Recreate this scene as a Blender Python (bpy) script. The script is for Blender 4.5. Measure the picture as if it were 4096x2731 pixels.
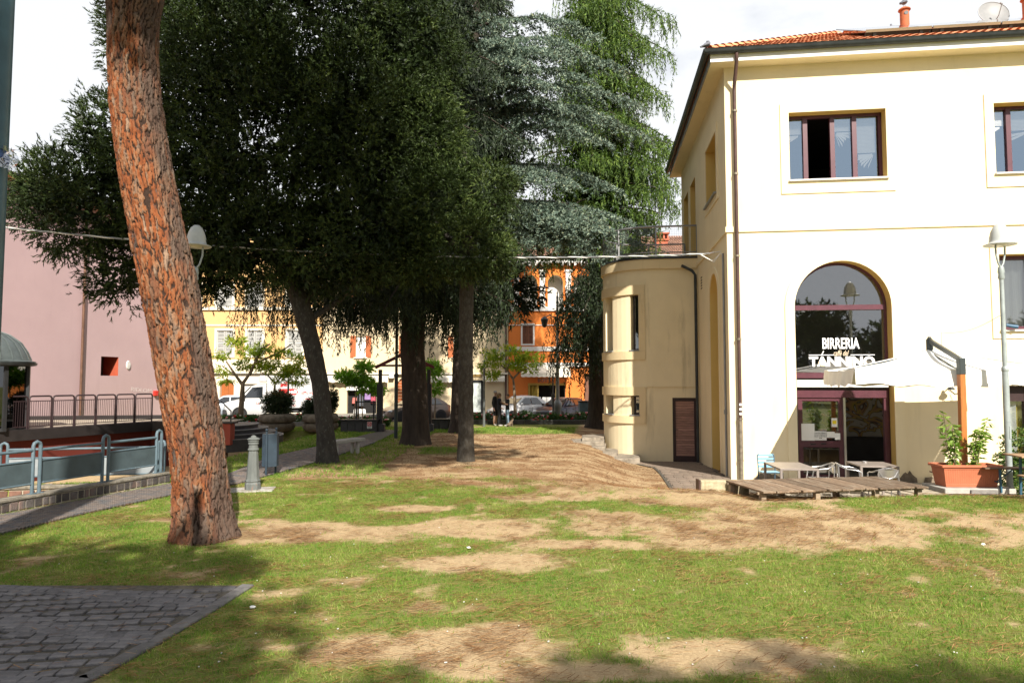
import bpy, bmesh, math, random
import numpy as np
from mathutils import Vector, Matrix, noise as mnoise
from mathutils.geometry import tessellate_polygon

R = math.radians
random.seed(7)
rng = np.random.default_rng(11)
scene = bpy.context.scene
for _o in list(bpy.data.objects):
    bpy.data.objects.remove(_o)

# ------------------------------------------------------------------ camera
EYE = 2.15
FPX, PCX, PCY = 2731.0, 2048.0, 1365.5          # focal length and centre in photo pixels
PITCH = math.atan(155.0 / FPX)
cam_data = bpy.data.cameras.new('camera')
cam_data.sensor_width = 36.0
cam_data.lens = 24.0
cam_data.clip_start = 0.05
cam_data.clip_end = 3000.0
cam = bpy.data.objects.new('camera', cam_data)
cam.location = (0, 0, EYE)
cam.rotation_euler = (math.pi / 2 + PITCH, 0, 0)
scene.collection.objects.link(cam)
scene.camera = cam

# ------------------------------------------------------------------ sky, sun, exposure
SUN_AZ, SUN_EL = R(14.5), R(38.0)               # sun behind the camera, a little to the right
world = bpy.data.worlds.new('World')
scene.world = world
world.use_nodes = True
wn, wl = world.node_tree.nodes, world.node_tree.links
wn.clear()
w_out = wn.new('ShaderNodeOutputWorld')
w_bg = wn.new('ShaderNodeBackground')
w_sky = wn.new('ShaderNodeTexSky')
w_sky.sky_type = 'NISHITA'
w_sky.sun_disc = False
w_sky.sun_elevation = SUN_EL
w_sky.sun_rotation = math.pi - SUN_AZ
w_sky.air_density = 1.0
w_sky.dust_density = 1.6
w_tc = wn.new('ShaderNodeTexCoord')
w_map = wn.new('ShaderNodeMapping')
w_map.inputs['Scale'].default_value = (1.0, 1.0, 2.6)
w_noise = wn.new('ShaderNodeTexNoise')
w_noise.inputs['Scale'].default_value = 1.7
w_noise.inputs['Detail'].default_value = 7.0
w_noise.inputs['Roughness'].default_value = 0.55
w_ramp = wn.new('ShaderNodeValToRGB')
w_ramp.color_ramp.elements[0].position = 0.36
w_ramp.color_ramp.elements[0].color = (0.45, 0.45, 0.45, 1)
w_ramp.color_ramp.elements[1].position = 0.50
w_ramp.color_ramp.elements[1].color = (1, 1, 1, 1)
w_mix = wn.new('ShaderNodeMix')
w_mix.data_type = 'RGBA'
w_mix.inputs['B'].default_value = (8.9, 9.1, 9.4, 1)     # thin bright cloud
wl.new(w_tc.outputs['Generated'], w_map.inputs['Vector'])
wl.new(w_map.outputs['Vector'], w_noise.inputs['Vector'])
wl.new(w_noise.outputs['Fac'], w_ramp.inputs['Fac'])
wl.new(w_ramp.outputs['Color'], w_mix.inputs['Factor'])
wl.new(w_sky.outputs['Color'], w_mix.inputs['A'])
wl.new(w_mix.outputs['Result'], w_bg.inputs['Color'])
w_bg.inputs['Strength'].default_value = 0.059
wl.new(w_bg.outputs['Background'], w_out.inputs['Surface'])

sun_data = bpy.data.lights.new('sun', 'SUN')
sun_data.energy = 5.0
sun_data.angle = R(0.55)
sun_data.color = (1.0, 0.93, 0.82)
sun = bpy.data.objects.new('sun', sun_data)
SUN_DIR = Vector((math.sin(SUN_AZ) * math.cos(SUN_EL), -math.cos(SUN_AZ) * math.cos(SUN_EL), math.sin(SUN_EL)))
sun.rotation_euler = (-SUN_DIR).to_track_quat('-Z', 'Y').to_euler()
sun.location = (20, -40, 40)
scene.collection.objects.link(sun)

scene.view_settings.view_transform = 'Standard'
scene.view_settings.look = 'None'
scene.view_settings.exposure = 0.93
scene.view_settings.gamma = 1.0
scene.view_settings.use_curve_mapping = False
scene.cycles.max_bounces = 6
scene.cycles.transparent_max_bounces = 12
scene.cycles.diffuse_bounces = 3
scene.cycles.glossy_bounces = 3
scene.cycles.transmission_bounces = 4
scene.cycles.caustics_reflective = False
scene.cycles.caustics_refractive = False
scene.cycles.use_denoising = True

# ------------------------------------------------------------------ measuring helpers
CP, SP = math.cos(PITCH), math.sin(PITCH)
def ray(px, py):
    u, v = (px - PCX) / FPX, (PCY - py) / FPX
    return Vector((u, CP - v * SP, SP + v * CP))
def P(px, py, Y):
    d = ray(px, py)
    return Vector((0, 0, EYE)) + d * (Y / d.y)
def G(px, py, z=0.0):
    d = ray(px, py)
    return Vector((0, 0, EYE)) + d * ((z - EYE) / d.z)
def D(x, y):
    return (x * 1.7415, y * 1.7417)

# ------------------------------------------------------------------ mesh building
COL = scene.collection
class MB:
    def __init__(s):
        s.v, s.f = [], []
    def add(s, vs, fs):
        n = len(s.v)
        s.v.extend([tuple(v) for v in vs])
        s.f.extend([tuple(i + n for i in f) for f in fs])
        return s
    def box(s, c, size, rz=0.0, taper=1.0):
        hx, hy, hz = size[0] / 2, size[1] / 2, size[2] / 2
        cs, sn = math.cos(rz), math.sin(rz)
        vs = []
        for dz in (-hz, hz):
            k = taper if dz > 0 else 1.0
            for dx, dy in ((-hx, -hy), (hx, -hy), (hx, hy), (-hx, hy)):
                x, y = dx * k, dy * k
                vs.append((c[0] + x * cs - y * sn, c[1] + x * sn + y * cs, c[2] + dz))
        return s.add(vs, [(3, 2, 1, 0), (4, 5, 6, 7), (0, 1, 5, 4), (1, 2, 6, 5), (2, 3, 7, 6), (3, 0, 4, 7)])
    def bar(s, a, b, w, h, up=(0, 0, 1)):
        a, b = Vector(a), Vector(b)
        d = (b - a).normalized()
        u = Vector(up)
        if abs(d.dot(u)) > 0.98:
            u = Vector((1, 0, 0))
        x = d.cross(u).normalized()
        z = x.cross(d).normalized()
        vs = []
        for p in (a, b):
            for i, j in ((-1, -1), (1, -1), (1, 1), (-1, 1)):
                vs.append(p + x * (i * w / 2) + z * (j * h / 2))
        return s.add(vs, [(0, 1, 2, 3), (7, 6, 5, 4), (0, 4, 5, 1), (1, 5, 6, 2), (2, 6, 7, 3), (3, 7, 4, 0)])
    def tube(s, path, r, n=8, cap=True):
        path = [Vector(p) for p in path]
        m = len(path)
        rs = r if hasattr(r, '__len__') else [r] * m
        rings = []
        ref = None
        for i, p in enumerate(path):
            t = (path[min(i + 1, m - 1)] - path[max(i - 1, 0)])
            t = t.normalized() if t.length > 1e-9 else Vector((0, 0, 1))
            if ref is None:
                ref = Vector((1, 0, 0)) if abs(t.x) < 0.8 else Vector((0, 1, 0))
            x = (ref - t * ref.dot(t)).normalized()
            ref = x
            y = t.cross(x)
            rings.append([p + (x * math.cos(2 * math.pi * k / n) + y * math.sin(2 * math.pi * k / n)) * rs[i] for k in range(n)])
        vs = [v for rg in rings for v in rg]
        fs = []
        for i in range(m - 1):
            for k in range(n):
                k2 = (k + 1) % n
                fs.append((i * n + k, i * n + k2, (i + 1) * n + k2, (i + 1) * n + k))
        if cap:
            fs.append(tuple(range(n - 1, -1, -1)))
            fs.append(tuple((m - 1) * n + k for k in range(n)))
        return s.add(vs, fs)
    def lathe(s, prof, n=20, c=(0, 0, 0), a0=0.0, a1=2 * math.pi, sy=1.0):
        full = abs(a1 - a0 - 2 * math.pi) < 1e-6
        m = n if full else n + 1
        vs, fs = [], []
        for r, z in prof:
            for k in range(m):
                a = a0 + (a1 - a0) * k / n
                vs.append((c[0] + r * math.cos(a), c[1] + r * sy * math.sin(a), c[2] + z))
        for i in range(len(prof) - 1):
            for k in range(n):
                k2 = (k + 1) % m
                fs.append((i * m + k, i * m + k2, (i + 1) * m + k2, (i + 1) * m + k))
        if full:
            if prof[0][0] > 1e-4:
                fs.append(tuple(range(m - 1, -1, -1)))
            if prof[-1][0] > 1e-4:
                fs.append(tuple((len(prof) - 1) * m + k for k in range(m)))
        return s.add(vs, fs)
    def prism(s, poly, vec):
        poly = [Vector(p) for p in poly]
        v = Vector(vec)
        n = len(poly)
        vs = poly + [p + v for p in poly]
        fs = [tuple(range(n - 1, -1, -1)), tuple(range(n, 2 * n))]
        for i in range(n):
            j = (i + 1) % n
            fs.append((i, j, n + j, n + i))
        return s.add(vs, fs)
    def pane(s, c, size):
        """single sheet facing y"""
        x, y, z = c; w, h = size[0] / 2, size[2] / 2
        return s.add([(x - w, y, z - h), (x + w, y, z - h), (x + w, y, z + h), (x - w, y, z + h)], [(0, 1, 2, 3)])
    def sphere(s, c, r, n=10, m=7, sc=(1, 1, 1)):
        prof = []
        vs, fs = [], []
        for i in range(m + 1):
            t = math.pi * i / m
            for k in range(n):
                a = 2 * math.pi * k / n
                vs.append((c[0] + r * sc[0] * math.sin(t) * math.cos(a), c[1] + r * sc[1] * math.sin(t) * math.sin(a), c[2] - r * sc[2] * math.cos(t)))
        for i in range(m):
            for k in range(n):
                k2 = (k + 1) % n
                fs.append((i * n + k, i * n + k2, (i + 1) * n + k2, (i + 1) * n + k))
        return s.add(vs, fs)
    def xform(s, fn):
        s.v = [tuple(fn(Vector(p))) for p in s.v]
        return s
    def mesh(s, name, smooth=False):
        me = bpy.data.meshes.new(name)
        me.from_pydata(s.v, [], s.f)
        me.validate()
        bm = bmesh.new()
        bm.from_mesh(me)
        bmesh.ops.recalc_face_normals(bm, faces=bm.faces)
        bm.to_mesh(me)
        bm.free()
        if smooth:
            me.polygons.foreach_set('use_smooth', [True] * len(me.polygons))
        return me

def props(o, label=None, cat=None, group=None, kind=None):
    if label: o['label'] = label
    if cat: o['category'] = cat
    if group: o['group'] = group
    if kind: o['kind'] = kind
    return o
def thing(name, label, cat, loc=(0, 0, 0), rz=0.0, group=None):
    o = bpy.data.objects.new(name, None)
    o.empty_display_size = 0.2
    o.location = loc
    o.rotation_euler = (0, 0, rz)
    COL.objects.link(o)
    return props(o, label, cat, group)
def link_mesh(name, me, mat, parent=None):
    o = bpy.data.objects.new(name, me)
    if mat is not None and not me.materials:
        me.materials.append(mat)
    COL.objects.link(o)
    if parent is not None:
        o.parent = parent
    return o
def smooth_angle(o, ang=40):
    me = o.data
    me.polygons.foreach_set('use_smooth', [True] * len(me.polygons))
    try:
        me.set_sharp_from_angle(angle=R(ang))
    except Exception:
        pass
def part(parent, name, mb, mat, smooth=0, bevel=0.0, label=None, kind=None, world=False):
    """world=True: the vertices are world coordinates of a thing without rotation."""
    if world and parent is not None:
        p, off = parent, Vector((0, 0, 0))
        M4 = Matrix.Identity(4)
        chain = []
        while p is not None:
            chain.append(p); p = p.parent
        for p in reversed(chain):
            M4 = M4 @ (Matrix.Translation(p.location) @ Matrix.Rotation(p.rotation_euler[2], 4, 'Z'))
        inv = M4.inverted()
        mb.v = [tuple(inv @ Vector(v)) for v in mb.v]
    me = mb.mesh(name)
    o = link_mesh(name, me, mat, parent)
    if smooth:
        smooth_angle(o, smooth if smooth > 1 else 40)
    if bevel:
        md = o.modifiers.new('edge', 'BEVEL')
        md.width = bevel; md.segments = 1; md.limit_method = 'ANGLE'; md.angle_limit = R(40)
    if label: o['label'] = label
    if kind: o['kind'] = kind
    return o
def copy_tree(o, parent=None):
    c = o.copy()
    COL.objects.link(c)
    c.parent = parent
    for ch in list(o.children):
        copy_tree(ch, c)
    return c

# ------------------------------------------------------------------ materials
def nodes_of(name):
    m = bpy.data.materials.new(name)
    m.use_nodes = True
    return m, m.node_tree.nodes, m.node_tree.links
MATS = {}
def srgb(r, g, b):
    f = lambda c: ((c / 255 + 0.055) / 1.055) ** 2.4 if c > 10 else c / 255 / 12.92
    return (f(r), f(g), f(b))
def mat(name, col, rough=0.7, var=0.18, scale=3.0, bump=0.0, bscale=40.0, metal=0.0, col2=None, c2lo=0.5, c2hi=0.7,
        c2scale=1.2, orand=0.0, spec=0.4, stretch=(1, 1, 1), coat=0.0):
    if name in MATS:
        return MATS[name]
    m, n, l = nodes_of(name)
    b = n['Principled BSDF']
    tc = n.new('ShaderNodeTexCoord')
    mp = n.new('ShaderNodeMapping'); mp.inputs['Scale'].default_value = stretch
    l.new(tc.outputs['Object'], mp.inputs['Vector'])
    nz = n.new('ShaderNodeTexNoise'); nz.inputs['Scale'].default_value = scale; nz.inputs['Detail'].default_value = 6
    nz.inputs['Roughness'].default_value = 0.6
    l.new(mp.outputs['Vector'], nz.inputs['Vector'])
    rp = n.new('ShaderNodeValToRGB')
    rp.color_ramp.elements[0].position = 0.3; rp.color_ramp.elements[1].position = 0.7
    rp.color_ramp.elements[0].color = (*[max(0, c * (1 - var)) for c in col], 1)
    rp.color_ramp.elements[1].color = (*[min(1, c * (1 + var)) for c in col], 1)
    l.new(nz.outputs['Fac'], rp.inputs['Fac'])
    last = rp.outputs['Color']
    if col2 is not None:
        n2 = n.new('ShaderNodeTexNoise'); n2.inputs['Scale'].default_value = c2scale; n2.inputs['Detail'].default_value = 8
        n2.inputs['Roughness'].default_value = 0.65
        l.new(mp.outputs['Vector'], n2.inputs['Vector'])
        r2 = n.new('ShaderNodeValToRGB')
        r2.color_ramp.elements[0].position = c2lo; r2.color_ramp.elements[1].position = c2hi
        l.new(n2.outputs['Fac'], r2.inputs['Fac'])
        mx = n.new('ShaderNodeMix'); mx.data_type = 'RGBA'
        l.new(r2.outputs['Color'], mx.inputs['Factor']); l.new(last, mx.inputs['A'])
        mx.inputs['B'].default_value = (*col2, 1)
        last = mx.outputs['Result']
    if orand:
        oi = n.new('ShaderNodeObjectInfo')
        mr = n.new('ShaderNodeMapRange'); mr.inputs['To Min'].default_value = 1 - orand; mr.inputs['To Max'].default_value = 1 + orand
        l.new(oi.outputs['Random'], mr.inputs['Value'])
        hv = n.new('ShaderNodeHueSaturation')
        l.new(mr.outputs['Result'], hv.inputs['Value']); l.new(last, hv.inputs['Color'])
        last = hv.outputs['Color']
    l.new(last, b.inputs['Base Color'])
    b.inputs['Roughness'].default_value = rough
    b.inputs['Metallic'].default_value = metal
    b.inputs['Specular IOR Level'].default_value = spec
    if coat:
        b.inputs['Coat Weight'].default_value = coat
        b.inputs['Coat Roughness'].default_value = 0.04
    if bump:
        n3 = n.new('ShaderNodeTexNoise'); n3.inputs['Scale'].default_value = bscale; n3.inputs['Detail'].default_value = 5
        l.new(mp.outputs['Vector'], n3.inputs['Vector'])
        bp = n.new('ShaderNodeBump'); bp.inputs['Strength'].default_value = bump; bp.inputs['Distance'].default_value = 0.02
        l.new(n3.outputs['Fac'], bp.inputs['Height']); l.new(bp.outputs['Normal'], b.inputs['Normal'])
    MATS[name] = m
    return m
def leaf_mat(name, cols, rough=0.45, transl=0.25, tcol=None, spec=0.35):
    """per-leaf colour from the face attribute rnd; cols = [(pos, colour), ...]"""
    m, n, l = nodes_of(name)
    b = n['Principled BSDF']
    at = n.new('ShaderNodeAttribute'); at.attribute_name = 'rnd'
    rp = n.new('ShaderNodeValToRGB')
    els = rp.color_ramp.elements
    while len(els) < len(cols):
        els.new(0.5)
    for e, (p, c) in zip(els, cols):
        e.position = p; e.color = (*c, 1)
    l.new(at.outputs['Fac'], rp.inputs['Fac'])
    l.new(rp.outputs['Color'], b.inputs['Base Color'])
    b.inputs['Roughness'].default_value = rough
    b.inputs['Specular IOR Level'].default_value = spec
    if transl:
        tr = n.new('ShaderNodeBsdfTranslucent')
        hs = n.new('ShaderNodeHueSaturation'); hs.inputs['Saturation'].default_value = 1.15; hs.inputs['Value'].default_value = 1.5
        l.new(rp.outputs['Color'], hs.inputs['Color']); l.new(hs.outputs['Color'], tr.inputs['Color'])
        ms = n.new('ShaderNodeMixShader'); ms.inputs['Fac'].default_value = transl
        l.new(b.outputs['BSDF'], ms.inputs[1]); l.new(tr.outputs['BSDF'], ms.inputs[2])
        l.new(ms.outputs['Shader'], n['Material Output'].inputs['Surface'])
    return m
def glass_mat(name, tint=(0.8, 0.85, 0.88), base=0.06, grazing=0.9, dark=0.55, gcol=(0.95, 0.97, 1, 1)):
    m, n, l = nodes_of(name)
    n.remove(n['Principled BSDF'])
    gl = n.new('ShaderNodeBsdfGlossy'); gl.inputs['Roughness'].default_value = 0.015
    gl.inputs['Color'].default_value = gcol
    tr = n.new('ShaderNodeBsdfTransparent'); tr.inputs['Color'].default_value = (tint[0] * dark, tint[1] * dark, tint[2] * dark, 1)
    lw = n.new('ShaderNodeLayerWeight'); lw.inputs['Blend'].default_value = 0.35
    mr = n.new('ShaderNodeMapRange'); mr.inputs['To Min'].default_value = base; mr.inputs['To Max'].default_value = grazing
    l.new(lw.outputs['Fresnel'], mr.inputs['Value'])
    ms = n.new('ShaderNodeMixShader')
    l.new(mr.outputs['Result'], ms.inputs['Fac']); l.new(tr.outputs['BSDF'], ms.inputs[1]); l.new(gl.outputs['BSDF'], ms.inputs[2])
    l.new(ms.outputs['Shader'], n['Material Output'].inputs['Surface'])
    MATS[name] = m
    return m

# text as a mesh lying in the XZ plane facing -Y
def text_mesh(body, size, shear=0.0, extrude=0.002, bold=0.0, spacing=1.0, sx=1.0):
    cu = bpy.data.curves.new('lettering', 'FONT')
    cu.body = body; cu.size = size; cu.shear = shear; cu.extrude = extrude; cu.offset = bold; cu.space_character = spacing
    cu.align_x = 'CENTER'; cu.resolution_u = 3
    to = bpy.data.objects.new('lettering', cu)
    COL.objects.link(to)
    dg = bpy.context.evaluated_depsgraph_get()
    me = bpy.data.meshes.new_from_object(to.evaluated_get(dg))
    bpy.data.objects.remove(to)
    bpy.data.curves.remove(cu)
    me.name = 'lettering'
    for v in me.vertices:
        x, y, z = v.co
        v.co = (x * sx, -z, y)
    me.materials.clear()
    return me
# ------------------------------------------------------------------ building frame (cafe)
BANG = math.atan((2393 - PCX) / FPX)
CA, SA = math.cos(BANG), math.sin(BANG)
CORNER = P(2925, 1915, 18.0)
CX0, CY0 = CORNER.x, CORNER.y
def L(a, b, z=0.0):
    """a runs right along the cafe front, b runs back along its side wall"""
    return Vector((CX0 + a * CA + b * SA, CY0 - a * SA + b * CA, z))
def FA(px, py, b=0.0):
    """photo pixel -> (a, z) on the plane of the cafe front at depth b"""
    d = ray(px, py)
    nx, ny = SA, CA
    t = ((CX0 * nx + CY0 * ny) + b) / (d.x * nx + d.y * ny)
    p = Vector((0, 0, EYE)) + d * t
    return ((p.x - CX0) * CA - (p.y - CY0) * SA, p.z)
def SB(px, py, a=0.0):
    """photo pixel -> (b, z) on the plane of the cafe side wall"""
    d = ray(px, py)
    nx, ny = CA, -SA
    t = ((CX0 * nx + CY0 * ny) + a) / (d.x * nx + d.y * ny)
    p = Vector((0, 0, EYE)) + d * t
    return ((p.x - CX0) * SA + (p.y - CY0) * CA, p.z)

# ------------------------------------------------------------------ numeric noise
_perm = rng.random((256, 256))
def vnoise(x, y):
    xi, yi = np.floor(x).astype(int), np.floor(y).astype(int)
    fx, fy = x - xi, y - yi
    fx, fy = fx * fx * (3 - 2 * fx), fy * fy * (3 - 2 * fy)
    g = lambda i, j: _perm[i % 256, j % 256]
    return (g(xi, yi) * (1 - fx) + g(xi + 1, yi) * fx) * (1 - fy) + (g(xi, yi + 1) * (1 - fx) + g(xi + 1, yi + 1) * fx) * fy
def fbm(x, y, s=1.0, o=4):
    t, amp, tot = 0, 1.0, 0
    for k in range(o):
        t = t + amp * vnoise(x * s + 17.3 * k, y * s + 9.1 * k)
        tot += amp; amp *= 0.5; s *= 2.03
    return t / tot
def ss(a, b, x):
    t = np.clip((x - a) / (b - a), 0, 1)
    return t * t * (3 - 2 * t)

# ------------------------------------------------------------------ key ground lines on the left
WALL0, WALL1 = G(0, 2062), G(678, 1932)
WDIR = (WALL1 - WALL0).normalized()
WNRM = Vector((-WDIR.y, WDIR.x, 0))               # towards the ramp (left / back)
WALLL = WALL0 - WDIR * 3.0
BACK1 = Vector((-7.35, 14.75, 0)); BACK0 = Vector((-12.2, 13.75, 0))
TERR_Z = 0.55
TERR = [(-44, 19.8), (-16.2, 21.35), (-13.95, 26.6), (-11.0, 26.4), (-11.0, 28.2), (-14.3, 28.7), (-22, 27.3), (-44, 27.0)]

DKP = G(3040, 1962, 0.17); DKD = (G(3700, 1943, 0.17) - DKP).normalized()
def gz(x, y):
    x = np.asarray(x, float); y = np.asarray(y, float)
    z = -0.11 * ss(24, 34, y) - 0.33 * ss(37.4, 37.9, y)
    z = z + 0.03 * (fbm(x, y, 0.35, 3) - 0.5) * (1 - ss(30, 34, y)) * ss(3, 8, y)
    dx, dy = x - CX0, y - CY0
    a, b = dx * CA - dy * SA, dx * SA + dy * CA
    zb = -0.45 - 0.20 * ss(0, 5.5, b) + 0.40 * ss(8.5, 14, b)
    w = ss(-4.4, -2.0, a) * ss(-5.0, -2.0, b) * (1 - ss(14, 18, b))
    w = np.maximum(w, (a > -0.9) * ss(-4.02, -3.9, b))
    z = z * (1 - w) + zb * w
    du, dv = (x - DKP.x) * DKD.x + (y - DKP.y) * DKD.y, -(x - DKP.x) * DKD.y + (y - DKP.y) * DKD.x
    z = z - 0.07 * ss(-0.25, 0.1, du) * (1 - ss(3.35, 3.6, du)) * ss(-0.1, 0.25, dv) * (1 - ss(1.4, 1.7, dv)) * (z > -0.2)
    # ramp pit and sunken yard
    wx, wy = x - WALL0.x, y - WALL0.y
    side = wx * WNRM.x + wy * WNRM.y
    bx = (y - (BACK1.y + (x - BACK1.x) * (BACK1.y - BACK0.y) / (BACK1.x - BACK0.x)))
    ramp = ss(0.16, 0.22, side) * (1 - ss(-0.05, 0.0, bx)) * (x < BACK1.x - 0.25)
    z = z - ramp * (0.25 + 0.26 * np.clip(-7.6 - x, 0, 4))
    yard = ss(0.12, 0.2, bx) * (1 - ss(-8.2, -7.9, x)) * (y < 30)
    z = z * (1 - yard) - 1.15 * yard
    return z

# ------------------------------------------------------------------ what grows where
def ell(cx, cy, hw, hh):
    c = G(*D(cx, cy)); e = G(*D(cx + hw, cy)); n0 = G(*D(cx, cy + hh)); f0 = G(*D(cx, cy - hh))
    return (c.x, (n0.y + f0.y) / 2, abs(e.x - c.x), abs(f0.y - n0.y) / 2)
BARE = [ell(*e) for e in ((730, 1222, 230, 24), (1100, 1215, 200, 22), (960, 1168, 70, 7), (1850, 1215, 640, 42), (1350, 1250, 170, 15),
        (1150, 1290, 200, 26), (980, 1490, 300, 40), (1700, 1505, 240, 42), (1250, 1545, 330, 26), (1600, 1130, 330, 36), (500, 1195, 160, 8),
        (1500, 1075, 520, 42))]
NEEDLE = [ell(*e) for e in ((1720, 1215, 330, 30), (660, 1345, 170, 16), (700, 1235, 200, 20), (560, 1450, 260, 60), (900, 1500, 330, 50),
        (250, 1195, 220, 12), (1150, 1400, 420, 30), (1080, 1255, 120, 10), (1000, 1090, 420, 40))]
def blob(lst, x, y, nz, soft=0.55):
    m = np.zeros_like(x)
    for cx, cy, rx, ry in lst:
        d = np.sqrt(((x - cx) / rx) ** 2 + ((y - cy) / ry) ** 2) + nz
        m = np.maximum(m, 1 - ss(1 - soft, 1 + soft, d))
    return m
PB_LOW = [G(*p) for p in ((-500, 2262), (0, 2142), (340, 2058), (680, 1985), (960, 1935), (1300, 1842), (1500, 1772), (1600, 1716))]
PB_UP = [G(*p) for p in ((-500, 2180), (0, 2064), (340, 2000), (680, 1936), (900, 1902), (1070, 1832), (1400, 1756), (1540, 1712))]
def in_poly(x, y, poly):
    x = np.asarray(x, float); y = np.asarray(y, float)
    c = np.zeros(x.shape, bool)
    n = len(poly)
    for i in range(n):
        x1, y1 = poly[i][0], poly[i][1]; x2, y2 = poly[(i + 1) % n][0], poly[(i + 1) % n][1]
        if y1 == y2:
            continue
        k = ((y1 > y) != (y2 > y)) & (x < (x2 - x1) * (y - y1) / (y2 - y1) + x1)
        c ^= k
    return c
PATH_B = [(p.x, p.y) for p in PB_LOW] + [(p.x, p.y) for p in reversed(PB_UP)]
CB_R = [G(*D(585, 1346)), G(*D(505, 1398)), G(*D(365, 1482)), G(*D(210, 1568))]
CB = [(-12, CB_R[0].y - 0.02), (CB_R[0].x, CB_R[0].y)] + [(p.x, p.y) for p in CB_R[1:]] + [(CB_R[3].x - 1.6, 3.0), (-12, 3.0)]
def path_dist_edge(x, y):
    return in_poly(x, y, PATH_B)
def masks(x, y):
    n1 = fbm(x, y, 1.1, 4) - 0.5
    n2 = fbm(x + 40, y - 13, 3.1, 3) - 0.5
    nz = n1 * 1.9 + n2 * 0.8
    bare = blob(BARE, x, y, nz)
    px = np.asarray(x)
    pxx = np.interp(y, [p.y for p in PB_LOW], [p.x for p in PB_LOW])
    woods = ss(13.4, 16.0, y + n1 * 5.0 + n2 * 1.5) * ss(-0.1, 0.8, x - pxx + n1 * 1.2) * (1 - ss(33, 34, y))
    gp = [ell(*e) for e in ((1085, 1082, 75, 14), (830, 1078, 70, 12), (1000, 1035, 70, 9), (1200, 984, 230, 10), (1330, 1065, 60, 6), (1150, 1100, 70, 8), (1000, 985, 150, 6))]
    tuft = blob(gp, x, y, nz * 0.8)
    wb = woods * (1 - tuft * 0.95)
    a, b = (x - CX0) * CA - (y - CY0) * SA, (x - CX0) * SA + (y - CY0) * CA
    yardbare = ss(-4.8, -3.9, a) * ss(-5.0, -4.2, b)
    frag = ss(0.58, 0.78, fbm(x - 7, y + 3, 2.3, 4)) * 0.7
    bare = np.maximum.reduce([bare, wb, yardbare, frag * (y < 16)])
    needle = blob(NEEDLE, x, y, nz)
    needle = np.maximum(needle * ss(0.35, 0.6, fbm(x + 9, y, 2.6, 4)), 0.08 * woods)
    needle = np.maximum(needle, 0.8 * ss(0.52, 0.70, fbm(x - 31, y + 22, 2.1, 4)))
    bare = np.maximum(bare, (gz(x, y) < -0.22) * 1.0)
    return np.clip(1 - bare, 0, 1), np.clip(needle, 0, 1), woods

# ------------------------------------------------------------------ ground sheet
gxl = np.concatenate([np.linspace(-900, -60, 12, endpoint=False), np.linspace(-60, -15, 30, endpoint=False), np.arange(-15, 14.5, 0.135),
                      np.linspace(14.5, 60, 30, endpoint=False), np.linspace(60, 900, 12)])
gyl = np.concatenate([np.linspace(-120, 3.2, 30, endpoint=False), np.arange(3.2, 25, 0.135), np.arange(25, 38.4, 0.3), np.linspace(38.5, 60, 12, endpoint=False),
                      np.linspace(60, 1500, 20)])
GX, GY = np.meshgrid(gxl, gyl)
GZ = gz(GX.ravel(), GY.ravel()).reshape(GX.shape)
gm, nm, wm = masks(GX.ravel(), GY.ravel())
nyy, nxx = GX.shape
gv = np.stack([GX.ravel(), GY.ravel(), GZ.ravel()], 1)
ii = (np.arange(nyy - 1)[:, None] * nxx + np.arange(nxx - 1)[None, :]).ravel()
gf = np.stack([ii, ii + 1, ii + nxx + 1, ii + nxx], 1)
def np_mesh(name, verts, faces, smooth=False, fattr=None, vattr=None):
    me = bpy.data.meshes.new(name)
    nv, nf = len(verts), len(faces)
    k = faces.shape[1]
    me.vertices.add(nv); me.loops.add(nf * k); me.polygons.add(nf)
    me.vertices.foreach_set('co', np.ascontiguousarray(verts, dtype=np.float32).ravel())
    me.loops.foreach_set('vertex_index', np.ascontiguousarray(faces, dtype=np.int32).ravel())
    me.polygons.foreach_set('loop_start', np.arange(0, nf * k, k, dtype=np.int32))
    me.polygons.foreach_set('loop_total', np.full(nf, k, dtype=np.int32))
    if smooth:
        me.polygons.foreach_set('use_smooth', np.ones(nf, dtype=bool))
    for nme, arr in (fattr or {}).items():
        me.attributes.new(nme, 'FLOAT', 'FACE').data.foreach_set('value', np.ascontiguousarray(arr, dtype=np.float32))
    for nme, arr in (vattr or {}).items():
        me.attributes.new(nme, 'FLOAT', 'POINT').data.foreach_set('value', np.ascontiguousarray(arr, dtype=np.float32))
    me.update(calc_edges=True)
    return me

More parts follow.
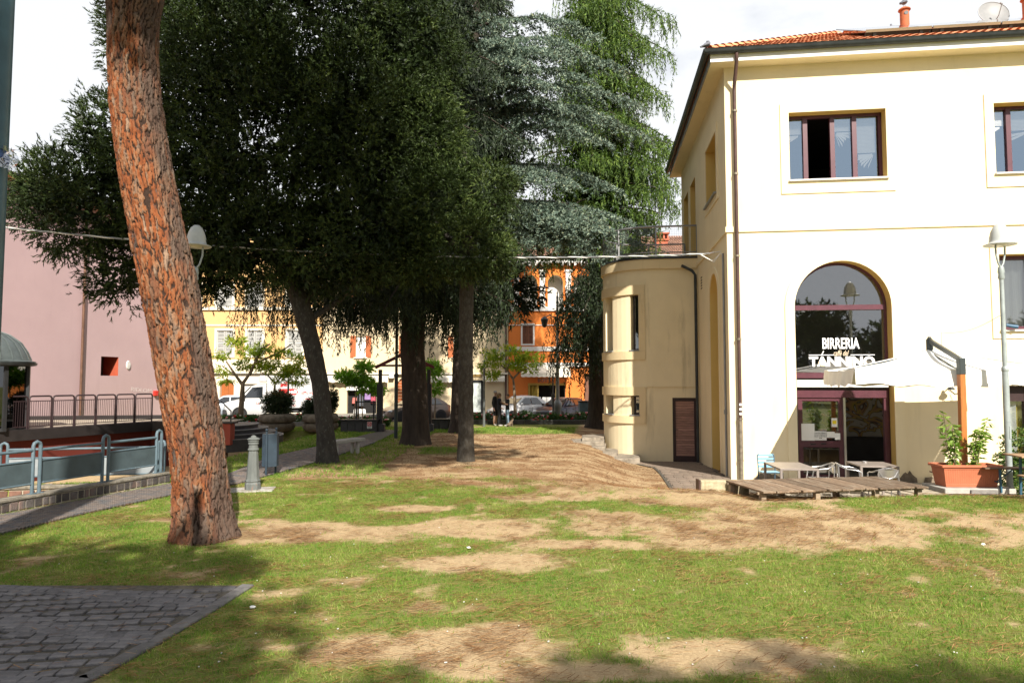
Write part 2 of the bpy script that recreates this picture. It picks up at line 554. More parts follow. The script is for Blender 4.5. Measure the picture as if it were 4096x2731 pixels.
def ground_material():
    m, n, l = nodes_of('park_ground')
    b = n['Principled BSDF']
    b.inputs['Roughness'].default_value = 0.95
    b.inputs['Specular IOR Level'].default_value = 0.1
    tc = n.new('ShaderNodeTexCoord')
    def nz(scale, detail=6, rough=0.6):
        t = n.new('ShaderNodeTexNoise'); t.inputs['Scale'].default_value = scale; t.inputs['Detail'].default_value = detail
        t.inputs['Roughness'].default_value = rough
        l.new(tc.outputs['Object'], t.inputs['Vector']); return t
    def ramp(src, p0, c0, p1, c1):
        r = n.new('ShaderNodeValToRGB')
        r.color_ramp.elements[0].position = p0; r.color_ramp.elements[0].color = (*c0, 1)
        r.color_ramp.elements[1].position = p1; r.color_ramp.elements[1].color = (*c1, 1)
        l.new(src, r.inputs['Fac']); return r.outputs['Color']
    def mix(f, A, B):
        x = n.new('ShaderNodeMix'); x.data_type = 'RGBA'
        l.new(f, x.inputs['Factor']); l.new(A, x.inputs['A']); l.new(B, x.inputs['B']); return x.outputs['Result']
    def attr(nm):
        x = n.new('ShaderNodeAttribute'); x.attribute_name = nm; return x.outputs['Fac']
    def math2(op, A, B):
        x = n.new('ShaderNodeMath'); x.operation = op
        for i, v in ((0, A), (1, B)):
            if isinstance(v, (int, float)): x.inputs[i].default_value = v
            else: l.new(v, x.inputs[i])
        return x.outputs[0]
    fine, mid, big = nz(45, 8, 0.75), nz(9, 6), nz(1.3, 5)
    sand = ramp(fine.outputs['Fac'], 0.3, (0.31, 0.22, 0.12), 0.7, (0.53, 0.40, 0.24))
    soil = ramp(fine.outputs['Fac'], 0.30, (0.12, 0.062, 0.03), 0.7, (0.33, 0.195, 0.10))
    ndl = ramp(fine.outputs['Fac'], 0.36, (0.07, 0.034, 0.017), 0.68, (0.30, 0.17, 0.085))
    turf = ramp(fine.outputs['Fac'], 0.3, (0.07, 0.10, 0.018), 0.75, (0.25, 0.26, 0.065))
    dry = ramp(fine.outputs['Fac'], 0.3, (0.16, 0.13, 0.05), 0.75, (0.30, 0.25, 0.11))
    mps = n.new('ShaderNodeMapping'); mps.inputs['Scale'].default_value = (7, 24, 0); mps.inputs['Rotation'].default_value = (0, 0, 0.25)
    l.new(tc.outputs['Object'], mps.inputs['Vector'])
    strk = nz(1.0, 8, 0.75); l.new(mps.outputs['Vector'], strk.inputs['Vector'])
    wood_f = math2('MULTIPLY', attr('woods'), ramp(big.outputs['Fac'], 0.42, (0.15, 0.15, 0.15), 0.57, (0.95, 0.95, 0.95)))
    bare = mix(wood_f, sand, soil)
    nf = math2('ADD', attr('needle'), math2('MULTIPLY', math2('SUBTRACT', strk.outputs['Fac'], 0.5), 2.6))
    nfc = ramp(nf, 0.45, (0, 0, 0), 1.0, (0.6, 0.6, 0.6))
    bare = mix(nfc, bare, ndl)
    tf = mix(ramp(mid.outputs['Fac'], 0.45, (0, 0, 0), 0.75, (0.8, 0.8, 0.8)), turf, dry)
    gf_ = math2('ADD', attr('grass'), math2('MULTIPLY', math2('SUBTRACT', mid.outputs['Fac'], 0.5), 1.3))
    col = mix(ramp(gf_, 0.22, (0, 0, 0), 0.78, (1, 1, 1)), bare, tf)
    # pale grit
    vor = n.new('ShaderNodeTexVoronoi'); vor.inputs['Scale'].default_value = 38
    l.new(tc.outputs['Object'], vor.inputs['Vector'])
    spk = math2('MULTIPLY', ramp(vor.outputs['Distance'], 0.07, (1, 1, 1), 0.12, (0, 0, 0)), ramp(mid.outputs['Fac'], 0.47, (0, 0, 0), 0.58, (0.9, 0.9, 0.9)))
    grit = n.new('ShaderNodeRGB'); grit.outputs[0].default_value = (0.5, 0.45, 0.38, 1)
    col = mix(spk, col, grit.outputs[0])
    l.new(col, b.inputs['Base Color'])
    bp = n.new('ShaderNodeBump'); bp.inputs['Strength'].default_value = 0.7; bp.inputs['Distance'].default_value = 0.03
    hh = math2('ADD', fine.outputs['Fac'], math2('MULTIPLY', mid.outputs['Fac'], 0.8))
    l.new(hh, bp.inputs['Height']); l.new(bp.outputs['Normal'], b.inputs['Normal'])
    return m
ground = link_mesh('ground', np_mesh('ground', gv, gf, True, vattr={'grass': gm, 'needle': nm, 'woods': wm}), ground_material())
props(ground, kind='structure')

# ------------------------------------------------------------------ cobbled corner (front left)
m_cobble = mat('porphyry_cobble', (0.115, 0.112, 0.118), 0.8, 0.3, 9, 0.5, 60, orand=0.22, col2=(0.16, 0.145, 0.13), c2lo=0.5, c2hi=0.75, c2scale=5)
m_joint = mat('cobble_joint', (0.085, 0.075, 0.06), 0.95, 0.4, 20, 0.6, 80)
m_kerbcob = mat('dark_kerb_stone', (0.115, 0.11, 0.108), 0.85, 0.35, 9, 0.5, 60, orand=0.2)
m_kerb = mat('grey_kerb_stone', (0.20, 0.19, 0.18), 0.85, 0.25, 12, 0.5, 60)
cob = props(bpy.data.objects.new('cobbled_path', None), kind='structure')
COL.objects.link(cob)
mb = MB(); cbp = [(x, y) for x, y in CB]
mb.add([(x, y, 0.012) for x, y in cbp] + [(x, y, -0.12) for x, y in cbp],
       [tuple(range(len(cbp)))] + [(i, i + len(cbp), (i + 1) % len(cbp) + len(cbp), (i + 1) % len(cbp)) for i in range(len(cbp))])
part(cob, 'bedding', mb, m_joint)
def cobble_mesh(seed, w, h, t):
    r = random.Random(seed)
    mb = MB(); vs = []
    for z, k in ((-t, 1.0), (t * 0.75, 1.0), (t, 0.92)):
        for dx, dy in ((-1, -1), (1, -1), (1, 1), (-1, 1)):
            vs.append((dx * w / 2 * k * r.uniform(0.93, 1.03), dy * h / 2 * k * r.uniform(0.93, 1.03), z + (r.uniform(-0.003, 0.003) if z > 0 else 0)))
    mb.add(vs, [(0, 1, 5, 4), (1, 2, 6, 5), (2, 3, 7, 6), (3, 0, 4, 7), (4, 5, 9, 8), (5, 6, 10, 9), (6, 7, 11, 10), (7, 4, 8, 11), (8, 9, 10, 11)])
    me = mb.mesh('cobble'); me.materials.append(m_cobble)
    return me
cob_meshes = [cobble_mesh(i, 0.12, 0.106, 0.018) for i in range(10)]
spots = []
inner = [(x, y) for x, y in CB]
row = 0
y = 4.4
while y < CB_R[0].y - 0.08:
    x = -8.0 + (row % 2) * 0.06
    while x < 0.5:
        xx = x + random.uniform(-0.012, 0.012)
        yy = y + 0.10 * math.sin((x + 0.4 * row) * 1.9) + random.uniform(-0.01, 0.01)
        # keep inside, away from the kerb on the slanting edge
        if in_poly(np.array([xx + 0.16]), np.array([yy - 0.02]), inner)[0] and yy < CB_R[0].y - 0.07:
            spots.append((xx, yy))
        x += random.uniform(0.118, 0.135)
    y += 0.112
    row += 1
vis = [s for s in spots if abs(s[0] / s[1]) < 0.80 and s[1] > 4.7]
vis.sort(key=lambda s: s[0] ** 2 + s[1] ** 2)
near = set(vis[:300])
for k, s_ in enumerate(vis[:300]):
    o = bpy.data.objects.new('cobble', random.choice(cob_meshes)); COL.objects.link(o); o.parent = cob
    o.location = (s_[0], s_[1], 0.012 + random.uniform(-0.004, 0.004))
    o.rotation_euler = (random.gauss(0, 0.02), random.gauss(0, 0.02), random.gauss(0, 0.07) + 0.12 * math.cos(s_[0] * 1.9))
mb = MB()
for s_ in spots:
    if s_ in near: continue
    me = random.choice(cob_meshes); a = random.gauss(0, 0.08)
    mb.add([(s_[0] + v.co.x * math.cos(a) - v.co.y * math.sin(a), s_[1] + v.co.x * math.sin(a) + v.co.y * math.cos(a), 0.012 + v.co.z) for v in me.vertices],
           [tuple(p.vertices) for p in me.polygons])
part(cob, 'far_cobbles', mb, m_cobble, kind='stuff')
# kerb stones on the slanting edge
kp = [Vector((p.x, p.y, 0)) for p in CB_R] + [Vector((CB_R[3].x - 0.9, CB_R[3].y - 0.75, 0))]
for i in range(len(kp) - 1):
    a_, b_ = kp[i], kp[i + 1]
    nseg = max(1, int((b_ - a_).length / 0.55))
    for k in range(nseg):
        p, q = a_.lerp(b_, k / nseg), a_.lerp(b_, (k + 1) / nseg)
        d = (q - p).normalized() * 0.006
        mb = MB(); off = Vector((-(q - p).y, (q - p).x, 0)).normalized() * 0.07
        mb.bar(p + d + Vector((0, 0, -0.038)) - off * (1 if off.x > 0 else -1), q - d + Vector((0, 0, -0.038)) - off * (1 if off.x > 0 else -1), 0.13, 0.13)
        part(cob, 'kerb_stone', mb, m_kerbcob, bevel=0.008)

# ------------------------------------------------------------------ brick path beside the ramp wall
m_brickpath = mat('path_paver', (0.17, 0.135, 0.115), 0.85, 0.35, 14, 0.4, 60, col2=(0.10, 0.10, 0.105), c2lo=0.45, c2hi=0.6, c2scale=6)
bp_path = props(bpy.data.objects.new('brick_path', None), kind='structure'); COL.objects.link(bp_path)
mb = MB(); NL = 60
def poly_at(pts, t):
    f = t * (len(pts) - 1); i = min(int(f), len(pts) - 2)
    return pts[i].lerp(pts[i + 1], f - i)
vs, fs = [], []
for i in range(NL + 1):
    lo, up = poly_at(PB_LOW, i / NL), poly_at(PB_UP, i / NL)
    for k in range(7):
        p = lo.lerp(up, k / 6)
        vs.append((p.x, p.y, float(gz(p.x, p.y)) * (0 if p.x < -7 else 1) + 0.022))
for i in range(NL):
    for k in range(6):
        j = i * 7 + k; fs.append((j, j + 7, j + 8, j + 1))
mb.add(vs, fs)
part(bp_path, 'bedding', mb, m_joint)
mb = MB()
cum = 0.0
ts = []
n_t = 330
for i in range(n_t):
    t0, t1 = i / n_t, (i + 1) / n_t
    c0 = poly_at(PB_LOW, t0); c1 = poly_at(PB_UP, t0); e0 = poly_at(PB_LOW, t1); e1 = poly_at(PB_UP, t1)
    if c0.y > 24: break
    seglen = ((c0 + c1) / 2 - (e0 + e1) / 2).length
    sub = max(1, int(round(seglen / 0.10)))
    for s_ in range(sub):
        f0, f1 = s_ / sub, (s_ + 1) / sub
        A0, A1, B0, B1 = c0.lerp(e0, f0 + 0.06 / sub), c1.lerp(e1, f0 + 0.06 / sub), c0.lerp(e0, f1 - 0.06 / sub), c1.lerp(e1, f1 - 0.06 / sub)
        W = (A1 - A0).length
        nb = max(2, int(W / 0.21))
        sh = 0.5 * ((i * 7 + s_) % 2)
        for k in range(nb):
            u0, u1 = (k + 0.03 + sh * 0.5) / (nb + 0.5), (k + 0.97 + sh * 0.5) / (nb + 0.5)
            q = [A0.lerp(A1, u0), A0.lerp(A1, u1), B0.lerp(B1, u1), B0.lerp(B1, u0)]
            zz = (0.0 if q[0].x < -7 else float(gz(q[0].x, q[0].y))) + 0.034 + random.uniform(-0.004, 0.004)
            n0 = len(mb.v)
            mb.v += [(p.x, p.y, zz) for p in q] + [(p.x, p.y, zz - 0.03) for p in q]
            mb.f += [(n0, n0 + 1, n0 + 2, n0 + 3), (n0, n0 + 4, n0 + 5, n0 + 1), (n0 + 1, n0 + 5, n0 + 6, n0 + 2), (n0 + 2, n0 + 6, n0 + 7, n0 + 3), (n0 + 3, n0 + 7, n0 + 4, n0)]
part(bp_path, 'pavers', mb, m_brickpath, kind='stuff')

# ------------------------------------------------------------------ brick walk along the cafe side
walk = props(bpy.data.objects.new('side_walk', None), kind='structure'); COL.objects.link(walk)
m_walk = mat('walk_paver', (0.20, 0.155, 0.12), 0.9, 0.3, 10, 0.4, 50, orand=0.2)
mb = MB(); WN = 26
wv, wf = [], []
def walk_left(b): return -1.75 - 0.35 * max(0.0, (b - 3.2)) * (1 if b < 4.8 else 0) - (0.55 if b >= 4.8 else 0)
for i in range(WN + 1):
    b = -3.9 + 9.3 * i / WN
    for k in range(5):
        a = walk_left(b) * (1 - k / 4) + (-0.03) * (k / 4)
        p = L(a, b); wv.append((p.x, p.y, float(gz(p.x, p.y)) + 0.02))
for i in range(WN):
    for k in range(4):
        j = i * 5 + k; wf.append((j, j + 1, j + 6, j + 5))
part(walk, 'bedding', MB().add(wv, wf), m_joint)
b = -3.85
pav = []
while b < 5.3:
    a0 = walk_left(b) + 0.05
    a = a0 + random.uniform(0, 0.1)
    while a < -0.16:
        pav.append((a + 0.12, b + 0.06)); a += 0.25
    b += 0.125
pm = []
for sd in range(6):
    r_ = random.Random(sd); mbp = MB()
    mbp.box((0, 0, 0), (0.235, 0.112, 0.03)); mbp.v = [(x + r_.uniform(-.004, .004), y + r_.uniform(-.004, .004), z) for x, y, z in mbp.v]
    me = mbp.mesh('paver'); me.materials.append(m_walk); pm.append(me)
for k, (a, b) in enumerate(pav[:300]):
    p = L(a, b); o = bpy.data.objects.new('paver', random.choice(pm)); COL.objects.link(o); o.parent = walk
    zz = float(gz(p.x, p.y)); z2 = float(gz(*L(a, b + 0.2).xy)); z3 = float(gz(*L(a + 0.2, b).xy))
    o.location = (p.x, p.y, zz + 0.022 + random.uniform(-.003, .003)); o.rotation_euler = (math.atan((z2 - zz) / 0.2), -math.atan((z3 - zz) / 0.2), -BANG + random.gauss(0, .012))
mb = MB()
for a, b in pav[300:]:
    p = L(a, b); mb.box((p.x, p.y, float(gz(p.x, p.y)) + 0.022), (0.235, 0.112, 0.03), -BANG)
part(walk, 'far_pavers', mb, m_walk, kind='stuff')

# ------------------------------------------------------------------ terrace under the pink house, street
m_terr = mat('terrace_paving', (0.33, 0.28, 0.22), 0.9, 0.2, 5, 0.3, 30)
mb = MB().prism([(x, y, TERR_Z - 0.02) for x, y in TERR], (0, 0, 0.02))
props(part(None, 'terrace', mb, m_terr), kind='structure')
m_asph = mat('asphalt', (0.055, 0.055, 0.057), 0.9, 0.25, 6, 0.4, 90)
m_pave = mat('pavement_slabs', (0.24, 0.225, 0.20), 0.9, 0.2, 3, 0.3, 30)
ST_Z = -0.38
mb = MB().prism([(-70, 37.95, ST_Z - 0.02), (60, 37.95, ST_Z - 0.02), (60, 48.6, ST_Z - 0.02), (-70, 48.6, ST_Z - 0.02)], (0, 0, 0.02))
props(part(None, 'street', mb, m_asph), kind='structure')
mb = MB().prism([(-70, 48.2, ST_Z), (60, 48.2, ST_Z), (60, 50.3, ST_Z), (-70, 50.3, ST_Z)], (0, 0, 0.12))
props(part(None, 'pavement', mb, m_pave), kind='structure')
# sunken cafe terrace floor
m_tfloor = mat('cafe_terrace_floor', (0.36, 0.32, 0.26), 0.9, 0.25, 4, 0.3, 30)
mb = MB().prism([tuple(L(a, b, -0.445)) for a, b in ((-0.02, -3.75), (14, -3.75), (14, -0.02), (-0.02, -0.02))], (0, 0, 0.012))
props(part(None, 'cafe_terrace', mb, m_tfloor), kind='structure')
# ------------------------------------------------------------------ cafe building
def plaster(name, col, stain=(0.32, 0.25, 0.15), amt=0.25, scale=0.6):
    m, n, l = nodes_of(name)
    b = n['Principled BSDF']; b.inputs['Roughness'].default_value = 0.92; b.inputs['Specular IOR Level'].default_value = 0.15
    tc = n.new('ShaderNodeTexCoord')
    def nz(scale, det, st=(1, 1, 1)):
        mp = n.new('ShaderNodeMapping'); mp.inputs['Scale'].default_value = st
        l.new(tc.outputs['Object'], mp.inputs['Vector'])
        t = n.new('ShaderNodeTexNoise'); t.inputs['Scale'].default_value = scale; t.inputs['Detail'].default_value = det
        t.inputs['Roughness'].default_value = 0.62
        l.new(mp.outputs['Vector'], t.inputs['Vector']); return t.outputs['Fac']
    def ramp(src, p0, c0, p1, c1):
        r = n.new('ShaderNodeValToRGB'); e = r.color_ramp.elements
        e[0].position = p0; e[0].color = (*c0, 1); e[1].position = p1; e[1].color = (*c1, 1)
        l.new(src, r.inputs['Fac']); return r.outputs['Color']
    base = ramp(nz(scale, 7), 0.3, [c * 0.93 for c in col], 0.7, [min(1, c * 1.05) for c in col])
    st = ramp(nz(1.1, 8, (2.6, 2.6, 0.35)), 0.56, (0, 0, 0), 0.86, (amt, amt, amt))
    mx = n.new('ShaderNodeMix'); mx.data_type = 'RGBA'
    l.new(st, mx.inputs['Factor']); l.new(base, mx.inputs['A']); mx.inputs['B'].default_value = (*stain, 1)
    l.new(mx.outputs['Result'], b.inputs['Base Color'])
    bp = n.new('ShaderNodeBump'); bp.inputs['Strength'].default_value = 0.25; bp.inputs['Distance'].default_value = 0.01
    l.new(nz(60, 5), bp.inputs['Height']); l.new(bp.outputs['Normal'], b.inputs['Normal'])
    MATS[name] = m
    return m
m_cream = plaster('cream_plaster', (0.78, 0.67, 0.455), (0.36, 0.29, 0.18), amt=0.3)
m_cream_old = plaster('weathered_cream_plaster', (0.76, 0.655, 0.44), (0.20, 0.165, 0.10), amt=0.75, scale=0.9)
m_revealgold = plaster('reveal_shade_gold', (0.68, 0.46, 0.15), amt=0.1)  # cream plaster with shade and bounced light put into its golden colour
m_band = plaster('pale_band', (0.79, 0.685, 0.47), amt=0.15)
m_bandold = plaster('weathered_band', (0.70, 0.57, 0.35), (0.16, 0.13, 0.08), amt=0.9)
m_white = mat('white_paint', (0.78, 0.77, 0.74), 0.6, 0.05)
m_frame = mat('plum_frame', (0.085, 0.026, 0.038), 0.35, 0.15, 6, spec=0.5)
m_frame_dk = mat('dark_brown_frame', (0.035, 0.018, 0.018), 0.45, 0.2)
m_gutter = mat('dark_gutter', (0.035, 0.04, 0.042), 0.45, 0.35, 4, metal=0.3)
m_copper = mat('brown_downpipe', (0.075, 0.042, 0.036), 0.45, 0.25, 5, metal=0.2)
m_iron = mat('galvanised_iron', (0.20, 0.17, 0.13), 0.55, 0.4, 9, metal=0.4)
m_tile = mat('terracotta_tile', (0.54, 0.22, 0.105), 0.85, 0.3, 8, 0.3, 50, orand=0.25, col2=(0.25, 0.19, 0.09), c2lo=0.62, c2hi=0.75, c2scale=5)
m_glass = glass_mat('window_glass', base=0.2, dark=0.9)
m_glass_up = glass_mat('upper_window_glass', (1.0, 1.0, 1.0), base=0.36, dark=0.98, gcol=(0.62, 0.80, 1.0, 1))  # blue of a reflected sky put into the gloss colour
m_int = mat('interior_wall', (0.30, 0.28, 0.24), 0.9, 0.1)
m_intdk = mat('dark_interior', (0.05, 0.045, 0.042), 0.9, 0.2)
m_wood_door = mat('weathered_door_wood', (0.33, 0.185, 0.145), 0.7, 0.35, 3, 0.3, 30, stretch=(1, 1, 14), orand=0.2)
m_grey = mat('grey_metal', (0.25, 0.26, 0.27), 0.45, 0.15, metal=0.4)
m_black = mat('black_metal', (0.02, 0.021, 0.023), 0.45, 0.2)
m_paper = mat('paper', (0.8, 0.8, 0.78), 0.8, 0.04)
m_alu = mat('aluminium', (0.62, 0.62, 0.62), 0.28, 0.08, 8, metal=0.9)
m_marble = mat('grey_veined_beam', (0.62, 0.6, 0.58), 0.6, 0.2, 7)
m_curtain = mat('white_curtain', (0.72, 0.7, 0.64), 0.9, 0.1, 8, stretch=(8, 8, 0.3))
m_curt_y = mat('yellow_curtain', (0.45, 0.34, 0.07), 0.9, 0.15, 8, stretch=(8, 8, 0.3))

cafe = thing('cafe_building', 'two storey cream plaster cafe building with arched glass entrance and tiled roof', 'building', (CX0, CY0, 0), -BANG)
def tess(polys):
    pl = [[Vector((p[0], p[1], 0)) for p in q] for q in polys]
    return tessellate_polygon(pl)
def holed(mb, outer, holes, to3, depth, reveal=None):
    """flat wall with openings; the sides of the openings go into `reveal` (or mb)"""
    flat = [p for q in [outer] + holes for p in q]
    mb.add([to3(p[0], p[1], 0) for p in flat], tess([outer] + holes))
    for h in holes:
        rv = mb if reveal is None else MB()
        if reveal is not None: reveal.append(rv)
        n = len(h)
        vs = [to3(p[0], p[1], 0) for p in h] + [to3(p[0], p[1], depth) for p in h]
        rv.add(vs, [(i, (i + 1) % n, n + (i + 1) % n, n + i) for i in range(n)])
    return mb
def rect(x0, z0, x1, z1): return [(x0, z0), (x1, z0), (x1, z1), (x0, z1)]
def arch(x0, z0, x1, zs, n=20):
    c, r = (x0 + x1) / 2, (x1 - x0) / 2
    return [(x0, z0), (x1, z0)] + [(c + r * math.cos(math.pi * i / n), zs + r * math.sin(math.pi * i / n)) for i in range(n + 1)]
def ring(mb, outer, inner, to3, d0, d1):
    """raised band between two outlines of equal count"""
    n = len(outer)
    vs = [to3(p[0], p[1], d1) for p in outer] + [to3(p[0], p[1], d1) for p in inner] + [to3(p[0], p[1], d0) for p in outer] + [to3(p[0], p[1], d0) for p in inner]
    fs = []
    for i in range(n):
        j = (i + 1) % n
        fs += [(i, j, n + j, n + i), (i, 2 * n + i, 2 * n + j, j), (n + i, n + j, 3 * n + j, 3 * n + i)]
    return mb.add(vs, fs)
front3 = lambda u, z, d: (u, d, z)                # front wall: u = a, d inward
side3 = lambda u, z, d: (d, u, z)                 # side wall: u = b, inward = +a
ZTOP, ZB0, DEPTH_B, LEN_A = 10.56, -0.9, 9.6, 15.5
WIN_Z0, WIN_Z1 = 7.42, 9.24
wins_up = [(1.64, 4.07), (6.68, 9.1), (11.7, 14.1)]
ARC = (1.68, 4.07, 4.06)
w3 = (6.66, 3.42, 9.1, 5.33)
w4 = (6.71, -0.44, 8.7, 2.02)
front_h = [rect(a0, WIN_Z0, a1, WIN_Z1) for a0, a1 in wins_up] + [arch(ARC[0], -0.44, ARC[1], ARC[2], 24), rect(*w3), rect(*w4), arch(11.6, -0.44, 14.0, 4.0, 16)]
side_w = [(1.35, 7.55, 3.3, 9.33), (5.7, 6.5, 7.0, 9.3), (7.6, 6.5, 8.9, 9.3)]
side_arch = (1.42, 2.94, 4.55)
wall = MB(); rev = []
holed(wall, rect(0, ZB0, LEN_A, ZTOP), front_h, front3, 0.32, rev)
holed(wall, rect(0, ZB0, DEPTH_B, ZTOP), [rect(*w) for w in side_w] + [arch(side_arch[0], -0.55, side_arch[1], side_arch[2], 18)], side3, 0.34, rev)
wall.add([(0, DEPTH_B, ZB0), (LEN_A, DEPTH_B, ZB0), (LEN_A, DEPTH_B, ZTOP), (0, DEPTH_B, ZTOP), (LEN_A, 0, ZB0), (LEN_A, 0, ZTOP)], [(0, 1, 2, 3), (4, 1, 2, 5)])
cafe_wall = part(cafe, 'wall', wall, m_cream)
for q in rev: part(cafe, 'opening_reveal', q, m_revealgold)
# recess backs on the side wall
mb = MB()
mb.add([(0.34, side_arch[0] - 0.1, -0.6), (0.34, side_arch[1] + 0.1, -0.6), (0.34, side_arch[1] + 0.1, 5.6), (0.34, side_arch[0] - 0.1, 5.6)], [(0, 1, 2, 3)])
part(cafe, 'blind_arch', mb, m_revealgold)
for i, w in enumerate(side_w):
    mb = MB().box((0.355, (w[0] + w[2]) / 2, (w[1] + w[3]) / 2), (0.05, w[2] - w[0] + 0.1, w[3] - w[1] + 0.1))
    wo = part(cafe, 'window', mb, m_frame_dk)
    part(wo, 'pane', MB().box((0.322, (w[0] + w[2]) / 2, (w[1] + w[3]) / 2), (0.01, w[2] - w[0] - 0.16, w[3] - w[1] - 0.16)), m_glass_up)
    if i == 0:
        part(wo, 'sill', MB().box((0.05, (w[0] + w[2]) / 2, w[1] - 0.02), (0.3, w[2] - w[0] + 0.06, 0.05)), m_grey)
        mb = MB(); ring(mb, rect(w[0] - 0.2, w[1] - 0.24, w[2] + 0.2, w[3] + 0.2), rect(w[0], w[1], w[2], w[3]), side3, 0.0, -0.03)
        part(cafe, 'window_surround', mb, m_cream)
mb = MB(); ring(mb, arch(side_arch[0] - 0.2, -0.5, side_arch[1] + 0.2, side_arch[2], 18), arch(side_arch[0], -0.5, side_arch[1], side_arch[2], 18), side3, 0.0, -0.03)
part(cafe, 'arch_surround', mb, m_cream)
# surrounds on the front
for a0, a1 in wins_up:
    mb = MB(); ring(mb, rect(a0 - 0.22, WIN_Z0 - 0.36, a1 + 0.2, WIN_Z1 + 0.24), rect(a0, WIN_Z0, a1, WIN_Z1), front3, 0.0, -0.03)
    part(cafe, 'window_surround', mb, m_band)
mb = MB(); ring(mb, arch(ARC[0] - 0.24, -0.43, ARC[1] + 0.24, ARC[2], 24), arch(ARC[0], -0.43, ARC[1], ARC[2], 24), front3, 0.0, -0.03)
part(cafe, 'arch_surround', mb, m_band)
mb = MB(); ring(mb, rect(w3[0] - 0.2, w3[1] - 0.22, w3[2] + 0.2, w3[3] + 0.2), rect(*w3), front3, 0.0, -0.03)
part(cafe, 'window_surround', mb, m_band)
# string course and fascia
mb = MB(); mb.box((LEN_A / 2 - 0.02, -0.02, 6.145), (LEN_A + 0.04, 0.045, 0.15)); part(cafe, 'string_course', mb, m_band, bevel=0.006)
mb = MB(); mb.box((-0.02, 2.72, 6.145), (0.045, 5.55, 0.148)); part(cafe, 'string_course', mb, m_band, bevel=0.006)
OV = 0.40
mb = MB(); mb.prism([(-OV, -OV, ZTOP - 0.004), (LEN_A, -OV, ZTOP - 0.004), (LEN_A, DEPTH_B + OV, ZTOP - 0.004), (-OV, DEPTH_B + OV, ZTOP - 0.004)], (0, 0, 0.17))
part(cafe, 'soffit', mb, m_cream)
mb = MB(); mb.box((LEN_A / 2 - OV / 2, -OV - 0.012, ZTOP + 0.09), (LEN_A + OV + 0.04, 0.03, 0.20)); part(cafe, 'fascia', mb, m_white)
mb = MB(); mb.box((-OV - 0.012, DEPTH_B / 2, ZTOP + 0.09), (0.03, DEPTH_B + 2 * OV - 0.02, 0.198)); part(cafe, 'fascia', mb, m_grey)
def gutter(p0, p1, out):
    mb = MB(); prof = []
    for i in range(9):
        t = math.pi * i / 8
        prof.append((-math.cos(t) * 0.085 + 0.085, -math.sin(t) * 0.11))
    vs = []
    for p in (p0, p1):
        for u, w in [(-0.0, 0.02)] + prof + [(0.185, 0.02), (0.18, 0.012), ]:
            vs.append(Vector(p) + Vector(out) * u + Vector((0, 0, w)))
    n = len(prof) + 3
    mb.add(vs, [(i, i + 1, n + i + 1, n + i) for i in range(n - 1)])
    return mb
part(cafe, 'gutter', gutter((-OV - 0.2, -OV - 0.03, ZTOP + 0.27), (LEN_A, -OV - 0.03, ZTOP + 0.27), (0, -1, 0)), m_gutter, smooth=50)
part(cafe, 'gutter', gutter((-OV - 0.03, -OV - 0.2, ZTOP + 0.27), (-OV - 0.03, DEPTH_B + OV, ZTOP + 0.27), (-1, 0, 0)), m_gutter, smooth=50)
# roof: hipped, round tiles
ROOF_Z, SL = ZTOP + 0.26, math.tan(R(28.5))
HALF = DEPTH_B / 2 + OV
ridge_z = ROOF_Z + HALF * SL
x0, x1, y0, y1 = -OV - 0.06, LEN_A, -OV - 0.06, DEPTH_B + OV + 0.06
hx = x0 + HALF
mb = MB().add([(x0, y0, ROOF_Z), (x1, y0, ROOF_Z), (x1, y1, ROOF_Z), (x0, y1, ROOF_Z), (hx, (y0 + y1) / 2, ridge_z), (x1, (y0 + y1) / 2, ridge_z)],
              [(0, 1, 5, 4), (2, 3, 4, 5), (3, 0, 4)])
roof = part(cafe, 'roof', mb, m_tile)
tl = MB(); nT = 6; tv = []; lenT = 0.40
for yy, rr in ((0, 0.088), (lenT, 0.075)):
    for i in range(nT + 1):
        t = math.pi * i / nT
        tv.append((-math.cos(t) * rr, yy, math.sin(t) * rr * 0.75 + (0.03 if yy == 0 else 0.006)))
tl.add(tv, [(i, i + 1, nT + 2 + i, nT + 1 + i) for i in range(nT)])
tile_me = tl.mesh('tile', True); tile_me.materials.append(m_tile)
slope = math.atan(SL)
tiles_ind, tiles_rest = [], []
ncol = int((x1 - x0) / 0.205)
for c in range(ncol):
    xc = x0 + 0.1 + c * 0.205
    for r_ in range(14):
        s_ = r_ * 0.36
        yy = y0 + s_ * math.cos(slope)
        if yy > y0 + min(HALF, xc - x0) - 0.15: break
        (tiles_ind if (xc < 7.4 and r_ < 9) else tiles_rest).append((xc, yy, ROOF_Z + 0.005 + (yy - y0) * SL))
for (xc, yy, zz) in tiles_ind[:290]:
    o = bpy.data.objects.new('tile', tile_me); COL.objects.link(o); o.parent = roof
    o.location = (xc, yy, zz); o.rotation_euler = (slope + random.gauss(0, 0.012), 0, random.gauss(0, 0.015))
mb = MB()
for (xc, yy, zz) in tiles_ind[290:] + tiles_rest:
    n0 = len(mb.v)
    mb.v += [(xc + vx, yy + vy * math.cos(slope) - vz * math.sin(slope), zz + vy * math.sin(slope) + vz * math.cos(slope)) for vx, vy, vz in tv]
    mb.f += [tuple(n0 + i for i in f) for f in tl.f]
part(roof, 'far_tiles', mb, m_tile, kind='stuff')
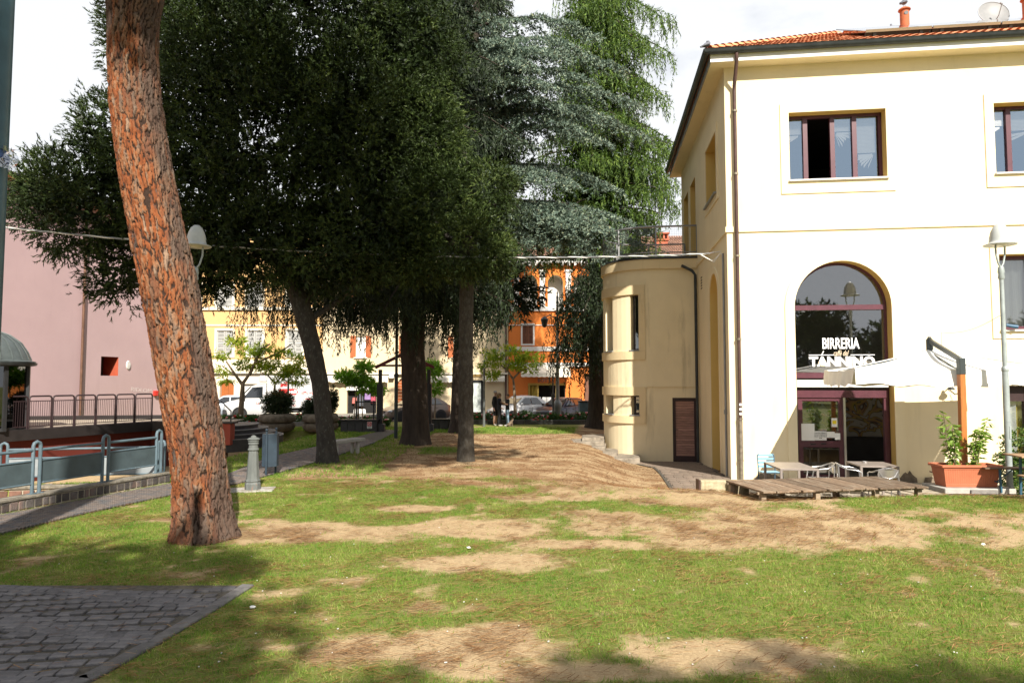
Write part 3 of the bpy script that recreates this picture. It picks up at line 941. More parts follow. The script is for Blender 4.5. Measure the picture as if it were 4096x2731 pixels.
# hip tiles
p0h, p1h = Vector((x0, y0, ROOF_Z + 0.03)), Vector((hx, (y0 + y1) / 2, ridge_z + 0.03))
hl = (p1h - p0h).length
for i in range(int(hl / 0.33)):
    q = p0h.lerp(p1h, i * 0.33 / hl)
    o = bpy.data.objects.new('hip_tile', tile_me); COL.objects.link(o); o.parent = roof
    o.location = q; o.rotation_euler = (math.atan2(p1h.z - p0h.z, (p1h.xy - p0h.xy).length), 0, -math.pi / 4 + random.gauss(0, 0.02)); o.scale = (1.35, 1, 1.5)
for i in range(26):
    o = bpy.data.objects.new('ridge_tile', tile_me); COL.objects.link(o); o.parent = roof
    o.location = (hx + 0.05 + i * 0.36, (y0 + y1) / 2, ridge_z + 0.03); o.rotation_euler = (0, 0, -math.pi / 2); o.scale = (1.4, 1, 1.5)
# downpipe at the corner
mb = MB(); ax = 0.24
mb.tube([(ax, -OV - 0.1, ZTOP + 0.16), (ax, -OV - 0.08, ZTOP - 0.05), (ax, -0.12, ZTOP - 0.55), (ax, -0.1, ZTOP - 0.7), (ax, -0.1, 1.1)], 0.048, 10)
dp = part(cafe, 'downpipe', mb, m_copper, smooth=50)
mb = MB().tube([(ax, -0.1, 1.1), (ax, -0.1, -0.42)], 0.055, 10); part(dp, 'iron_foot', mb, m_iron, smooth=50)
mb = MB()
for zz in (9.3, 7.6, 5.4, 3.2, 1.12, 0.05): mb.tube([(ax, -0.1, zz), (ax, -0.1, zz + 0.05)], 0.064, 10)
part(dp, 'clamp', mb, m_iron)
mb = MB()
for zz in (1.28, 1.4, 1.52): mb.box((ax, -0.151, zz), (0.06, 0.006, 0.06))
part(dp, 'sticker', mb, m_paper)
# second downpipe and conduit on the side wall
mb = MB().tube([(-0.55, 5.35, 6.1), (-0.2, 5.3, 5.9), (-0.1, 5.28, 5.75), (-0.1, 5.28, -0.62)], 0.05, 8)
part(cafe, 'downpipe', mb, m_gutter, smooth=50, label='black downpipe in the corner beside the round tower')
mb = MB().tube([(-0.03, 0.45, 5.6), (-0.03, 0.45, -0.4)], 0.028, 8).box((-0.035, 0.45, 1.3), (0.07, 0.1, 0.12)); part(cafe, 'conduit', mb, m_grey, smooth=50)
mb = MB()
for i in range(5): mb.box((0.0, 4.55, 5.55 - i * 0.09), (0.02, 0.26, 0.04))
part(cafe, 'wall_vent', mb, m_black)
# upper windows: frames, panes, blinds
def slat_blind(a0, a1, z1, n, fan, pitch, y, seed):
    r = random.Random(seed); mb = MB()
    for i in range(n):
        mb.box(((a0 + a1) / 2, y, z1 - 0.03 - i * pitch), (a1 - a0 - 0.03, 0.012, pitch * 0.82))
    zf = z1 - 0.03 - n * pitch
    for k, ang in enumerate(fan):
        side = 1 if fan[-1] > 0 else -1
        piv = Vector((a0 + 0.06 if side < 0 else a1 - 0.06, y, zf))
        d = Vector((-side * math.cos(ang), 0, -abs(math.sin(ang))))
        ln = (a1 - a0) * r.uniform(0.72, 0.88)
        mb.bar(piv, piv + d * ln, 0.008, 0.06, up=(0, 1, 0)) if False else mb.add(
            [piv + d * 0.04, piv + d * ln + Vector((0, -0.004, 0.03)), piv + d * ln + Vector((0, -0.004, -0.05)), piv + d * 0.05 + Vector((0, 0, -0.03))], [(0, 1, 2, 3)])
    return mb
for wi, (a0, a1) in enumerate(wins_up):
    y = 0.30; W = a1 - a0; H = WIN_Z1 - WIN_Z0; zc = (WIN_Z0 + WIN_Z1) / 2
    mb = MB()
    mb.box(((a0 + a1) / 2, y, WIN_Z1 - 0.04), (W, 0.09, 0.09)).box(((a0 + a1) / 2, y, WIN_Z0 + 0.045), (W, 0.09, 0.05))
    mb.box((a0 + 0.02, y, zc), (0.05, 0.09, H)).box((a1 - 0.04, y, zc), (0.09, 0.09, H))
    wo = part(cafe, 'window', mb, m_frame)
    fr = [0.2, 0.485, 0.715]
    for k, f in enumerate(fr):
        part(wo, 'mullion', MB().box((a0 + W * f, y - 0.012, zc), (0.115, 0.10, H - 0.1)), m_frame)
    edges = [0.015] + fr + [0.975]
    for k in range(4):
        if wi == 0 and k == 1: continue
        p0_, p1_ = a0 + W * edges[k] + 0.05, a0 + W * edges[k + 1] - 0.05
        part(wo, 'pane', MB().pane(((p0_ + p1_) / 2, y, zc), (p1_ - p0_, 0.008, H - 0.14)), m_glass_up)
        spec = {0: (10, [0.15, 0.3, 0.5]), 2: (9, [-0.1, -0.35, -0.6, -0.85, -1.1, -1.3]), 3: (26, [0.12, 0.3, 0.5, 0.7, 0.9, 1.15]), 1: (14, [0.2, 0.4])}[k]
        part(wo, 'blind', slat_blind(p0_, p1_, WIN_Z1 - 0.1, spec[0], spec[1], 0.036, y + 0.06, k + wi), m_white)
    part(wo, 'sill', MB().box(((a0 + a1) / 2, -0.02 + 0.1, WIN_Z0 - 0.022), (W + 0.06, 0.36, 0.045)), m_marble, bevel=0.005)
UR = MB().box((LEN_A / 2 + 0.2, 3.4, 8.3), (LEN_A - 0.6, 6.0, 2.6)); UR.f = [f for f in UR.f if f != (0, 1, 5, 4)]
part(cafe, 'upper_room', UR, m_intdk)
# arched glazing
def arch_inset(d): return arch(ARC[0] + d, -0.42, ARC[1] - d, ARC[2], 24)
def za(py): return FA(3374, py, 0.28)[1]
y = 0.29
glz = MB(); ring(glz, arch_inset(0.0), arch_inset(0.07), lambda u, z, d: (u, y + d, z), 0.06, 0.0)
arcw = part(cafe, 'arched_glazing', glz, m_frame)
aw0, aw1 = ARC[0] + 0.06, ARC[1] - 0.06
am, awid = (aw0 + aw1) / 2, aw1 - aw0
def hbar(py0, py1, material, name, yy=y - 0.02, dep=0.1, w=awid):
    z1_, z0_ = za(py0), za(py1)
    return part(arcw, name, MB().box((am, yy, (z0_ + z1_) / 2), (w, dep, z1_ - z0_)), material)
hbar(1220, 1240, m_frame, 'transom')
hbar(1490, 1512, m_frame, 'transom')
hbar(1519, 1548, m_marble, 'lintel_beam', y - 0.06, 0.16)
hbar(1549, 1560, m_intdk, 'shadow_gap', y + 0.02, 0.06)
hbar(1561, 1590, m_frame, 'door_head')
zt, zm, zl, zd = za(1222), za(1238), za(1492), za(1588)
lun = [(p[0], p[1]) for p in arch(ARC[0] + 0.07, zt, ARC[1] - 0.07, ARC[2], 24)]
mb = MB(); mb.add([(p[0], y + 0.02, p[1]) for p in lun], [tuple(range(len(lun)))])
part(arcw, 'pane', mb, m_glass)
mb = MB(); mb.add([(aw0, y + 0.02, zl), (aw1, y + 0.02, zl), (aw1, y + 0.02, zm), (aw0, y + 0.02, zm)], [(0, 1, 2, 3)])
part(arcw, 'pane', mb, m_glass)
# lettering on the glass
def letter(me, parent, a, z, m, yy):
    o = link_mesh('lettering', me, m, parent); o.location = (a, yy, z); return o
m_sign = mat('white_vinyl', (0.82, 0.82, 0.82), 0.5, 0.02)
m_signc = mat('cream_vinyl', (0.75, 0.62, 0.45), 0.5, 0.02)
def lettersize(me, w, h):
    xs = [v.co.x for v in me.vertices]; zs = [v.co.z for v in me.vertices]
    kx, kz = w / (max(xs) - min(xs)), h / (max(zs) - min(zs))
    cx, cz = (max(xs) + min(xs)) / 2, min(zs)
    for v in me.vertices: v.co = ((v.co.x - cx) * kx, v.co.y, (v.co.z - cz) * kz)
    return me
(la0, lz0), (la1, lz1) = FA(3291, 1395, 0.28), FA(3438, 1350, 0.28)
letter(lettersize(text_mesh('BIRRERIA', 0.4, bold=0.008), la1 - la0, lz1 - lz0), arcw, (la0 + la1) / 2, lz0, m_sign, y)
(ta0, tz0), (ta1, tz1) = FA(3237, 1466, 0.28), FA(3500, 1424, 0.28)
letter(lettersize(text_mesh('TANNINO', 0.4, bold=0.02), ta1 - ta0, tz1 - tz0), arcw, (ta0 + ta1) / 2, tz0, m_sign, y)
(ca0, cz0), (ca1, cz1) = FA(3335, 1424, 0.28), FA(3396, 1402, 0.28)
letter(lettersize(text_mesh('caffè del', 0.3, shear=0.45), ca1 - ca0, cz1 - cz0), arcw, (ca0 + ca1) / 2, cz0 + 0.01, m_signc, y - 0.004)
mb = MB().box((ta0 + 0.32, y, tz1 + 0.035), (0.64, 0.004, 0.018)).box((ta1 - 0.3, y, tz1 + 0.035), (0.6, 0.004, 0.018))
part(arcw, 'sign_rule', mb, m_sign)
mg = ta0 + (ta1 - ta0) * 0.215
mb = MB().box((mg, y - 0.006, tz0 + 0.09), (0.13, 0.004, 0.15)).tube([(mg - 0.06, y - 0.006, tz0 + 0.13), (mg - 0.11, y - 0.006, tz0 + 0.12), (mg - 0.11, y - 0.006, tz0 + 0.06), (mg - 0.06, y - 0.006, tz0 + 0.05)], 0.012, 6)
part(arcw, 'beer_mug_emblem', mb, m_signc)
part(arcw, 'emblem_stroke', MB().tube([(mg - 0.04, y - 0.006, tz1 + 0.02), (mg + 0.02, y - 0.006, tz1 + 0.14)], 0.014, 6), m_sign)
# door leaf (left) and open side (right)
dl0, dl1 = FA(3192, 1700, 0.28)[0], FA(3372, 1700, 0.28)[0]
zr = FA(3280, 1775, 0.28)[1]
mb = MB()
for aa in (dl0 + 0.06, dl1 - 0.05): mb.box((aa, y, (zd - 0.44) / 2 + 0.0), (0.11, 0.06, zd + 0.44))
mb.box(((dl0 + dl1) / 2, y, zd - 0.05), (dl1 - dl0, 0.062, 0.1)).box(((dl0 + dl1) / 2, y, zr), (dl1 - dl0, 0.062, 0.16)).box(((dl0 + dl1) / 2, y, -0.37), (dl1 - dl0, 0.062, 0.13))
door = part(cafe, 'door', mb, m_frame)
part(door, 'pane', MB().pane(((dl0 + dl1) / 2, y + 0.01, (zd + zr) / 2), (dl1 - dl0 - 0.2, 0.008, zd - zr - 0.25)), m_glass)
part(door, 'pane', MB().pane(((dl0 + dl1) / 2, y + 0.01, (zr - 0.37) / 2), (dl1 - dl0 - 0.2, 0.008, zr + 0.15)), m_glass)
part(door, 'handle', MB().box((dl0 + 0.36, y - 0.04, zr + 0.0), (0.13, 0.02, 0.03)).box((dl0 + 0.62, y - 0.04, zr + 0.01), (0.13, 0.02, 0.03)), m_black)
part(cafe, 'door_post', MB().box((dl1 + 0.03, y - 0.02, (zd - 0.44) / 2), (0.055, 0.09, zd + 0.44)), m_alu)
part(cafe, 'door_post', MB().box((aw1 - 0.05, y + 0.0, (zd - 0.44) / 2), (0.1, 0.1, zd + 0.44)), m_frame)
def sheet(px0, py0, px1, py1, m, name='notice', lab=None):
    a0, z0 = FA(px0, py1, 0.25); a1, z1 = FA(px1, py0, 0.25)
    return part(door, name, MB().box(((a0 + a1) / 2, y - 0.034, (z0 + z1) / 2), (a1 - a0, 0.004, z1 - z0)), m, label=lab), (a0, z0, a1, z1)
sheet(3207, 1694, 3258, 1761, m_paper)
s2, bx2 = sheet(3259, 1724, 3306, 1760, m_paper)
sheet(3307, 1726, 3339, 1750, m_paper)
sheet(3340, 1732, 3361, 1758, m_paper)
s3, bx3 = sheet(3327, 1672, 3349, 1707, m_paper)
part(door, 'yellow_camera_notice', MB().box(((bx3[0] + bx3[2]) / 2, y - 0.04, (bx3[1] + bx3[3]) / 2 + 0.01), (0.1, 0.004, 0.09)), mat('yellow_print', (0.75, 0.6, 0.02), 0.6, 0.05))
m_ink = mat('black_ink', (0.05, 0.05, 0.06), 0.8, 0.05)
for k, tx in enumerate(('I BAGNI IGIENICI', 'SONO RISERVATI', 'ALLA CLIENTELA', 'BAR')):
    me = text_mesh(tx, 0.04); o = link_mesh('lettering', me, m_ink, door)
    o.location = ((bx2[0] + bx2[2]) / 2, y - 0.038, bx2[3] - 0.06 - k * 0.045)
# interior of the ground floor
IN = MB()
iz0, iz1, ib = -0.438, 5.8, 4.6
IN.add([(0.3, 0.36, iz0), (LEN_A - .3, 0.36, iz0), (LEN_A - .3, ib, iz0), (0.3, ib, iz0), (0.3, 0.36, iz1), (LEN_A - .3, 0.36, iz1), (LEN_A - .3, ib, iz1), (0.3, ib, iz1)],
       [(0, 1, 2, 3), (4, 5, 6, 7), (3, 2, 6, 7), (0, 3, 7, 4), (1, 2, 6, 5)])
part(cafe, 'interior', IN, m_int)
def mural_mat():
    m, n, l = nodes_of('mural_paint')
    b = n['Principled BSDF']; tc = n.new('ShaderNodeTexCoord')
    w = n.new('ShaderNodeTexNoise'); w.inputs['Scale'].default_value = 1.6; w.inputs['Distortion'].default_value = 2.2; w.inputs['Detail'].default_value = 1
    l.new(tc.outputs['Object'], w.inputs['Vector'])
    r = n.new('ShaderNodeValToRGB'); e = r.color_ramp.elements
    e[0].position = 0.0; e[0].color = (0.5, 0.42, 0.3, 1); e[1].position = 1.0; e[1].color = (0.6, 0.55, 0.45, 1)
    for p, c in ((0.40, (0.40, 0.36, 0.3)), (0.42, (0.02, 0.02, 0.02)), (0.45, (0.42, 0.30, 0.05)), (0.52, (0.36, 0.2, 0.1)), (0.55, (0.02, 0.02, 0.02)), (0.58, (0.4, 0.37, 0.32))):
        x = e.new(p); x.color = (*c, 1)
    l.new(w.outputs['Fac'], r.inputs['Fac']); l.new(r.outputs['Color'], b.inputs['Base Color'])
    return m
part(cafe, 'mural', MB().box((4.0, 3.9, 1.0), (3.2, 0.04, 1.5)), mural_mat())
part(cafe, 'counter', MB().box((3.7, 3.4, 0.0), (3.0, 0.6, 0.85)), m_intdk)
# right hand windows with curtains
mb = MB()
for (aa, ww) in ((w3[0] + 0.04, 0.08), (w3[0] + 0.85, 0.12), (w3[0] + 1.6, 0.12), (w3[2] - 0.04, 0.08)): mb.box((aa, 0.28, (w3[1] + w3[3]) / 2), (ww, 0.08, w3[3] - w3[1]))
mb.box(((w3[0] + w3[2]) / 2, 0.285, w3[3] - 0.05), (w3[2] - w3[0], 0.078, 0.1)).box(((w3[0] + w3[2]) / 2, 0.285, w3[1] + 0.05), (w3[2] - w3[0], 0.078, 0.1))
wo = part(cafe, 'window', mb, m_frame)
def pleats(a0, a1, z0, z1, y, n=26, amp=0.03):
    vs, fs = [], []
    for i in range(n + 1):
        t = i / n; x = a0 + (a1 - a0) * t; yy = y + amp * math.sin(t * n * 1.1)
        vs += [(x, yy, z0), (x, yy, z1)]
    for i in range(n): fs.append((2 * i, 2 * i + 2, 2 * i + 3, 2 * i + 1))
    return MB().add(vs, fs)
part(wo, 'curtain', pleats(w3[0], w3[0] + 0.9, w3[1] + 0.05, w3[3] - 0.1, 0.42), m_curtain, smooth=80)
part(wo, 'curtain', pleats(w3[0] + 0.95, w3[2], w3[1] + 0.05, w3[3] - 0.1, 0.42), m_curtain, smooth=80)
part(wo, 'pane', MB().pane(((w3[0] + w3[2]) / 2, 0.30, (w3[1] + w3[3]) / 2), (w3[2] - w3[0] - 0.05, 0.006, w3[3] - w3[1] - 0.1)), m_glass)
part(wo, 'sill', MB().box(((w3[0] + w3[2]) / 2, 0.08, w3[1] - 0.022), (w3[2] - w3[0] + 0.06, 0.36, 0.045)), m_marble)
mb = MB()
for (aa, ww) in ((w4[0] + 0.05, 0.1), (w4[0] + 0.62, 0.14), (w4[2] - 0.05, 0.1)): mb.box((aa, 0.28, (w4[1] + w4[3]) / 2), (ww, 0.08, w4[3] - w4[1]))
mb.box(((w4[0] + w4[2]) / 2, 0.285, w4[3] - 0.2), (w4[2] - w4[0], 0.078, 0.4))
wo = part(cafe, 'window', mb, m_frame_dk)
part(wo, 'curtain', pleats(w4[0] + 0.1, w4[0] + 0.42, w4[1], w4[3] - 0.4, 0.40, 10), m_curtain, smooth=80)
part(wo, 'yellow_curtain', pleats(w4[0] + 0.42, w4[0] + 0.58, w4[1], w4[3] - 0.4, 0.40, 6), m_curt_y, smooth=80)
part(wo, 'pane', MB().pane(((w4[0] + w4[2]) / 2, 0.30, (w4[1] + w4[3]) / 2 - 0.2), (w4[2] - w4[0] - 0.1, 0.006, w4[3] - w4[1] - 0.4)), m_glass)
# peeled plaster at the wall foot
m_peel = mat('bare_masonry', (0.17, 0.135, 0.10), 0.95, 0.4, 6, 0.8, 25)
for (a0, a1, hh) in ((0.55, 1.3, 0.2), (4.1, 4.55, 0.28), (4.7, 6.3, 0.34), (8.8, 10.5, 0.3)):
    pts = [(a0, -0.44)] + [(a0 + (a1 - a0) * t, -0.44 + hh * (0.35 + 0.65 * math.sin(math.pi * t)) * random.uniform(0.7, 1.15)) for t in np.linspace(0.03, 0.97, 9)] + [(a1, -0.44)]
    mb = MB().prism([(p[0], -0.034, p[1]) for p in pts], (0, 0.03, 0))
    part(cafe, 'bare_masonry', mb, m_peel)

# ------------------------------------------------------------------ things on the roof
m_solar = mat('solar_glass', (0.012, 0.016, 0.035), 0.08, 0.1, spec=0.8, coat=0.6)
m_vent = mat('terracotta_vent', (0.42, 0.12, 0.05), 0.8, 0.2, 6, 0.2, 40)
def roofpt(px, py, s_up):                         # point on the front roof slope
    a_, z_ = FA(px, py, y0 + s_up)
    return L(a_, y0 + s_up, ROOF_Z + s_up * SL)
def roof_ab(a, s_up, dz=0.0):
    return L(a, y0 + s_up, ROOF_Z + s_up * SL + dz)
for i in range(6):
    a_ = 3.9 + i * 1.72
    sp = thing('solar_panel', 'dark glass solar panel with aluminium edge on the tiled roof', 'solar panel', roof_ab(a_ + 0.85, 1.95, 0.22), -BANG, 'row of roof solar panels')
    mb = MB().box((0, 0, 0), (1.66, 0.04, 0.04)); 
    def slopebox(x0_, x1_, s0, s1, h0, h1):
        v = []
        for h in (h0, h1):
            for (xx, s2) in ((x0_, s0), (x1_, s0), (x1_, s1), (x0_, s1)):
                v.append((xx, s2 * math.cos(slope) - h * math.sin(slope), s2 * math.sin(slope) + h * math.cos(slope)))
        return MB().add(v, [(3, 2, 1, 0), (4, 5, 6, 7), (0, 1, 5, 4), (1, 2, 6, 5), (2, 3, 7, 6), (3, 0, 4, 7)])
    part(sp, 'panel', slopebox(-0.83, 0.83, -0.9, 1.7, 0.0, 0.03), m_solar)
    part(sp, 'frame', slopebox(-0.84, 0.84, -0.945, -0.9, -0.012, 0.06), m_alu)
    part(sp, 'under_panel_shade', slopebox(-0.84, 0.84, -0.90, -0.86, -0.17, -0.012), m_black)  # black strip standing in for the shade beneath the panel
    for xx in (-0.6, 0.6):
        part(sp, 'bracket', slopebox(xx - 0.04, xx + 0.04, -0.93, -0.80, -0.28, -0.012), m_gutter)
def vent(a, s_up, lab, h=0.62):
    v = thing('roof_vent', lab, 'chimney pot', roof_ab(a, s_up, -0.05), -BANG, 'clay vent pipes on the cafe roof')
    mb = MB().lathe([(0.13, -0.2), (0.13, h), (0.125, h)], 18); part(v, 'pipe', mb, m_vent, smooth=40)
    mb = MB().lathe([(0.15, h), (0.18, h + 0.03), (0.17, h + 0.06), (0.10, h + 0.11), (0.0, h + 0.14)], 18); part(v, 'cap', mb, m_vent, smooth=50)
    mb = MB().tube([(0.0, -0.135, h - 0.11), (0, 0.12, h - 0.11)], 0.062, 12); part(v, 'opening', mb, m_black)
    return v
VA = FA(3602, 120, 3.9)[0]
vent(VA, 4.05, 'terracotta vent pipe with domed cap and a pigeon standing on it', 0.72)
vent(FA(4090, 90, 3.9)[0], 4.1, 'terracotta vent pipe with domed cap beside the satellite dish', 0.8)
dish = thing('satellite_dish', 'round white satellite dish tilted up on the tiled roof', 'dish', P(3972, 125, 21.0), -BANG)
mb = MB(); prof = [(0.0, 0.0)] + [(0.45 * t, 0.09 * t * t) for t in (0.25, 0.5, 0.75, 0.95, 1.0)]
mb.lathe(prof, 28, a0=0, a1=6.2825)
mb2 = MB().tube([(0.45 * math.cos(a), 0.45 * math.sin(a), 0.09) for a in np.linspace(0, 6.2832, 33)], 0.012, 6)
tilt = Matrix.Rotation(R(72), 4, 'X') @ Matrix.Scale(1.0, 4)
mb.xform(lambda v: tilt @ v + Vector((0, 0, 0.52)))
m_dish = mat('dirty_white_dish', (0.21, 0.215, 0.22), 0.5, 0.1, 5, col2=(0.25, 0.24, 0.2), c2lo=0.62, c2hi=0.75, c2scale=8)
part(dish, 'reflector', mb, m_dish, smooth=60)
part(dish, 'rim', mb2.xform(lambda v: tilt @ v + Vector((0, 0, 0.52))), m_grey)
part(dish, 'arm', MB().tube([(0, 0.0, 0.2), (0.03, -0.28, 0.35), (0.06, -0.42, 0.64)], 0.014, 6).tube([(0.06, -0.42, 0.64), (0.03, -0.40, 0.70)], 0.03, 8), m_grey)
part(dish, 'mount', MB().tube([(0, 0.1, -0.3), (0, 0.1, 0.2), (0, 0.06, 0.42)], 0.03, 8).box((0, 0.02, 0.08), (0.14, 0.16, 0.14)), m_black)
m_pig = mat('pigeon_grey', (0.12, 0.125, 0.15), 0.7, 0.3, 20, col2=(0.03, 0.03, 0.035), c2lo=0.55, c2hi=0.65, c2scale=18)
m_beak = mat('pigeon_leg', (0.3, 0.1, 0.08), 0.6, 0.1)
def pigeon(loc, rz, lab, pose='stand', sc=1.0):
    t = thing('pigeon', lab, 'bird', loc, rz, None)
    mb = MB()
    if pose == 'stand':
        path = [(-0.2, 0, 0.035), (-0.11, 0, 0.075), (-0.03, 0, 0.105), (0.04, 0, 0.13), (0.075, 0, 0.175), (0.085, 0, 0.215), (0.095, 0, 0.24), (0.115, 0, 0.236)]
        rad = [0.02, 0.034, 0.058, 0.06, 0.042, 0.026, 0.026, 0.012]
    else:
        path = [(-0.2, 0, 0.03), (-0.11, 0, 0.07), (-0.03, 0, 0.11), (0.035, 0, 0.145), (0.06, 0, 0.19), (0.045, 0, 0.222), (0.01, 0, 0.215), (-0.01, 0, 0.19)]
        rad = [0.02, 0.036, 0.062, 0.064, 0.046, 0.03, 0.026, 0.012]
    mb.tube([Vector(p) * sc for p in path], [r * sc for r in rad], 12)
    part(t, 'body', mb, m_pig, smooth=80)
    part(t, 'wing', MB().tube([Vector(p) * sc for p in ((0.05, 0.05, 0.14), (-0.05, 0.062, 0.105), (-0.19, 0.02, 0.05))], [0.02 * sc, 0.034 * sc, 0.008 * sc], 8), m_pig, smooth=80)
    part(t, 'wing', MB().tube([Vector(p) * sc for p in ((0.05, -0.05, 0.14), (-0.05, -0.062, 0.105), (-0.19, -0.02, 0.05))], [0.02 * sc, 0.034 * sc, 0.008 * sc], 8), m_pig, smooth=80)
    part(t, 'leg', MB().tube([Vector((0.0, 0.02, 0.06)) * sc, Vector((0.0, 0.02, 0)) * sc], 0.006, 5), m_beak)
    part(t, 'leg', MB().tube([Vector((0.0, -0.02, 0.06)) * sc, Vector((0.0, -0.02, 0)) * sc], 0.006, 5), m_beak)
    return t
vp = roof_ab(VA, 4.05, -0.05)
pigeon((vp.x, vp.y, vp.z + 0.72 + 0.135), R(40), 'grey pigeon preening on top of the clay vent pipe', 'preen', 1.25)
pigeon(tuple(roof_ab(FA(3556, 120, 3.9)[0], 4.2, 0.02)), R(60), 'grey pigeon standing upright on the roof beside the clay vent pipe', 'stand', 1.2)
gp_ = L(-OV - 0.12, -OV - 0.12, ROOF_Z + 0.035)
pigeon(tuple(gp_), R(20), 'grey pigeon crouching on the gutter at the corner of the roof', 'preen', 1.0)

# ------------------------------------------------------------------ round tower (apse) on the side wall
TB, TFL, TR = 5.5, 1.55, 1.68
arc_len = math.pi * TR
def tower_pt(s):
    """outline from the side wall (s=0) along the flat front, round the end, and back"""
    if s <= TFL: return Vector((-s, TB)), Vector((0, -1))
    if s <= TFL + arc_len:
        t = (s - TFL) / TR
        return Vector((-TFL - TR * math.sin(t), TB + TR - TR * math.cos(t))), Vector((-math.sin(t), -math.cos(t)))
    u = s - TFL - arc_len
    return Vector((-TFL + u, TB + 2 * TR)), Vector((0, 1))
tower = thing('round_tower', 'round ended cream stair tower with roof terrace built against the cafe side wall', 'building', (CX0, CY0, 0), -BANG)
T_TOP, T_BOT = 6.02, -1.0
def px_to_s(px):
    best = None
    for i in range(600):
        s = (TFL + arc_len * 0.5) * i / 600
        p, n = tower_pt(s); w = L(p.x, p.y, 2.15)
        x = PCX + FPX * w.x / w.y
        if best is None or abs(x - px) < best[0]: best = (abs(x - px), s)
    return best[1]
sw = [(px_to_s(2556), px_to_s(2522)), (px_to_s(2452), px_to_s(2424))]
zu0, zu1 = 3.2, 5.15
zs0, zs1 = 0.95, 1.62
dr = (0.06, 0.9, -0.68, 1.55)
holes_t = [(a, b, zu0, zu1) for a, b in sw] + [(a, b, zs0, zs1) for a, b in sw] + [(dr[0], dr[1], dr[2], dr[3])]
sl = sorted(set([0.0, TFL, TFL + arc_len, 2 * TFL + arc_len] + [h[0] for h in holes_t] + [h[1] for h in holes_t] + [TFL + arc_len * i / 28 for i in range(29)]))
zl_ = sorted(set([T_BOT, T_TOP] + [h[2] for h in holes_t] + [h[3] for h in holes_t]))
mb = MB()
def tp(s, z, d=0.0):
    p, n = tower_pt(s); return (p.x - n.x * d, p.y - n.y * d, z)
for i in range(len(sl) - 1):
    for k in range(len(zl_) - 1):
        sm, zm_ = (sl[i] + sl[i + 1]) / 2, (zl_[k] + zl_[k + 1]) / 2
        if any(h[0] < sm < h[1] and h[2] < zm_ < h[3] for h in holes_t): continue
        mb.add([tp(sl[i], zl_[k]), tp(sl[i + 1], zl_[k]), tp(sl[i + 1], zl_[k + 1]), tp(sl[i], zl_[k + 1])], [(0, 1, 2, 3)])
for h in holes_t:
    d = 0.32 if h[3] > 1.6 and h[2] > 0 else 0.25
    rv = MB()
    for q in (((h[0], h[2]), (h[1], h[2])), ((h[1], h[2]), (h[1], h[3])), ((h[1], h[3]), (h[0], h[3])), ((h[0], h[3]), (h[0], h[2]))):
        rv.add([tp(*q[0]), tp(*q[1]), tp(*q[1], d), tp(*q[0], d)], [(0, 1, 2, 3)])
    part(tower, 'opening_reveal', rv, m_cream_old)
tw = part(tower, 'wall', mb, m_cream_old); smooth_angle(tw, 30)
def curved_band(s0, s1, z0, z1, d, m, name, n=24):
    mb = MB(); vs = []
    for i in range(n + 1):
        s = s0 + (s1 - s0) * i / n
        for (z, dd) in ((z0, 0.0), (z0, -d), (z1, -d), (z1, 0.0)): vs.append(tp(s, z, dd))
    fs = []
    for i in range(n):
        for k in range(4): fs.append((i * 4 + k, i * 4 + 4 + k, i * 4 + 4 + (k + 1) % 4, i * 4 + (k + 1) % 4))
    fs += [(0, 1, 2, 3), (n * 4 + 3, n * 4 + 2, n * 4 + 1, n * 4)]
    o = part(tower, name, mb.add(vs, fs), m); smooth_angle(o, 35); return o
S_END = 2 * TFL + arc_len
curved_band(0.0, S_END, 6.02, 6.36, 0.07, m_bandold, 'cornice', 40)
curved_band(0.0, S_END, 6.362, 6.43, 0.10, m_gutter, 'coping', 40)
sa_, sb_ = px_to_s(2582), TFL + arc_len * 0.60
curved_band(sa_, sb_, zu1, zu1 + 0.33, 0.055, m_bandold, 'window_band')
curved_band(sa_, sb_, zu0 - 0.33, zu0 - 0.04, 0.055, m_bandold, 'window_band')
curved_band(sa_, sw[0][0] - 0.02, zu0 - 0.038, zu1 - 0.002, 0.053, m_bandold, 'window_band', 6)
curved_band(sa_, sb_, zs1, zs1 + 0.3, 0.055, m_bandold, 'window_band')
curved_band(sa_, sb_, zs0 - 0.3, zs0 - 0.04, 0.055, m_bandold, 'window_band')
curved_band(sa_, sw[0][0] - 0.02, zs0 - 0.038, zs1 - 0.002, 0.053, m_bandold, 'window_band', 6)
curved_band(0.0, sa_ - 0.02, zs1 + 0.27, zs1 + 0.32, 0.02, m_bandold, 'string_course', 8)
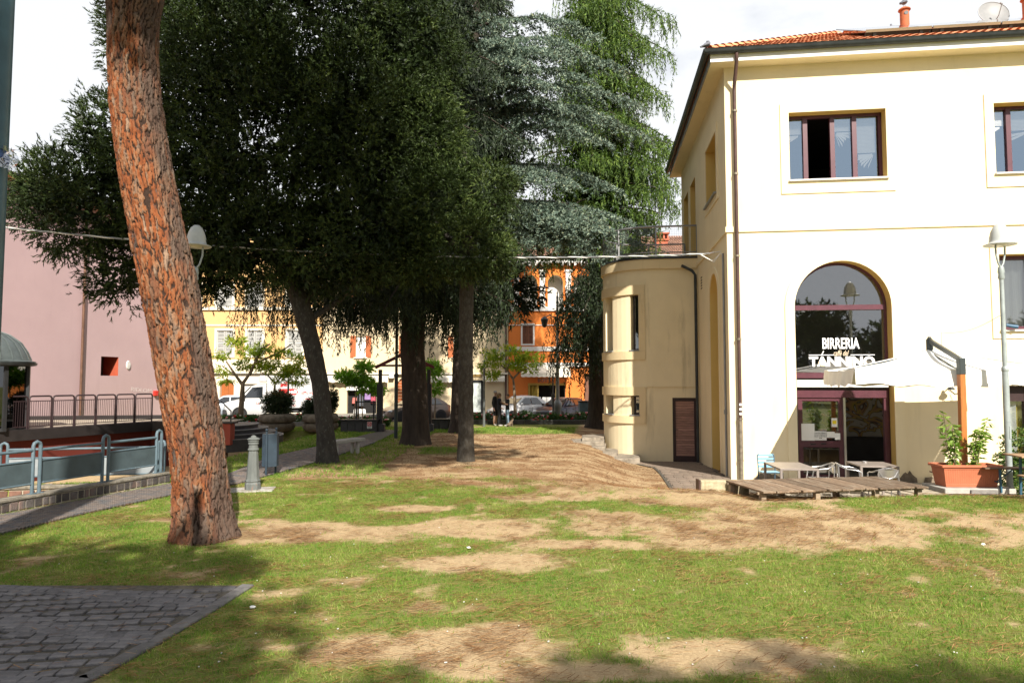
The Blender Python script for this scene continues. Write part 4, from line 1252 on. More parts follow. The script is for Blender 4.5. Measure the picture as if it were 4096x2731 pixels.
for (a, b) in sw:
    for z0_, z1_ in ((zu0, zu1), (zs0, zs1)):
        mb = MB(); mb.add([tp(a, z0_, 0.33), tp(b, z0_, 0.33), tp(b, z1_, 0.33), tp(a, z1_, 0.33)], [(0, 1, 2, 3)])
        wo = part(tower, 'window', mb, m_intdk)
        mb = MB(); mb.add([tp(a + 0.03, z0_ + 0.04, 0.30), tp(b - 0.03, z0_ + 0.04, 0.30), tp(b - 0.03, z1_ - 0.04, 0.30), tp(a + 0.03, z1_ - 0.04, 0.30)], [(0, 1, 2, 3)])
        part(wo, 'pane', mb, m_glass)
        mb = MB()
        for s in (a + 0.03, b - 0.03): mb.bar(tp(s, z0_, 0.29), tp(s, z1_, 0.29), 0.06, 0.05)
        mb.bar(tp(a, z0_ + 0.03, 0.288), tp(b, z0_ + 0.03, 0.288), 0.05, 0.06).bar(tp(a, z1_ - 0.03, 0.288), tp(b, z1_ - 0.03, 0.288), 0.05, 0.06)
        part(wo, 'frame', mb, m_frame_dk)
        mb = MB(); n = 6; vs = []
        for i in range(n + 1):
            s = a - 0.03 + (b - a + 0.06) * i / n
            vs += [tp(s, z0_ - 0.035, 0.2), tp(s, z0_ - 0.035, -0.07), tp(s, z0_ + 0.004, -0.07), tp(s, z0_ + 0.004, 0.2)]
        fs = []
        for i in range(n):
            for k in range(4): fs.append((i * 4 + k, i * 4 + 4 + k, i * 4 + 4 + (k + 1) % 4, i * 4 + (k + 1) % 4))
        part(wo, 'sill', mb.add(vs, fs + [(0, 1, 2, 3), (n * 4 + 3, n * 4 + 2, n * 4 + 1, n * 4)]), m_grey)
# tower door: brown frame with slatted boards
d0, d1, dz0, dz1 = dr
mb = MB(); yd = TB + 0.10
for s in (d0 + 0.055, d1 - 0.055): mb.box((-s, yd, (dz0 + dz1) / 2), (0.11, 0.07, dz1 - dz0))
mb.box((-(d0 + d1) / 2, yd, dz1 - 0.06), (d1 - d0 - 0.22, 0.068, 0.12)).box((-(d0 + d1) / 2, yd, dz0 + 0.12), (d1 - d0 - 0.22, 0.068, 0.24))
dro = part(tower, 'door', mb, m_frame_dk)
nb = 22; bz0, bz1 = dz0 + 0.24, dz1 - 0.12
for k in range(nb):
    z = bz0 + (bz1 - bz0) * (k + 0.5) / nb
    part(dro, 'board', MB().box((-(d0 + d1) / 2, yd + 0.015 + random.uniform(-.004, .004), z), (d1 - d0 - 0.22, 0.03, (bz1 - bz0) / nb * 0.9)), m_wood_door)
part(dro, 'handle', MB().box((-d1 + 0.055, yd - 0.05, 0.42), (0.03, 0.02, 0.16)).bar((-d1 + 0.055, yd - 0.08, 0.46), (-d1 + 0.19, yd - 0.08, 0.46), 0.02, 0.02), m_black)
part(dro, 'backing', MB().box((-(d0 + d1) / 2, yd + 0.05, (dz0 + dz1) / 2), (d1 - d0, 0.02, dz1 - dz0)), m_intdk)
part(tower, 'floor', MB().add([tp(S_END * i / 40, 6.30) for i in range(41)], [tuple(range(41))]), m_terr)
# railing of the roof terrace: posts, rails and wire mesh
rail = MB(); N = 30
for z, r_ in ((7.52, 0.035), (6.6, 0.02)):
    rail.tube([tp(S_END * i / N, z, 0.03) for i in range(N + 1)], r_, 6)
rl = part(tower, 'railing', rail, mat('railing_steel', (0.26, 0.26, 0.265), 0.4, 0.2, metal=0.6), smooth=60)
for i in range(0, N + 1, 5):
    s = S_END * i / N
    part(rl, 'post', MB().bar(tp(s, 6.43, 0.03), tp(s, 7.52, 0.03), 0.05, 0.05), MATS['railing_steel'])
ms = MB(); NV = 110
for i in range(NV + 1):
    s = S_END * i / NV; p = tp(s, 0, 0.03)
    ms.bar((p[0], p[1], 6.6), (p[0], p[1], 7.5), 0.003, 0.003)
for k in range(13):
    z = 6.66 + k * 0.065
    ms.tube([tp(S_END * i / N, z, 0.03) for i in range(N + 1)], 0.0016, 3, cap=False)
part(rl, 'wire_mesh', ms, MATS['railing_steel'], kind='stuff')

# ------------------------------------------------------------------ steps beside the tower
m_step = mat('worn_stone', (0.25, 0.215, 0.17), 0.95, 0.3, 5, 0.6, 30, col2=(0.12, 0.10, 0.075), c2lo=0.5, c2hi=0.65, c2scale=3)
steps = thing('stone_steps', 'worn stone steps climbing round the foot of the tower', 'steps', (G(2420, 1800).x, 23.0, 0))
for (pxl, pxr, pyt, zt_) in ((2375, 2560, 1838, -0.42), (2290, 2472, 1815, -0.28), (2272, 2422, 1792, -0.14), (2276, 2416, 1770, 0.0), (2328, 2416, 1753, 0.1)):
    pl, pr = G(pxl, pyt, zt_), G(pxr, pyt - 6, zt_)
    q = [pl, pr, pr + Vector((0.25, 1.6, 0)), pl + Vector((0.15, 1.5, 0))]
    mb = MB().prism([(p.x, p.y, zt_ - 0.35) for p in q], (0, 0, 0.35)); part(steps, 'step', mb, m_step, bevel=0.02, world=True)
# low retaining wall stub at the corner of the sunken terrace
m_conc = mat('mossy_concrete', (0.42, 0.36, 0.24), 0.95, 0.25, 5, 0.6, 25, col2=(0.17, 0.14, 0.07), c2lo=0.48, c2hi=0.68, c2scale=3.5)
s0_, s1_ = G(2803, 1985, -0.15), G(3010, 1985, -0.05)
stub = thing('low_concrete_wall', 'low stained concrete wall end at the left end of the wooden deck', 'wall', (s0_.x, s0_.y, -0.15))
mb = MB().prism([(s0_.x, s0_.y, -0.7), (s0_.x + 0.95, s0_.y - 0.05, -0.7), (s0_.x + 0.95, s0_.y + 0.17, -0.7), (s0_.x, s0_.y + 0.22, -0.7)], (0, 0, 0.86)); part(stub, 'wall', mb, m_conc, bevel=0.02, world=True)
part(stub, 'end_plate', MB().box((s0_.x - 0.02, s0_.y + 0.1, -0.25), (0.035, 0.24, 0.84)), m_copper, world=True)
# ------------------------------------------------------------------ wooden deck in front of the cafe
m_deck = mat('weathered_deck_wood', (0.17, 0.115, 0.075), 0.85, 0.35, 4, 0.5, 30, stretch=(6, 1, 6), orand=0.3, col2=(0.30, 0.25, 0.19), c2lo=0.5, c2hi=0.72, c2scale=2.5)
m_deckfr = mat('deck_frame_wood', (0.26, 0.20, 0.14), 0.85, 0.3, 5, 0.4, 30)
dFL, dFR, dBL, dBR = G(3040, 1962, 0.17), G(3700, 1943, 0.17), G(2950, 1922, 0.17), G(3590, 1909, 0.17)
ddir = (dFR - dFL).normalized(); dang = math.atan2(ddir.y, ddir.x); dW = (dFR - dFL).length; dD = 1.32
deck = thing('wooden_deck', 'low platform of weathered planks in front of the cafe entrance', 'deck', (dFL.x, dFL.y, 0), dang)
for i in range(13):
    w = dW / 13
    sl_ = random.uniform(-0.02, 0.05)
    mb = MB().box((w * (i + 0.5), dD / 2 - 0.04 - sl_ / 2, 0.156 + random.uniform(-0.004, 0.006)), (w - 0.014, dD + 0.08 + sl_, 0.032))
    part(deck, 'plank', mb, m_deck, bevel=0.004)
part(deck, 'beam', MB().box((dW / 2, 0.05, 0.117), (dW + 0.06, 0.05, 0.042)), m_deckfr)
part(deck, 'beam', MB().box((dW / 2, dD - 0.1, 0.117), (dW + 0.02, 0.05, 0.042)), m_deckfr)
for i, (xx, hh) in enumerate(((0.08, 0.16), (1.15, 0.14), (2.35, 0.14), (dW - 0.1, 0.16))):
    part(deck, 'block', MB().box((xx, 0.06, 0.096 - (hh + 0.06) / 2), (0.09, 0.1, hh + 0.06)), m_deckfr)
    part(deck, 'block', MB().box((xx, dD - 0.1, 0.096 - 0.3), (0.09, 0.1, 0.6)), m_deckfr)

# ------------------------------------------------------------------ tables and chairs
TZ = -0.433
m_ttop = mat('taupe_table_metal', (0.30, 0.26, 0.235), 0.4, 0.08, 6, metal=0.3)
m_bluechair = mat('blue_chair_metal', (0.22, 0.42, 0.55), 0.4, 0.1)
m_bluechair_dk = mat('blue_grey_legs', (0.06, 0.11, 0.15), 0.45, 0.15)
def table(loc, rz, w, d, lab, h=0.735):
    t = thing('cafe_table', lab, 'table', loc, rz)
    part(t, 'tabletop', MB().box((0, 0, h - 0.018), (w, d, 0.035)), m_ttop, bevel=0.004)
    for sx in (-1, 1):
        for sy in (-1, 1):
            part(t, 'leg', MB().box((sx * (w / 2 - 0.025), sy * (d / 2 - 0.025), (h - 0.035) / 2), (0.045, 0.045, h - 0.035)), m_ttop)
    return t
t1 = G(3108, 1870, 0.30)
table((6.06, 15.0, TZ), -BANG * 0.6, 0.79, 1.2, 'long taupe metal table with a blue chair behind it, by the cafe wall')
table((8.0, 15.3, TZ), -BANG, 0.8, 0.86, 'square taupe metal table with an ashtray on top, before the open door')
ash = thing('ashtray', 'small metal ashtray lying on the square taupe table', 'ashtray', (7.92, 15.45, TZ + 0.735))
part(ash, 'bowl', MB().lathe([(0.05, 0), (0.055, 0.035), (0.045, 0.035), (0.04, 0.012)], 14), m_alu, smooth=50)
def alu_chair(loc, rz, lab):
    t = thing('aluminium_chair', lab, 'chair', loc, rz, 'aluminium bistro chairs')
    for sx in (-1, 1):                             # front leg + arm + rear
        part(t, 'leg', MB().tube([(sx * 0.22, -0.24, 0), (sx * 0.235, -0.23, 0.43), (sx * 0.245, -0.2, 0.62), (sx * 0.25, -0.1, 0.655), (sx * 0.25, 0.08, 0.67), (sx * 0.21, 0.2, 0.72), (sx * 0.10, 0.265, 0.765), (0, 0.28, 0.775)], 0.0145, 7), m_alu, smooth=60)
        part(t, 'leg', MB().tube([(sx * 0.21, 0.28, 0), (sx * 0.205, 0.23, 0.43), (sx * 0.19, 0.24, 0.70)], 0.0135, 7), m_alu, smooth=60)
    part(t, 'seat', MB().box((0, 0.0, 0.435), (0.42, 0.42, 0.018)), m_alu, bevel=0.006)
    mb = MB(); vs = []
    for i in range(9):
        u = -0.18 + 0.36 * i / 8; yy = 0.262 - 0.9 * u * u
        lo = 0.56 + 0.9 * u * u
        vs += [(u, yy, lo), (u, yy + 0.012, 0.745)]
    mb.add(vs, [(2 * i, 2 * i + 2, 2 * i + 3, 2 * i + 1) for i in range(8)])
    part(t, 'backrest', mb, m_alu, smooth=60)
    part(t, 'backrest_rail', MB().tube([(-0.19, 0.24, 0.72), (-0.12, 0.25, 0.6), (0, 0.262, 0.555), (0.12, 0.25, 0.6), (0.19, 0.24, 0.72)], 0.011, 6), m_alu, smooth=60)
    return t
alu_chair((6.78, 15.15, TZ), R(-100), 'aluminium bistro chair at the right side of the long taupe table')
alu_chair((7.38, 15.05, TZ), R(70), 'aluminium bistro chair at the left side of the square taupe table')
alu_chair((7.78, 14.42, TZ), R(172), 'aluminium bistro chair with its back turned to the deck, before the square table')
bc = thing('blue_chair', 'light blue metal slat chair behind the long taupe table', 'chair', (6.02, 16.05, TZ), 0.05)
for sx in (-1, 1):
    part(bc, 'leg', MB().tube([(sx * 0.2, -0.22, 0), (sx * 0.2, -0.2, 0.44)], 0.014, 6), m_bluechair_dk)
    part(bc, 'leg', MB().tube([(sx * 0.2, 0.26, 0), (sx * 0.2, 0.2, 0.45), (sx * 0.2, 0.25, 0.80), (sx * 0.17, 0.255, 0.84)], 0.014, 6), m_bluechair_dk)
for k in range(5): part(bc, 'slat', MB().box((0, -0.18 + 0.09 * k, 0.45), (0.42, 0.07, 0.015)), m_bluechair)
for k in range(4): part(bc, 'back_slat', MB().box((0, 0.225 + 0.012 * k, 0.56 + 0.085 * k), (0.40, 0.015, 0.06)), m_bluechair, bevel=0.004)

# ------------------------------------------------------------------ cantilever umbrella
m_canvas = mat('white_canvas', (0.80, 0.79, 0.75), 0.9, 0.06, 2)
m_teak = mat('orange_wood_post', (0.38, 0.13, 0.03), 0.5, 0.2, 4, stretch=(8, 8, 1))
m_umb_dk = mat('umbrella_grey_metal', (0.06, 0.07, 0.072), 0.4, 0.15, metal=0.4)
UP = Vector((9.17, 13.98, 0.0))
umb = thing('cantilever_umbrella', 'white canvas cantilever umbrella on an orange wooden post', 'umbrella', UP)
post_top = P(3843, 1432, 13.98); hub = P(3718, 1362, 15.35)
part(umb, 'post', MB().bar(UP + Vector((0, 0, 0.45)), (post_top.x, post_top.y, post_top.z - 0.33), 0.115, 0.115, up=(0, 1, 0)), m_teak, bevel=0.008, world=True)
part(umb, 'post_foot', MB().bar(UP, UP + Vector((0, 0, 0.46)), 0.10, 0.10, up=(0, 1, 0)), m_umb_dk, world=True)
part(umb, 'post_cap', MB().bar((post_top.x, post_top.y, post_top.z - 0.335), post_top, 0.125, 0.125, up=(0, 1, 0)), m_umb_dk, bevel=0.008, world=True)
part(umb, 'arm', MB().bar(post_top + Vector((0, 0, -0.04)), hub, 0.07, 0.10), m_umb_dk, bevel=0.008, world=True)
part(umb, 'hub', MB().lathe([(0.05, -0.22), (0.07, -0.2), (0.07, 0.02), (0.045, 0.05), (0.03, 0.09)], 12, hub), m_umb_dk, smooth=40, world=True)
corn = [Vector((7.2, 14.35, 2.42)), Vector((11.25, 13.9, 2.42)), Vector((11.7, 16.35, 2.40)), Vector((7.68, 16.8, 2.40))]
peak = Vector((hub.x, hub.y, hub.z - 0.2))
mb = MB(); vs, fs = [], []
NE, NR = 14, 9
for e in range(4):
    A, B = corn[e], corn[(e + 1) % 4]
    n0 = len(vs)
    for i in range(NE + 1):
        t = i / NE; rim = A.lerp(B, t); sagw = math.sin(math.pi * t)
        for k in range(NR + 1):
            u = k / NR
            p = peak.lerp(rim, u)
            p = p + Vector((0, 0, -0.10 * sagw * u * (1 - 0.35 * u) - 0.05 * math.sin(math.pi * u) + 0.012 * math.sin(7 * t + 5 * u)))
            vs.append(p)
    for i in range(NE):
        for k in range(NR):
            j = n0 + i * (NR + 1) + k; fs.append((j, j + 1, j + NR + 2, j + NR + 1))
part(umb, 'canopy', mb.add(vs, fs), m_canvas, smooth=80, world=True)
for e in range(4):
    A, B = corn[e], corn[(e + 1) % 4]
    vs, fs = [], []; n = 30
    out = Vector(((B - A).y, -(B - A).x, 0)).normalized()
    if e == 0: out = Vector((0, -1, 0))
    for i in range(n + 1):
        t = i / n; rim = A.lerp(B, t) + Vector((0, 0, -0.10 * math.sin(math.pi * t) * 0.65))
        wv_ = (0.028 * math.sin(t * 17 + e) + 0.015 * math.sin(t * 41 + 2 * e))
        drop = 0.33 + 0.025 * math.cos(t * 30 + e)
        vs += [rim, rim + out * (0.02 + wv_ * 0.5) + Vector((0, 0, -drop * 0.5)), rim + out * (0.03 + wv_) + Vector((0, 0, -drop))]
    for i in range(n):
        for k in range(2): fs.append((3 * i + k, 3 * i + k + 1, 3 * i + 4 + k, 3 * i + 3 + k))
    part(umb, 'valance', MB().add(vs, fs), m_canvas, smooth=80, world=True)
for c in corn + [(corn[i] + corn[(i + 1) % 4]) / 2 for i in range(4)]:
    part(umb, 'rib', MB().bar(peak + Vector((0, 0, -0.06)), c + Vector((0, 0, -0.06)), 0.025, 0.03), m_umb_dk, world=True)

# ------------------------------------------------------------------ planter box with young plants, slab
m_terra = mat('terracotta_plastic', (0.42, 0.13, 0.065), 0.6, 0.12, 3)
m_slab = mat('stone_slab', (0.36, 0.35, 0.32), 0.9, 0.2, 4, 0.4, 30)
m_soil = mat('potting_soil', (0.05, 0.033, 0.022), 0.95, 0.3, 30, 0.6, 60)
PL = Vector((8.96, 13.62, 0.075))
slab = thing('stone_slab', 'grey stone slab under the terracotta planter box', 'slab', (PL.x, PL.y, 0), -0.02)
part(slab, 'slab', MB().box((0.05, 0.02, 0.02), (1.35, 0.78, 0.10)), m_slab, bevel=0.01)
part(slab, 'dark_brick', MB().box((0.1, -0.38, 0.015), (0.5, 0.05, 0.07)), m_kerb)
plant = thing('planter_box', 'rectangular terracotta plastic planter box standing on a stone slab', 'planter', PL, -0.02)
def loft(sections):
    mb = MB(); n = len(sections[0]); vs = [v for s_ in sections for v in s_]; fs = []
    for i in range(len(sections) - 1):
        for k in range(n): fs.append((i * n + k, i * n + (k + 1) % n, (i + 1) * n + (k + 1) % n, (i + 1) * n + k))
    fs.append(tuple(range(n - 1, -1, -1)))
    return mb.add(vs, fs)
def rr(w, d, z, ribs=0):
    pts = []
    for i in range(48):
        pts.append((-w / 2 + w * i / 48, -d / 2 + (0.006 if (ribs and i % 2) else 0), z))
    pts += [(w / 2, -d / 2, z), (w / 2, d / 2, z), (-w / 2, d / 2, z)]
    return pts
part(plant, 'box', loft([rr(0.98, 0.36, 0.0), rr(0.99, 0.37, 0.05), rr(1.0, 0.375, 0.06, 1), rr(1.07, 0.42, 0.33, 1), rr(1.075, 0.43, 0.34), rr(1.08, 0.43, 0.38)]), m_terra)
rim = MB()
for (cx_, cy_, w, d) in ((0, -0.225, 1.18, 0.05), (0, 0.225, 1.18, 0.05), (-0.565, 0, 0.05, 0.40), (0.565, 0, 0.05, 0.40)): rim.box((cx_, cy_, 0.40), (w, d, 0.055))
part(plant, 'rim', rim, m_terra, bevel=0.012)
part(plant, 'soil', MB().box((0, 0, 0.37), (1.07, 0.41, 0.02)), m_soil)

# ------------------------------------------------------------------ beer tables and benches
m_plank = mat('worn_bench_wood', (0.30, 0.19, 0.11), 0.7, 0.3, 4, 0.3, 30, stretch=(1, 8, 8), orand=0.2)
m_plankdk = mat('dark_bench_wood', (0.12, 0.075, 0.05), 0.75, 0.3, 4, stretch=(1, 8, 8))
m_bluesteel = mat('blue_steel_legs', (0.035, 0.10, 0.15), 0.45, 0.2, 5)
def beer(loc, rz, length, d, h, lab, name, cat, m, npl=2, grp=None):
    t = thing(name, lab, cat, loc, rz, grp)
    for k in range(npl):
        part(t, 'board', MB().box((length / 2, -d / 2 + d * (k + 0.5) / npl, h - 0.014), (length, d / npl - 0.006, 0.028)), m, bevel=0.003)
    for xx in (0.28, length - 0.28):
        for sy in (-1, 1):
            part(t, 'leg', MB().bar((xx, sy * d * 0.42, 0), (xx, sy * d * 0.36, h - 0.03), 0.035, 0.035), m_bluesteel)
        part(t, 'crossbar', MB().bar((xx, -d * 0.38, h * 0.4), (xx, d * 0.38, h * 0.4), 0.025, 0.025), m_bluesteel)
        part(t, 'brace', MB().bar((xx, 0, h * 0.42), (xx + (0.3 if xx < 1 else -0.3), 0, h - 0.03), 0.02, 0.02), m_bluesteel)
    return t
beer((9.28, 12.78, 0.0), -0.1, 2.2, 0.6, 0.77, 'wooden topped beer table with blue steel legs on the lawn beside the lamp post', 'beer_table', 'table', m_plank, 3)
beer((9.12, 13.38, 0.0), -0.1, 2.2, 0.26, 0.47, 'dark wooden beer bench with blue legs between the planter and the beer table', 'beer_bench', 'bench', m_plankdk, 1)
beer((9.02, 12.2, 0.0), -0.1, 2.2, 0.26, 0.47, 'pale wooden beer bench with blue legs in front of the beer table', 'beer_bench', 'bench', m_plank, 1)
beer((9.75, 16.0, TZ), -BANG, 1.5, 0.26, 0.47, 'wooden beer bench by the cafe wall behind the terracotta planter', 'beer_bench', 'bench', m_plankdk, 1)

# ------------------------------------------------------------------ lamp posts
m_lamp = mat('lamp_grey_green', (0.30, 0.34, 0.34), 0.5, 0.2, 5, metal=0.2)
m_lamphat = mat('lamp_hat_grey', (0.42, 0.44, 0.43), 0.45, 0.12, 4)
m_lens = mat('lamp_lens', (0.6, 0.58, 0.5), 0.3, 0.05)
def lamp(loc, lab, H=5.3):
    t = thing('lamp_post', lab, 'lamp post', loc, 0.3, 'park lamps with bell shaped hats')
    part(t, 'post', MB().tube([(0, 0, -0.1), (0, 0, 2.35)], 0.058, 14).tube([(0, 0, 2.35), (0, 0, H - 1.0)], [0.045, 0.04], 14), m_lamp, smooth=40)
    part(t, 'collar', MB().lathe([(0.045, 2.30), (0.066, 2.33), (0.066, 2.40), (0.045, 2.43)], 14), m_lamp, smooth=40)
    part(t, 'collar', MB().lathe([(0.04, H - 1.14), (0.06, H - 1.1), (0.05, H - 1.02), (0.062, H - 0.98), (0.05, H - 0.88), (0.0, H - 0.85)], 14), m_lamp, smooth=40)
    for s_ in (-1, 1):
        part(t, 'fork', MB().tube([(0, 0, H - 0.9), (s_ * 0.07, 0, H - 0.8), (s_ * 0.12, 0, H - 0.62), (s_ * 0.125, 0, H - 0.44)], 0.018, 8), m_lamp, smooth=60)
    part(t, 'hat', MB().lathe([(0.14, H - 0.425), (0.285, H - 0.44), (0.29, H - 0.425), (0.20, H - 0.39), (0.185, H - 0.35), (0.18, H - 0.27), (0.155, H - 0.16), (0.11, H - 0.06), (0.05, H - 0.005), (0.0, H)], 28), m_lamphat, smooth=50)
    part(t, 'lens', MB().lathe([(0.0, H - 0.46), (0.09, H - 0.455), (0.13, H - 0.43), (0.13, H - 0.42)], 18), m_lens, smooth=50)
    part(t, 'access_door', MB().box((0, -0.058, 1.12), (0.05, 0.012, 0.26)), m_lamp, bevel=0.005)
    return t
lamp_r = lamp((9.83, 13.62, 0.0), 'grey park lamp post with bell shaped hat beside the beer table')
lamp((-6.42, 13.75, 0.0), 'grey park lamp post with bell shaped hat half hidden behind the leaning pine')
# little wall lamp and cord
wa, wz = FA(3800, 1555, -0.05)
wlamp = thing('wall_lamp', 'small black caged wall lamp on the cream cafe wall', 'lamp', L(wa, -0.02, wz), -BANG)
part(wlamp, 'bracket', MB().tube([(0, 0, 0.02), (0, -0.1, 0.08), (-0.08, -0.2, 0.06)], 0.012, 6), m_black)
part(wlamp, 'shade', MB().lathe([(0.03, 0.12), (0.05, 0.05), (0.1, -0.02)], 14, (-0.06, -0.2, 0)), m_black, smooth=50)
part(wlamp, 'cage', MB().tube([(-0.12, -0.2, -0.02), (0.02, -0.22, -0.14), (0.16, -0.2, -0.1), (0.1, -0.18, 0.02)], 0.008, 5).tube([(-0.1, -0.24, -0.02), (0.0, -0.26, -0.12), (0.12, -0.24, -0.1)], 0.008, 5), m_black)
wa2, wz2 = FA(4060, 1307, -0.05)
fl = thing('floodlight', 'small blue floodlight with a dangling cord below the curtained window', 'lamp', L(FA(4030, 1307)[0], -0.05, FA(4030, 1307)[1]), -BANG)
part(fl, 'body', MB().tube([(-0.12, -0.1, 0.03), (0.14, -0.12, -0.02)], [0.04, 0.05], 10), mat('blue_plastic', (0.03, 0.09, 0.16), 0.4, 0.1), smooth=40)
part(fl, 'bracket', MB().tube([(0, 0, 0), (0, -0.1, 0)], 0.012, 6), m_black)
cord = [P(4000, 1262, 13.6).lerp(P(3765, 1330, 15.4), t) + Vector((0, 0, -0.12 * math.sin(math.pi * t))) for t in np.linspace(0, 1, 12)]
cd = thing('power_cord', 'thin cord running from the lamp post to the white umbrella', 'cord', cord[0])
part(cd, 'cord', MB().tube(cord + [cord[-1] + Vector((0, 0, -0.35))], 0.006, 5), m_grey, world=True)

# ------------------------------------------------------------------ overhead cable
A_, B_ = Vector((-13.6, 15.4, 5.86)), L(-0.06, 0.55, 5.68)
B2 = L(-0.35, 0.75, 5.66)
cab = thing('overhead_cable', 'twisted grey overhead cable strung across the park to the cafe corner', 'cable', B_)
for ph in (0, 2.1, 4.2):
    pts = []
    for i in range(161):
        t = i / 160; p = A_.lerp(B2, t); p.z -= 0.42 * 4 * t * (1 - t)
        pts.append(p + Vector((0, 0.014 * math.cos(i * 0.9 + ph), 0.014 * math.sin(i * 0.9 + ph))))
    part(cab, 'strand', MB().tube(pts, 0.0105, 5), m_grey if ph else m_white, smooth=60, world=True)
part(cab, 'tension_clamp', MB().tube([B2, B2.lerp(B_, 0.45)], 0.022, 6).tube([B2.lerp(B_, 0.45), B_], 0.008, 5), m_alu, world=True)
for q in (0.0, 0.05):
    pts = [B2 + Vector((-0.3, -0.02, 0.0)), B2 + Vector((-0.05, -0.03 - q, -0.16)), B2 + Vector((0.12, -0.05, -0.2 - q)), B_ + Vector((-0.02, -0.02, -0.05)), L(-0.035, 0.45, 5.55)]
    part(cab, 'loop', MB().tube(pts, 0.011, 6), m_white, smooth=60, world=True)

# ------------------------------------------------------------------ near pole with plastic wrap
m_pole = mat('blue_green_pole', (0.030, 0.075, 0.095), 0.45, 0.25, 6)
npole = thing('steel_pole', 'blue green steel pole standing close by at the edge of the cobbles', 'pole', (-2.70, 3.5, 0))
part(npole, 'shaft', MB().tube([(0, 0, -0.1), (0, 0, 5.2)], 0.06, 18), m_pole, smooth=40)
part(npole, 'base_plate', MB().lathe([(0.14, 0.0), (0.14, 0.035), (0.07, 0.06), (0.062, 0.12)], 18), m_pole, smooth=40)
wrp = thing('plastic_wrap', 'torn clear plastic tied round the blue green pole', 'plastic', (-2.70, 3.5, 3.3))
m_plast = glass_mat('clear_plastic', (0.9, 0.92, 0.95), base=0.22, dark=0.85)
mb = MB(); vs, fs = [], []
for i in range(9):
    for k in range(7):
        vs.append((0.055 + 0.085 * k / 6 + random.uniform(-.008, .008), -0.03 + random.uniform(-.02, .02), 0.06 - 0.11 * i / 8 - 0.02 * k / 6 + random.uniform(-.006, .006)))
for i in range(8):
    for k in range(6): fs.append((i * 7 + k, i * 7 + k + 1, (i + 1) * 7 + k + 1, (i + 1) * 7 + k))
part(wrp, 'flap', mb.add(vs, fs), m_plast, smooth=80)
part(wrp, 'tie', MB().lathe([(0.063, -0.03), (0.068, 0.0), (0.063, 0.04)], 14), mat('blue_tie', (0.05, 0.1, 0.25), 0.5, 0.3, 20))

# ------------------------------------------------------------------ ramp wall of stone blocks with railings
m_block = mat('dark_stone_block', (0.085, 0.075, 0.07), 0.85, 0.3, 10, 0.5, 50, orand=0.5, col2=(0.14, 0.09, 0.075), c2lo=0.5, c2hi=0.7, c2scale=4)
m_mortar = mat('pale_mortar', (0.38, 0.34, 0.26), 0.95, 0.25, 14, 0.5, 60)
m_coping = mat('lichen_coping', (0.20, 0.18, 0.145), 0.95, 0.35, 9, 0.6, 40, col2=(0.10, 0.09, 0.07), c2lo=0.45, c2hi=0.65, c2scale=5)
rw_len = (WALL1 - WALLL).length
rw_ang = math.atan2(WDIR.y, WDIR.x)
rwall = thing('ramp_wall', 'low wall of dark stone blocks with pale mortar along the brick path', 'wall', (WALLL.x, WALLL.y, 0), rw_ang)
part(rwall, 'core', MB().box((rw_len / 2, 0.135, -0.3), (rw_len, 0.23, 0.98)), m_mortar)
part(rwall, 'coping', MB().box((rw_len / 2, 0.125, 0.212), (rw_len + 0.02, 0.27, 0.05)), m_coping, bevel=0.012)
x = 0.02
while x < rw_len - 0.1:
    w = random.uniform(0.10, 0.17)
    part(rwall, 'block', MB().box((x + w / 2, 0.03, 0.105), (w - 0.022, 0.05, random.uniform(0.125, 0.15))), m_block, bevel=0.008)
    x += w
# inner courses seen beyond the ramp
iw = thing('ramp_inner_wall', 'brown stone block wall on the far side of the sunken ramp under the back railing', 'wall', (BACK0.x, BACK0.y, 0), math.atan2(BACK1.y - BACK0.y, BACK1.x - BACK0.x))
iwl = (BACK1 - BACK0).length
part(iw, 'core', MB().box((iwl / 2, 0.1, -0.68), (iwl, 0.2, 1.2)), m_mortar)
part(iw, 'coping', MB().box((iwl / 2, 0.1, -0.05), (iwl + 0.04, 0.28, 0.07)), m_coping, bevel=0.01)
m_block2 = mat('brown_stone_block', (0.17, 0.09, 0.065), 0.85, 0.3, 10, 0.5, 50, orand=0.4)
for rw_ in range(5):
    x = random.uniform(0.0, 0.15)
    while x < iwl - 0.3:
        w = random.uniform(0.2, 0.36)
        part(iw, 'block', MB().box((x + w / 2, -0.005, -0.2 - rw_ * 0.2), (w - 0.03, 0.05, 0.17)), m_block2, bevel=0.01)
        x += w
m_rail = mat('blue_grey_railing', (0.085, 0.125, 0.15), 0.5, 0.2, 6, col2=(0.30, 0.33, 0.34), c2lo=0.62, c2hi=0.75, c2scale=14)
m_railpan = mat('blue_grey_panel', (0.06, 0.085, 0.095), 0.55, 0.2, 4, col2=(0.25, 0.27, 0.27), c2lo=0.66, c2hi=0.72, c2scale=22)
m_railpale = mat('pale_grey_panel', (0.22, 0.245, 0.26), 0.55, 0.12, 4)
